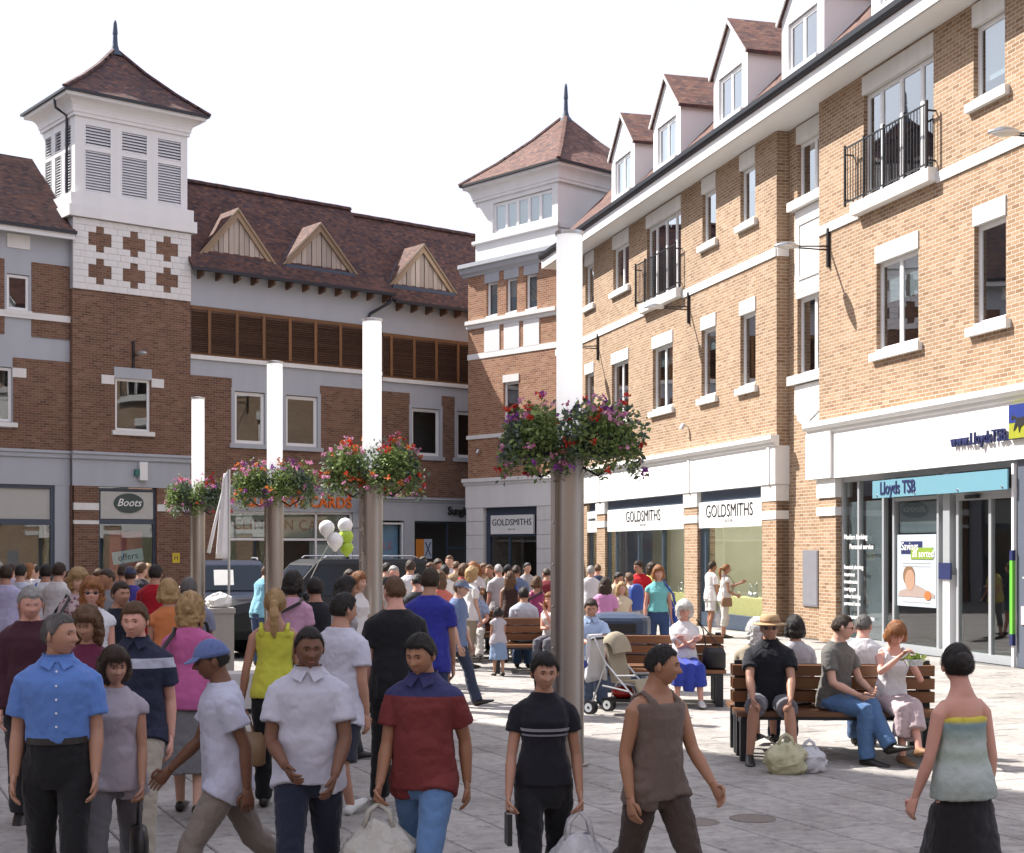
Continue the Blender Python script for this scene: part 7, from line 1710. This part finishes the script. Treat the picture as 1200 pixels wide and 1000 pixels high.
P = person('man with cropped hair in a grey blue T-shirt, bag across his back', 221, 13.8, 676, 190, 'm', 'tan', ('crop','salt'), ('tee',(0.20,0.215,0.29),{'loose':.024}), ('trousers',(0.08,0.075,0.08)), lod=1, legs=STAND, bw=1.12, bd=1.1)
shoulder_bag(P, 'R', 'black bag slung over the man in grey blue', cross=True)
P = person('blond woman in a pink T-shirt and grey skirt, back turned', 222, 10.7, 695, 184, 'f', 'fair', ('wavy','blond'), ('tee',(0.46,0.11,0.27),{'hem':-.055,'loose':.022}), ('skirt',(0.15,0.145,0.15),.33), lod=1, legs=STEP, bw=1.14, bd=1.15)
shoulder_bag(P, 'L', 'narrow black shoulder bag of the woman in pink')
P = person('woman with a blond ponytail in a lime yellow vest top', 322, 10.9, 687, 186, 'f', 'tan', ('pony','blond'), ('tank',(0.52,0.52,0.06),{'hem':-.03,'loose':.010}), ('trousers',(0.012,0.012,0.014)), lod=1, legs=STEP, arms={'L':fk(-4,22,14,0),'R':fk(0,12,12,2)}, grip=(1.3,.5))
p = held(P,'L',None); t = thing('tote_bag', 'tan tote bag in the hand of the woman in yellow', 'bag', (p.x,p.y,p.z-.40), 0); MB().rings([[(.17*w*math.cos(a),.06*w*math.sin(a),z) for a in [2*math.pi*j/18 for j in range(18)]] for w,z in ((.85,0),(1,.02),(1.05,.26))]).build('bag_body', M['leather_tan'], t, smooth=True); MB().tube([(-.08,0,.25),(-.05,0,.36),(0,0,.41),(.05,0,.36),(.08,0,.25)], .009, 6).build('handle', M['leather_tan'], t)
P = person('dark haired woman in a pale pink T-shirt with a dark strap', 342, 14.2, 670, 174, 'f', 'tan', ('bob','black'), ('tee',(0.52,0.30,0.42)), ('trousers',BLACK), lod=1, legs=STAND)
shoulder_bag(P, 'L', 'dark shoulder bag of the woman in pale pink', cross=True)
person('man in a sky blue T-shirt and jeans leaning over the black car', 305, 24.5, 661, 150, 'm', 'fair', ('short','brown'), ('tee',(0.22,0.48,0.62)), ('trousers',(0.05,0.08,0.17)), lod=1, lean=14, arms={'L':fk(60,20,40,0),'R':fk(20,10,20,0)})
person('woman with long black hair beside the second column, facing right', 400, 13.4, 674, 105, 'f', 'olive', ('long','black'), ('cap',(0.36,0.33,0.34)), ('trousers',(0.03,0.03,0.035)), lod=1, legs=STEP)
person('woman in a white blouse glimpsed left of the second column', 417, 17.4, 671, 60, 'f', 'fair', ('bob','ginger'), ('tee',(0.60,0.58,0.58)), ('trousers',(0.03,0.03,0.04)), lod=1)
person('man in a black T-shirt left of the balloon string', 370, 14.5, 677, 200, 'm', 'tan', ('short','black'), ('tee',(0.02,0.02,0.025)), ('trousers',DJEANS), lod=1)
person('woman in a dark dress between the balloons and the second column', 408, 21.0, 668, 30, 'f', 'tan', ('long','dark'), ('tee',(0.05,0.03,0.05)), ('skirt',(0.05,0.03,0.05),.3), lod=2)
# crowd across the middle
person('grey haired man in a pale T-shirt facing the camera near the dark shopfront', 461, 21.5, 663, 10, 'm', 'pink', ('short','grey'), ('tee',(0.60,0.55,0.52)), ('trousers',KHAKI), lod=2)
person('man in a white T-shirt with his back turned near the dark shopfront', 480, 24.0, 656, 175, 'm', 'tan', ('short','dark'), ('tee',WHITE), ('trousers',DJEANS), lod=2, lean=6)
person('man in a dark shirt talking before the dark shopfront', 495, 31.0, 652, 20, 'm', 'tan', ('short','black'), ('tee',(0.07,0.035,0.03)), ('trousers',BLACK), lod=2)
person('woman in a brown top half hidden before the dark shopfront', 507, 27.0, 660, 310, 'f', 'tan', ('bob','brown'), ('tee',(0.18,0.09,0.06)), ('trousers',KHAKI), lod=2)
person('tall man in white facing the camera in front of the dark shop window', 527, 31.0, 651, -6, 'm', 'fair', ('short','brown'), ('tee',WHITE), ('trousers',(0.30,0.28,0.26)), lod=2)
person('man in a white T-shirt with dark hair, back turned in the middle crowd', 521, 24.5, 662, 182, 'm', 'tan', ('short','black'), ('tee',(0.64,0.62,0.60)), ('trousers',(0.05,0.05,0.07)), lod=2)
person('woman in a red top behind the curly blond woman', 541, 26.5, 661, 90, 'f', 'tan', ('bob','brown'), ('tee',(0.50,0.02,0.03)), ('trousers',JEANS), lod=2)
person('woman with bright curly blond hair in a white T-shirt', 551, 24.0, 666, 120, 'f', 'fair', ('curly','blond'), ('tee',(0.67,0.65,0.64)), ('trousers',KHAKI), lod=2)
P = person('walker in denim blue crossing to the right in flared jeans', 533, 18.2, 674, 70, 'm', 'fair', ('short','brown'), ('tee',(0.12,0.17,0.30),{'hem':-.06}), ('trousers',(0.03,0.04,0.07)), lod=1, legs=((22,4),(-22,18)), lean=6, cap=(0.14,0.18,0.28))
person('woman in a sandy top left of the jeweller door', 566, 29.5, 660, 20, 'f', 'tan', ('long','brown'), ('tee',(0.34,0.22,0.15)), ('trousers',BLACK), lod=2)
person('man in a dark olive top beside the jeweller door', 575, 27.5, 662, -30, 'm', 'tan', ('short','brown'), ('tee',(0.10,0.09,0.06)), ('trousers',BLACK), lod=2)
person('balding man in a light grey T-shirt before the jeweller door', 585, 26.5, 661, 200, 'm', 'pink', ('crop','grey'), ('tee',(0.42,0.41,0.42)), ('trousers',KHAKI), lod=2)
person('man in a black cap and white T-shirt before the jeweller door', 594, 29.0, 662, 160, 'm', 'tan', ('short','black'), ('tee',(0.62,0.61,0.62)), ('trousers',DJEANS), lod=2, cap=(0.02,0.02,0.025))
P = person('woman with long chestnut hair and a dark vest carrying a blue bag', 598, 25.2, 670, 178, 'f', 'tan', ('long','brown'), ('tank',(0.05,0.028,0.022)), ('trousers',(0.06,0.05,0.05)), lod=1)
shoulder_bag(P, 'R', 'royal blue bag of the woman with long chestnut hair', 'nylon_blue', (.30,.12,.30))
P = person('woman in a magenta vest with a thin strap across her back', 629, 24.8, 676, 182, 'f', 'tan', ('bob','brown'), ('tank',(0.30,0.05,0.14)), ('trousers',(0.06,0.05,0.06)), lod=1)
shoulder_bag(P, 'L', 'small dark bag of the woman in the magenta vest', cross=True, size=(.2,.07,.16))
person('little girl with dark hair and a denim skirt by the empty bench seat', 584, 22.5, 0, 200, 'f', 'tan', ('bob','black'), ('cap',(0.42,0.40,0.44)), ('skirt',(0.20,0.28,0.42),.30), lod=1, h=1.06)
# right-hand crowd by the jeweller's windows
person('person in a white T-shirt at the brick pier behind the nearest column', 692, 29.0, 663, 170, 'm', 'fair', ('short','grey'), ('tee',WHITE), ('trousers',(0.30,0.27,0.25)), lod=2)
person('woman in a bright pink T-shirt with long dark hair', 709, 22.0, 677, 168, 'f', 'tan', ('long','dark'), ('tee',(0.56,0.24,0.44),{'loose':.018}), ('trousers',DJEANS), lod=1, bw=1.1)
person('dark haired man looking down behind the woman in pink', 722, 26.5, 670, 60, 'm', 'tan', ('short','black'), ('tee',(0.50,0.38,0.26)), ('trousers',BLACK), lod=2, head=(0,14))
person('small blond girl in a cream dress', 728, 22.8, 682, 10, 'f', 'fair', ('long','blond'), ('cap',(0.60,0.52,0.38)), ('skirt',(0.58,0.50,0.38),.28), lod=2)
P = person('boy with brown hair carrying a large blue rucksack', 739, 25.5, 671, 215, 'm', 'tan', ('short','brown'), ('tee',(0.60,0.58,0.56)), ('shorts',(0.22,0.24,0.28)), lod=2)
backpack(P, 'large blue rucksack on the boy beside the man in red')
person('young man in a red T-shirt with folded white sleeves of cloth', 750, 27.8, 657, -20, 'm', 'tan', ('short','dark'), ('tee',(0.46,0.012,0.02)), ('shorts',(0.36,0.32,0.28)), lod=1, arms={'L':fk(20,10,80,40),'R':fk(20,10,80,40)}, head=(-40,8))
P = person('woman in a turquoise top and blue jeans with a blue rucksack on one shoulder', 771, 23.2, 662, 6, 'f', 'pink', ('bob','ginger'), ('cap',(0.16,0.46,0.47),{'hem':.03,'loose':.010}), ('trousers',(0.035,0.065,0.15)), lod=1, legs=STEP, arms={'L':fk(-4,16,18,2),'R':fk(-4,16,18,2)})
shoulder_bag(P, 'L', 'bulky blue rucksack hanging at the side of the woman in turquoise', 'nylon_blue', (.30,.16,.40))
P = person('man in white T-shirt and shorts looking into the jeweller window', 833, 32.6, 658, 112, 'm', 'olive', ('short','dark'), ('tee',(0.64,0.62,0.61)), ('shorts',(0.60,0.58,0.57)), lod=1, arms={'L':fk(30,8,70,20),'R':fk(6,10,16,2)}, grip=(.5,1.3))
hand_bag(P, 'R', 'white bag hanging from the man at the jeweller window', 'bag_white', .26, .42, .18, 9)
P = person('woman in white top and pale cropped trousers beside him at the jeweller window', 849, 32.2, 661, 100, 'f', 'tan', ('pony','ginger'), ('cap',(0.65,0.64,0.62)), ('crop',(0.58,0.55,0.50)), lod=1, arms={'L':fk(50,12,60,10),'R':fk(6,10,60,20)})
shoulder_bag(P, 'R', 'round brown bag of the woman at the jeweller window', 'shoe_tan', (.24,.1,.2))
# more of the crowd, farther off
FAR = [(12,23.0,659,'m','pale lilac shirt','left edge',(0.50,0.46,0.60),'dark',175),(40,24.0,660,'m','white shirt','cream shop header',(0.66,0.66,0.70),'black',188),(79,21.5,662,'m','dark green shirt','left brick pier',(0.04,0.06,0.05),'dark',20),
 (117,22.0,661,'f','rose top','chemist brick pier',(0.42,0.16,0.20),'brown',10),(128,17.5,666,'m','grey shirt','chemist window',(0.22,0.22,0.24),'dark',5),(172,24.5,660,'f','beige top','hydrant plate',(0.44,0.36,0.27),'blond',30),
 
 (431,20.5,667,'f','cream top','second column base',(0.58,0.52,0.42),'blond',160),(452,25.0,659,'m','black shirt','pale blue poster',(0.03,0.03,0.035),'black',170),(470,29.0,655,'m','pink shirt','orange window poster',(0.50,0.26,0.28),'grey',0),
 (512,29.5,655,'f','violet top','dark shop glass',(0.20,0.10,0.26),'dark',12),(535,29.0,657,'m','tan shirt','turret corner blocks',(0.36,0.26,0.16),'brown',185),(558,27.5,659,'f','white blouse','turret pier',(0.60,0.58,0.57),'ginger',340),
 (606,27.0,662,'m','denim shirt','corner door frame',(0.12,0.17,0.28),'dark',190),(617,30.0,659,'f','grey top','pale pier of the corner door',(0.34,0.33,0.34),'black',15),(640,26.0,664,'m','maroon shirt','nearest column shaft',(0.20,0.03,0.04),'dark',170),
 (655,30.0,660,'f','peach top','narrow jeweller sign',(0.58,0.34,0.22),'blond',20),(700,30.5,660,'m','navy shirt','first brick pier of the jeweller',(0.03,0.04,0.09),'brown',160),(760,30.0,660,'f','lemon top','long jeweller sign',(0.60,0.52,0.16),'dark',95),
 (516,20.5,670,'f','coral top','gap before the far bench',(0.56,0.16,0.12),'brown',200),(489,18.8,672,'m','charcoal shirt','man in royal blue',(0.05,0.05,0.055),'black',185)]
rgp = random.Random(77)
for (px_, d_, y_, sx_, what, near, col, hc_, fc) in FAR:
    person(('man' if sx_ == 'm' else 'woman')+' in a '+what+' in the crowd by the '+near, px_, d_, y_, fc, sx_, rgp.choice(['tan','fair','pink','olive']), (rgp.choice(['short','crop']) if sx_ == 'm' else rgp.choice(['bob','long','pony','wavy']), hc_), ('tee' if sx_ == 'm' else rgp.choice(['tee','cap']), col), (rgp.choice(['trousers','trousers','shorts']) if sx_ == 'm' else rgp.choice(['trousers','crop','trousers']), rgp.choice([JEANS,DJEANS,BLACK,KHAKI,GREYT])), lod=2, legs=rgp.choice([STAND,STAND2,STEP,WALK]), bw=rgp.uniform(.92,1.16), lean=rgp.uniform(0,9), head=(rgp.uniform(-45,45),rgp.uniform(-4,16)), arms={'L':fk(rgp.uniform(-5,35),rgp.uniform(6,24),rgp.uniform(10,90),rgp.uniform(0,30)),'R':fk(rgp.uniform(-5,35),rgp.uniform(6,24),rgp.uniform(10,80),rgp.uniform(0,30))})
# ---------------- seated figures
def bench_pos(B, along, side):
    c, s = math.cos(B[2]), math.sin(B[2]); yy = -0.25 if side < 0 else 0.25
    return (B[0]+c*along-s*yy, B[1]+s*along+c*yy)
def bf(B, side, turn=0): return math.degrees(B[2])+turn+(0 if side < 0 else 180)
SIT = ((86,82),(86,84)); SH = 0.458
person('man in a straw hat, black polo and grey shorts sitting on the near bench', 0, 0, 0, bf(B1,-1,-4), 'm', 'tan', ('short','white'), ('polo',(0.010,0.011,0.016),{'loose':.024}), ('shorts',(0.16,0.16,0.18),-.85), lod=0, h=1.74, pos=bench_pos(B1,-.62,-1), seat=SH, legs=((84,74),(86,90)), legab=(9,9), lean=4, hat=True, glasses=True, bw=1.14, bd=1.25, arms={'L':('ik',(.17,-.40,.56)),'R':('ik',(-.17,-.40,.56))}, grip=(.6,.6))
person('man in a grey T-shirt and jeans sitting sideways with legs crossed', 0, 0, 0, bf(B1,-1,46), 'm', 'fair', ('crop','dark'), ('tee',(0.115,0.11,0.10),{'bands':()}), ('trousers',(0.07,0.14,0.27)), lod=0, h=1.76, pos=bench_pos(B1,-.02,-1), seat=SH, legs=((92,58),(84,80)), legab=(-14,4), lean=6, head=(38,4), glasses=True, arms={'L':('ik',(.06,-.36,.66)),'R':('ik',(-.10,-.34,.62))})
Pw = person('woman in a white vest and pale pink skirt eating salad on the near bench', 0, 0, 0, bf(B1,-1,18), 'f', 'pink', ('bob','ginger'), ('tank',(0.64,0.63,0.64),{'hem':.02,'loose':.010}), ('skirt',(0.42,0.33,0.34),.42), shoes='shoe_tan', lod=0, h=1.66, pos=bench_pos(B1,.50,-1), seat=SH, legs=((90,62),(84,82)), legab=(-12,2), lean=8, head=(-14,26), arms={'L':('ik',(.05,-.30,.90)),'R':('ik',(-.07,-.33,.99))}, grip=(1.0,1.2))
q = in_world(Pw[0], (.02,-.40,.93)); t = thing('salad_box', 'clear box of green salad held by the woman on the near bench', 'food box', q, R_(10))
MB().rings([[(.085*k*math.copysign(abs(math.cos(a))**.5,math.cos(a)),.06*k*math.copysign(abs(math.sin(a))**.5,math.sin(a)),z) for a in [2*math.pi*j/20 for j in range(20)]] for k,z in ((.8,-.03),(1.0,.03),(.97,.03),(.78,-.025))]).build('box', M['bag_white'], t)
rg = random.Random(8); sl_ = inst(cloud_mesh('salad', leaf_mat('salad_leaf',(0.14,0.24,0.03),(0.42,0.46,0.12)), [(rg.uniform(-.075,.075),rg.uniform(-.05,.05),rg.uniform(-.01,.05),rg.random(),rg.uniform(.7,1.4)) for _ in range(160)], .04, rg), 'salad', t); sl_['kind'] = 'stuff'
person('old woman with grey curls on the far seat of the near bench, reading', 0, 0, 0, bf(B1,1,-24), 'f', 'pink', ('curly','white'), ('tee',(0.27,0.23,0.17)), ('crop',(0.28,0.24,0.20)), lod=1, h=1.60, pos=bench_pos(B1,-.72,1), seat=SH, legs=SIT, lean=12, head=(0,16), bw=1.12, arms={'L':('ik',(.10,-.36,.62)),'R':('ik',(-.10,-.36,.62))})
person('dark haired woman in a grey top on the far seat behind the straw hat', 0, 0, 0, bf(B1,1,10), 'f', 'tan', ('bob','black'), ('tee',(0.40,0.39,0.41)), ('trousers',DJEANS), lod=1, h=1.66, pos=bench_pos(B1,-.30,1), seat=SH, legs=SIT, lean=2)
person('balding man in a white T-shirt on the far seat of the near bench', 0, 0, 0, bf(B1,1,-12), 'm', 'pink', ('crop','salt'), ('tee',(0.62,0.61,0.62)), ('trousers',JEANS), lod=1, h=1.72, pos=bench_pos(B1,.34,1), seat=SH, legs=SIT, lean=8, head=(-20,6))
Pm = person('man in a pale blue shirt sitting behind the pushchair', 0, 0, 0, bf(B3,-1,8), 'm', 'tan', ('short','dark'), ('shirt',(0.36,0.47,0.66)), ('trousers',(0.05,0.07,0.11)), lod=1, h=1.74, pos=bench_pos(B3,-.74,-1), seat=SH, legs=((84,78),(86,84)), lean=6, head=(-6,10), arms={'L':('ik',(.12,-.50,.68)),'R':('ik',(-.06,-.50,.80))})
Pg = person('white haired woman in a white T-shirt and royal blue skirt, arms folded', 0, 0, 0, bf(B3,-1,6), 'f', 'pink', ('curly','white'), ('tee',(0.64,0.63,0.65),{'loose':.016}), ('skirt',(0.03,0.05,0.30),.42), shoes='shoe_white', lod=1, h=1.64, pos=bench_pos(B3,.44,-1), seat=SH, legs=((84,80),(86,90)), legab=(5,5), lean=2, bw=1.10, bd=1.12, arms={'L':('ik',(-.06,-.24,.84)),'R':('ik',(.08,-.27,.82))})
q = bench_pos(B3,.80,-1); t = thing('hand_bag', 'black handbag on the bench beside the woman in the blue skirt', 'bag', (q[0],q[1]-.12,SH), R_(-20))
MB().rings([[(.15*w*math.cos(a),.06*w*math.sin(a),z) for a in [2*math.pi*j/18 for j in range(18)]] for w,z in ((.9,0),(1,.03),(1,.2),(.8,.27))]).build('bag_body', M['leather_black'], t, smooth=True); MB().tube([(-.10,0,.25),(-.14,0,.5),(-.22,-.02,.62),(-.12,.04,.5),(.1,0,.25)], (.008), 6).build('strap', M['leather_black'], t)
person('man in a white T-shirt seen from behind on the middle bench', 0, 0, 0, bf(B2,1,0), 'm', 'tan', ('short','black'), ('tee',(0.48,0.52,0.60)), ('trousers',JEANS), lod=1, h=1.74, pos=bench_pos(B2,-.42,1), seat=SH, legs=SIT, lean=2, bw=1.08)
person('woman with long ginger hair on the middle bench, hand to her mouth', 0, 0, 0, bf(B2,-1,-30), 'f', 'pink', ('long','ginger'), ('tank',(0.62,0.60,0.60)), ('trousers',(0.10,0.10,0.12)), lod=1, h=1.62, pos=bench_pos(B2,.02,-1), seat=SH, legs=SIT, lean=8, arms={'L':('ik',(-.02,-.26,1.02)),'R':('ik',(.05,-.32,.72))})
person('man in a denim cap and check shirt on the far bench', 0, 0, 0, bf(B4,-1,-20), 'm', 'pink', ('short','grey'), ('shirt',floral_cloth((0.30,0.36,0.50),(0.14,0.18,0.30),'check')), ('trousers',(0.50,0.47,0.42)), lod=1, h=1.72, pos=bench_pos(B4,-.2,-1), seat=SH, legs=((86,60),(86,80)), lean=2, cap=(0.10,0.12,0.24), arms={'L':('ik',(.12,-.36,.66)),'R':('ik',(-.12,-.36,.66))})
person('woman in a dark top next to the man in the denim cap', 0, 0, 0, bf(B4,-1,10), 'f', 'tan', ('bob','dark'), ('tee',(0.10,0.03,0.035)), ('trousers',NAVY), lod=2, h=1.62, pos=bench_pos(B4,.45,-1), seat=SH, legs=SIT, lean=6, arms={'L':('ik',(.1,-.34,.64)),'R':('ik',(-.1,-.34,.64))})
# ---------------- pushchair
M['canvas'] = pm('beige_canvas', (0.30,0.26,0.19), 0.85, var=0.12, vs=8); M['coat'] = pm('white_coat', (0.64,0.64,0.65), 0.8, var=0.08, vs=8, bmp=0.3, bs=12); M['badge'] = pm('badge_blue', (0.02,0.03,0.16), 0.5)
t = thing('pushchair', 'beige folding pushchair with a white coat hung over its handles', 'pushchair', (1.30, 17.2, 0), R_(52)); t.scale = (.88,.88,.88)
def ps(pts, r=.013, nm='frame_tube', mat='lamp_steel', n=8): return MB().tube(pts, r, n).build(nm, M[mat], t)
for s in (-1, 1):
    x_ = s*.22
    ps([(x_,.34,1.02),(x_,.30,1.04),(x_,.10,.70),(x_,-.46,.16)]); ps([(x_,.10,.70),(x_,.34,.14)]); ps([(x_,-.05,.54),(x_,-.36,.56)]); ps([(x_,.16,.40),(x_,-.28,.34)])
    for yy in (.36, -.48):
        for dx in (-.035, .035):
            wh = MB().tube([(x_+dx-.014,yy,.095),(x_+dx+.014,yy,.095)], .095, 20).build('wheel', M['tyre'], t); MB().tube([(x_+dx-.016,yy,.095),(x_+dx+.016,yy,.095)], .062, 14).build('rim', M['lens'], wh); MB().tube([(x_+dx-.018,yy,.095),(x_+dx+.018,yy,.095)], .02, 8).build('hub', M['tyre'], wh)
ps([(-.22,.34,1.02),(.22,.34,1.02)], .016, 'handle', 'black_metal')
MB().rings([[(-.20,.12,.98),(.20,.12,.98),(.20,.15,.99),(-.20,.15,.99)],[(-.20,-.02,.46),(.20,-.02,.46),(.20,.03,.44),(-.20,.03,.44)],[(-.20,-.34,.50),(.20,-.34,.50),(.20,-.33,.45),(-.20,-.33,.45)],[(-.19,-.46,.24),(.19,-.46,.24),(.19,-.42,.22),(-.19,-.42,.22)]]).build('seat', M['canvas'], t, smooth=False)
hd_ = []
for k in range(8):
    a = math.pi*(.05+.62*k/7); hd_.append([(.215*math.cos(b_), .10-.33*math.cos(a)*.6*(.6+.4*abs(math.sin(b_)))*0.9, .80+.32*math.sin(a)*(.55+.45*math.sin(b_))) for b_ in [math.pi*j/12 for j in range(13)]])
MB().rings(hd_, cap=False, close=False).build('hood', M['canvas'], t, smooth=True)
MB().box(-.19,.19,-.25,.2,.20,.23).build('basket', M['leather_black'], t); MB().ell((0,-.02,.31),(.15,.17,.09),14,8).build('packed_blanket', M['tail'], t, smooth=True)
ct_ = thing('coat', 'white coat with a round blue badge draped over the pushchair handle', 'coat', t.location, t.rotation_euler.z); ct_.scale = t.scale
rr_ = []
for k in range(9):
    u = k/8; z = 1.07-.62*u; w = .17+.07*u
    rr_.append([(-.05+w*math.cos(a)*(1+.10*math.sin(5*a+u*3)), .40+.075*math.sin(a)*(1+.35*math.sin(4*a+2*u))*(0.6+.6*u), z+.02*math.sin(3*a)*(u > .9)) for a in [2*math.pi*j/30 for j in range(30)]])
MB().rings(rr_).build('coat_body', M['coat'], ct_, smooth=True); MB().lathe([(.055,0),(.055,.008),(.002,.008)], 20).build('badge', M['badge'], ct_, loc=(-.30,.40,.68), rot=(0,R_(-90),0))
MB().tube([(.10,.42,1.0),(.18,.45,.85),(.20,.46,.62)], [.06,.05,.042], 12).build('sleeve', M['coat'], ct_, smooth=True)
bake()
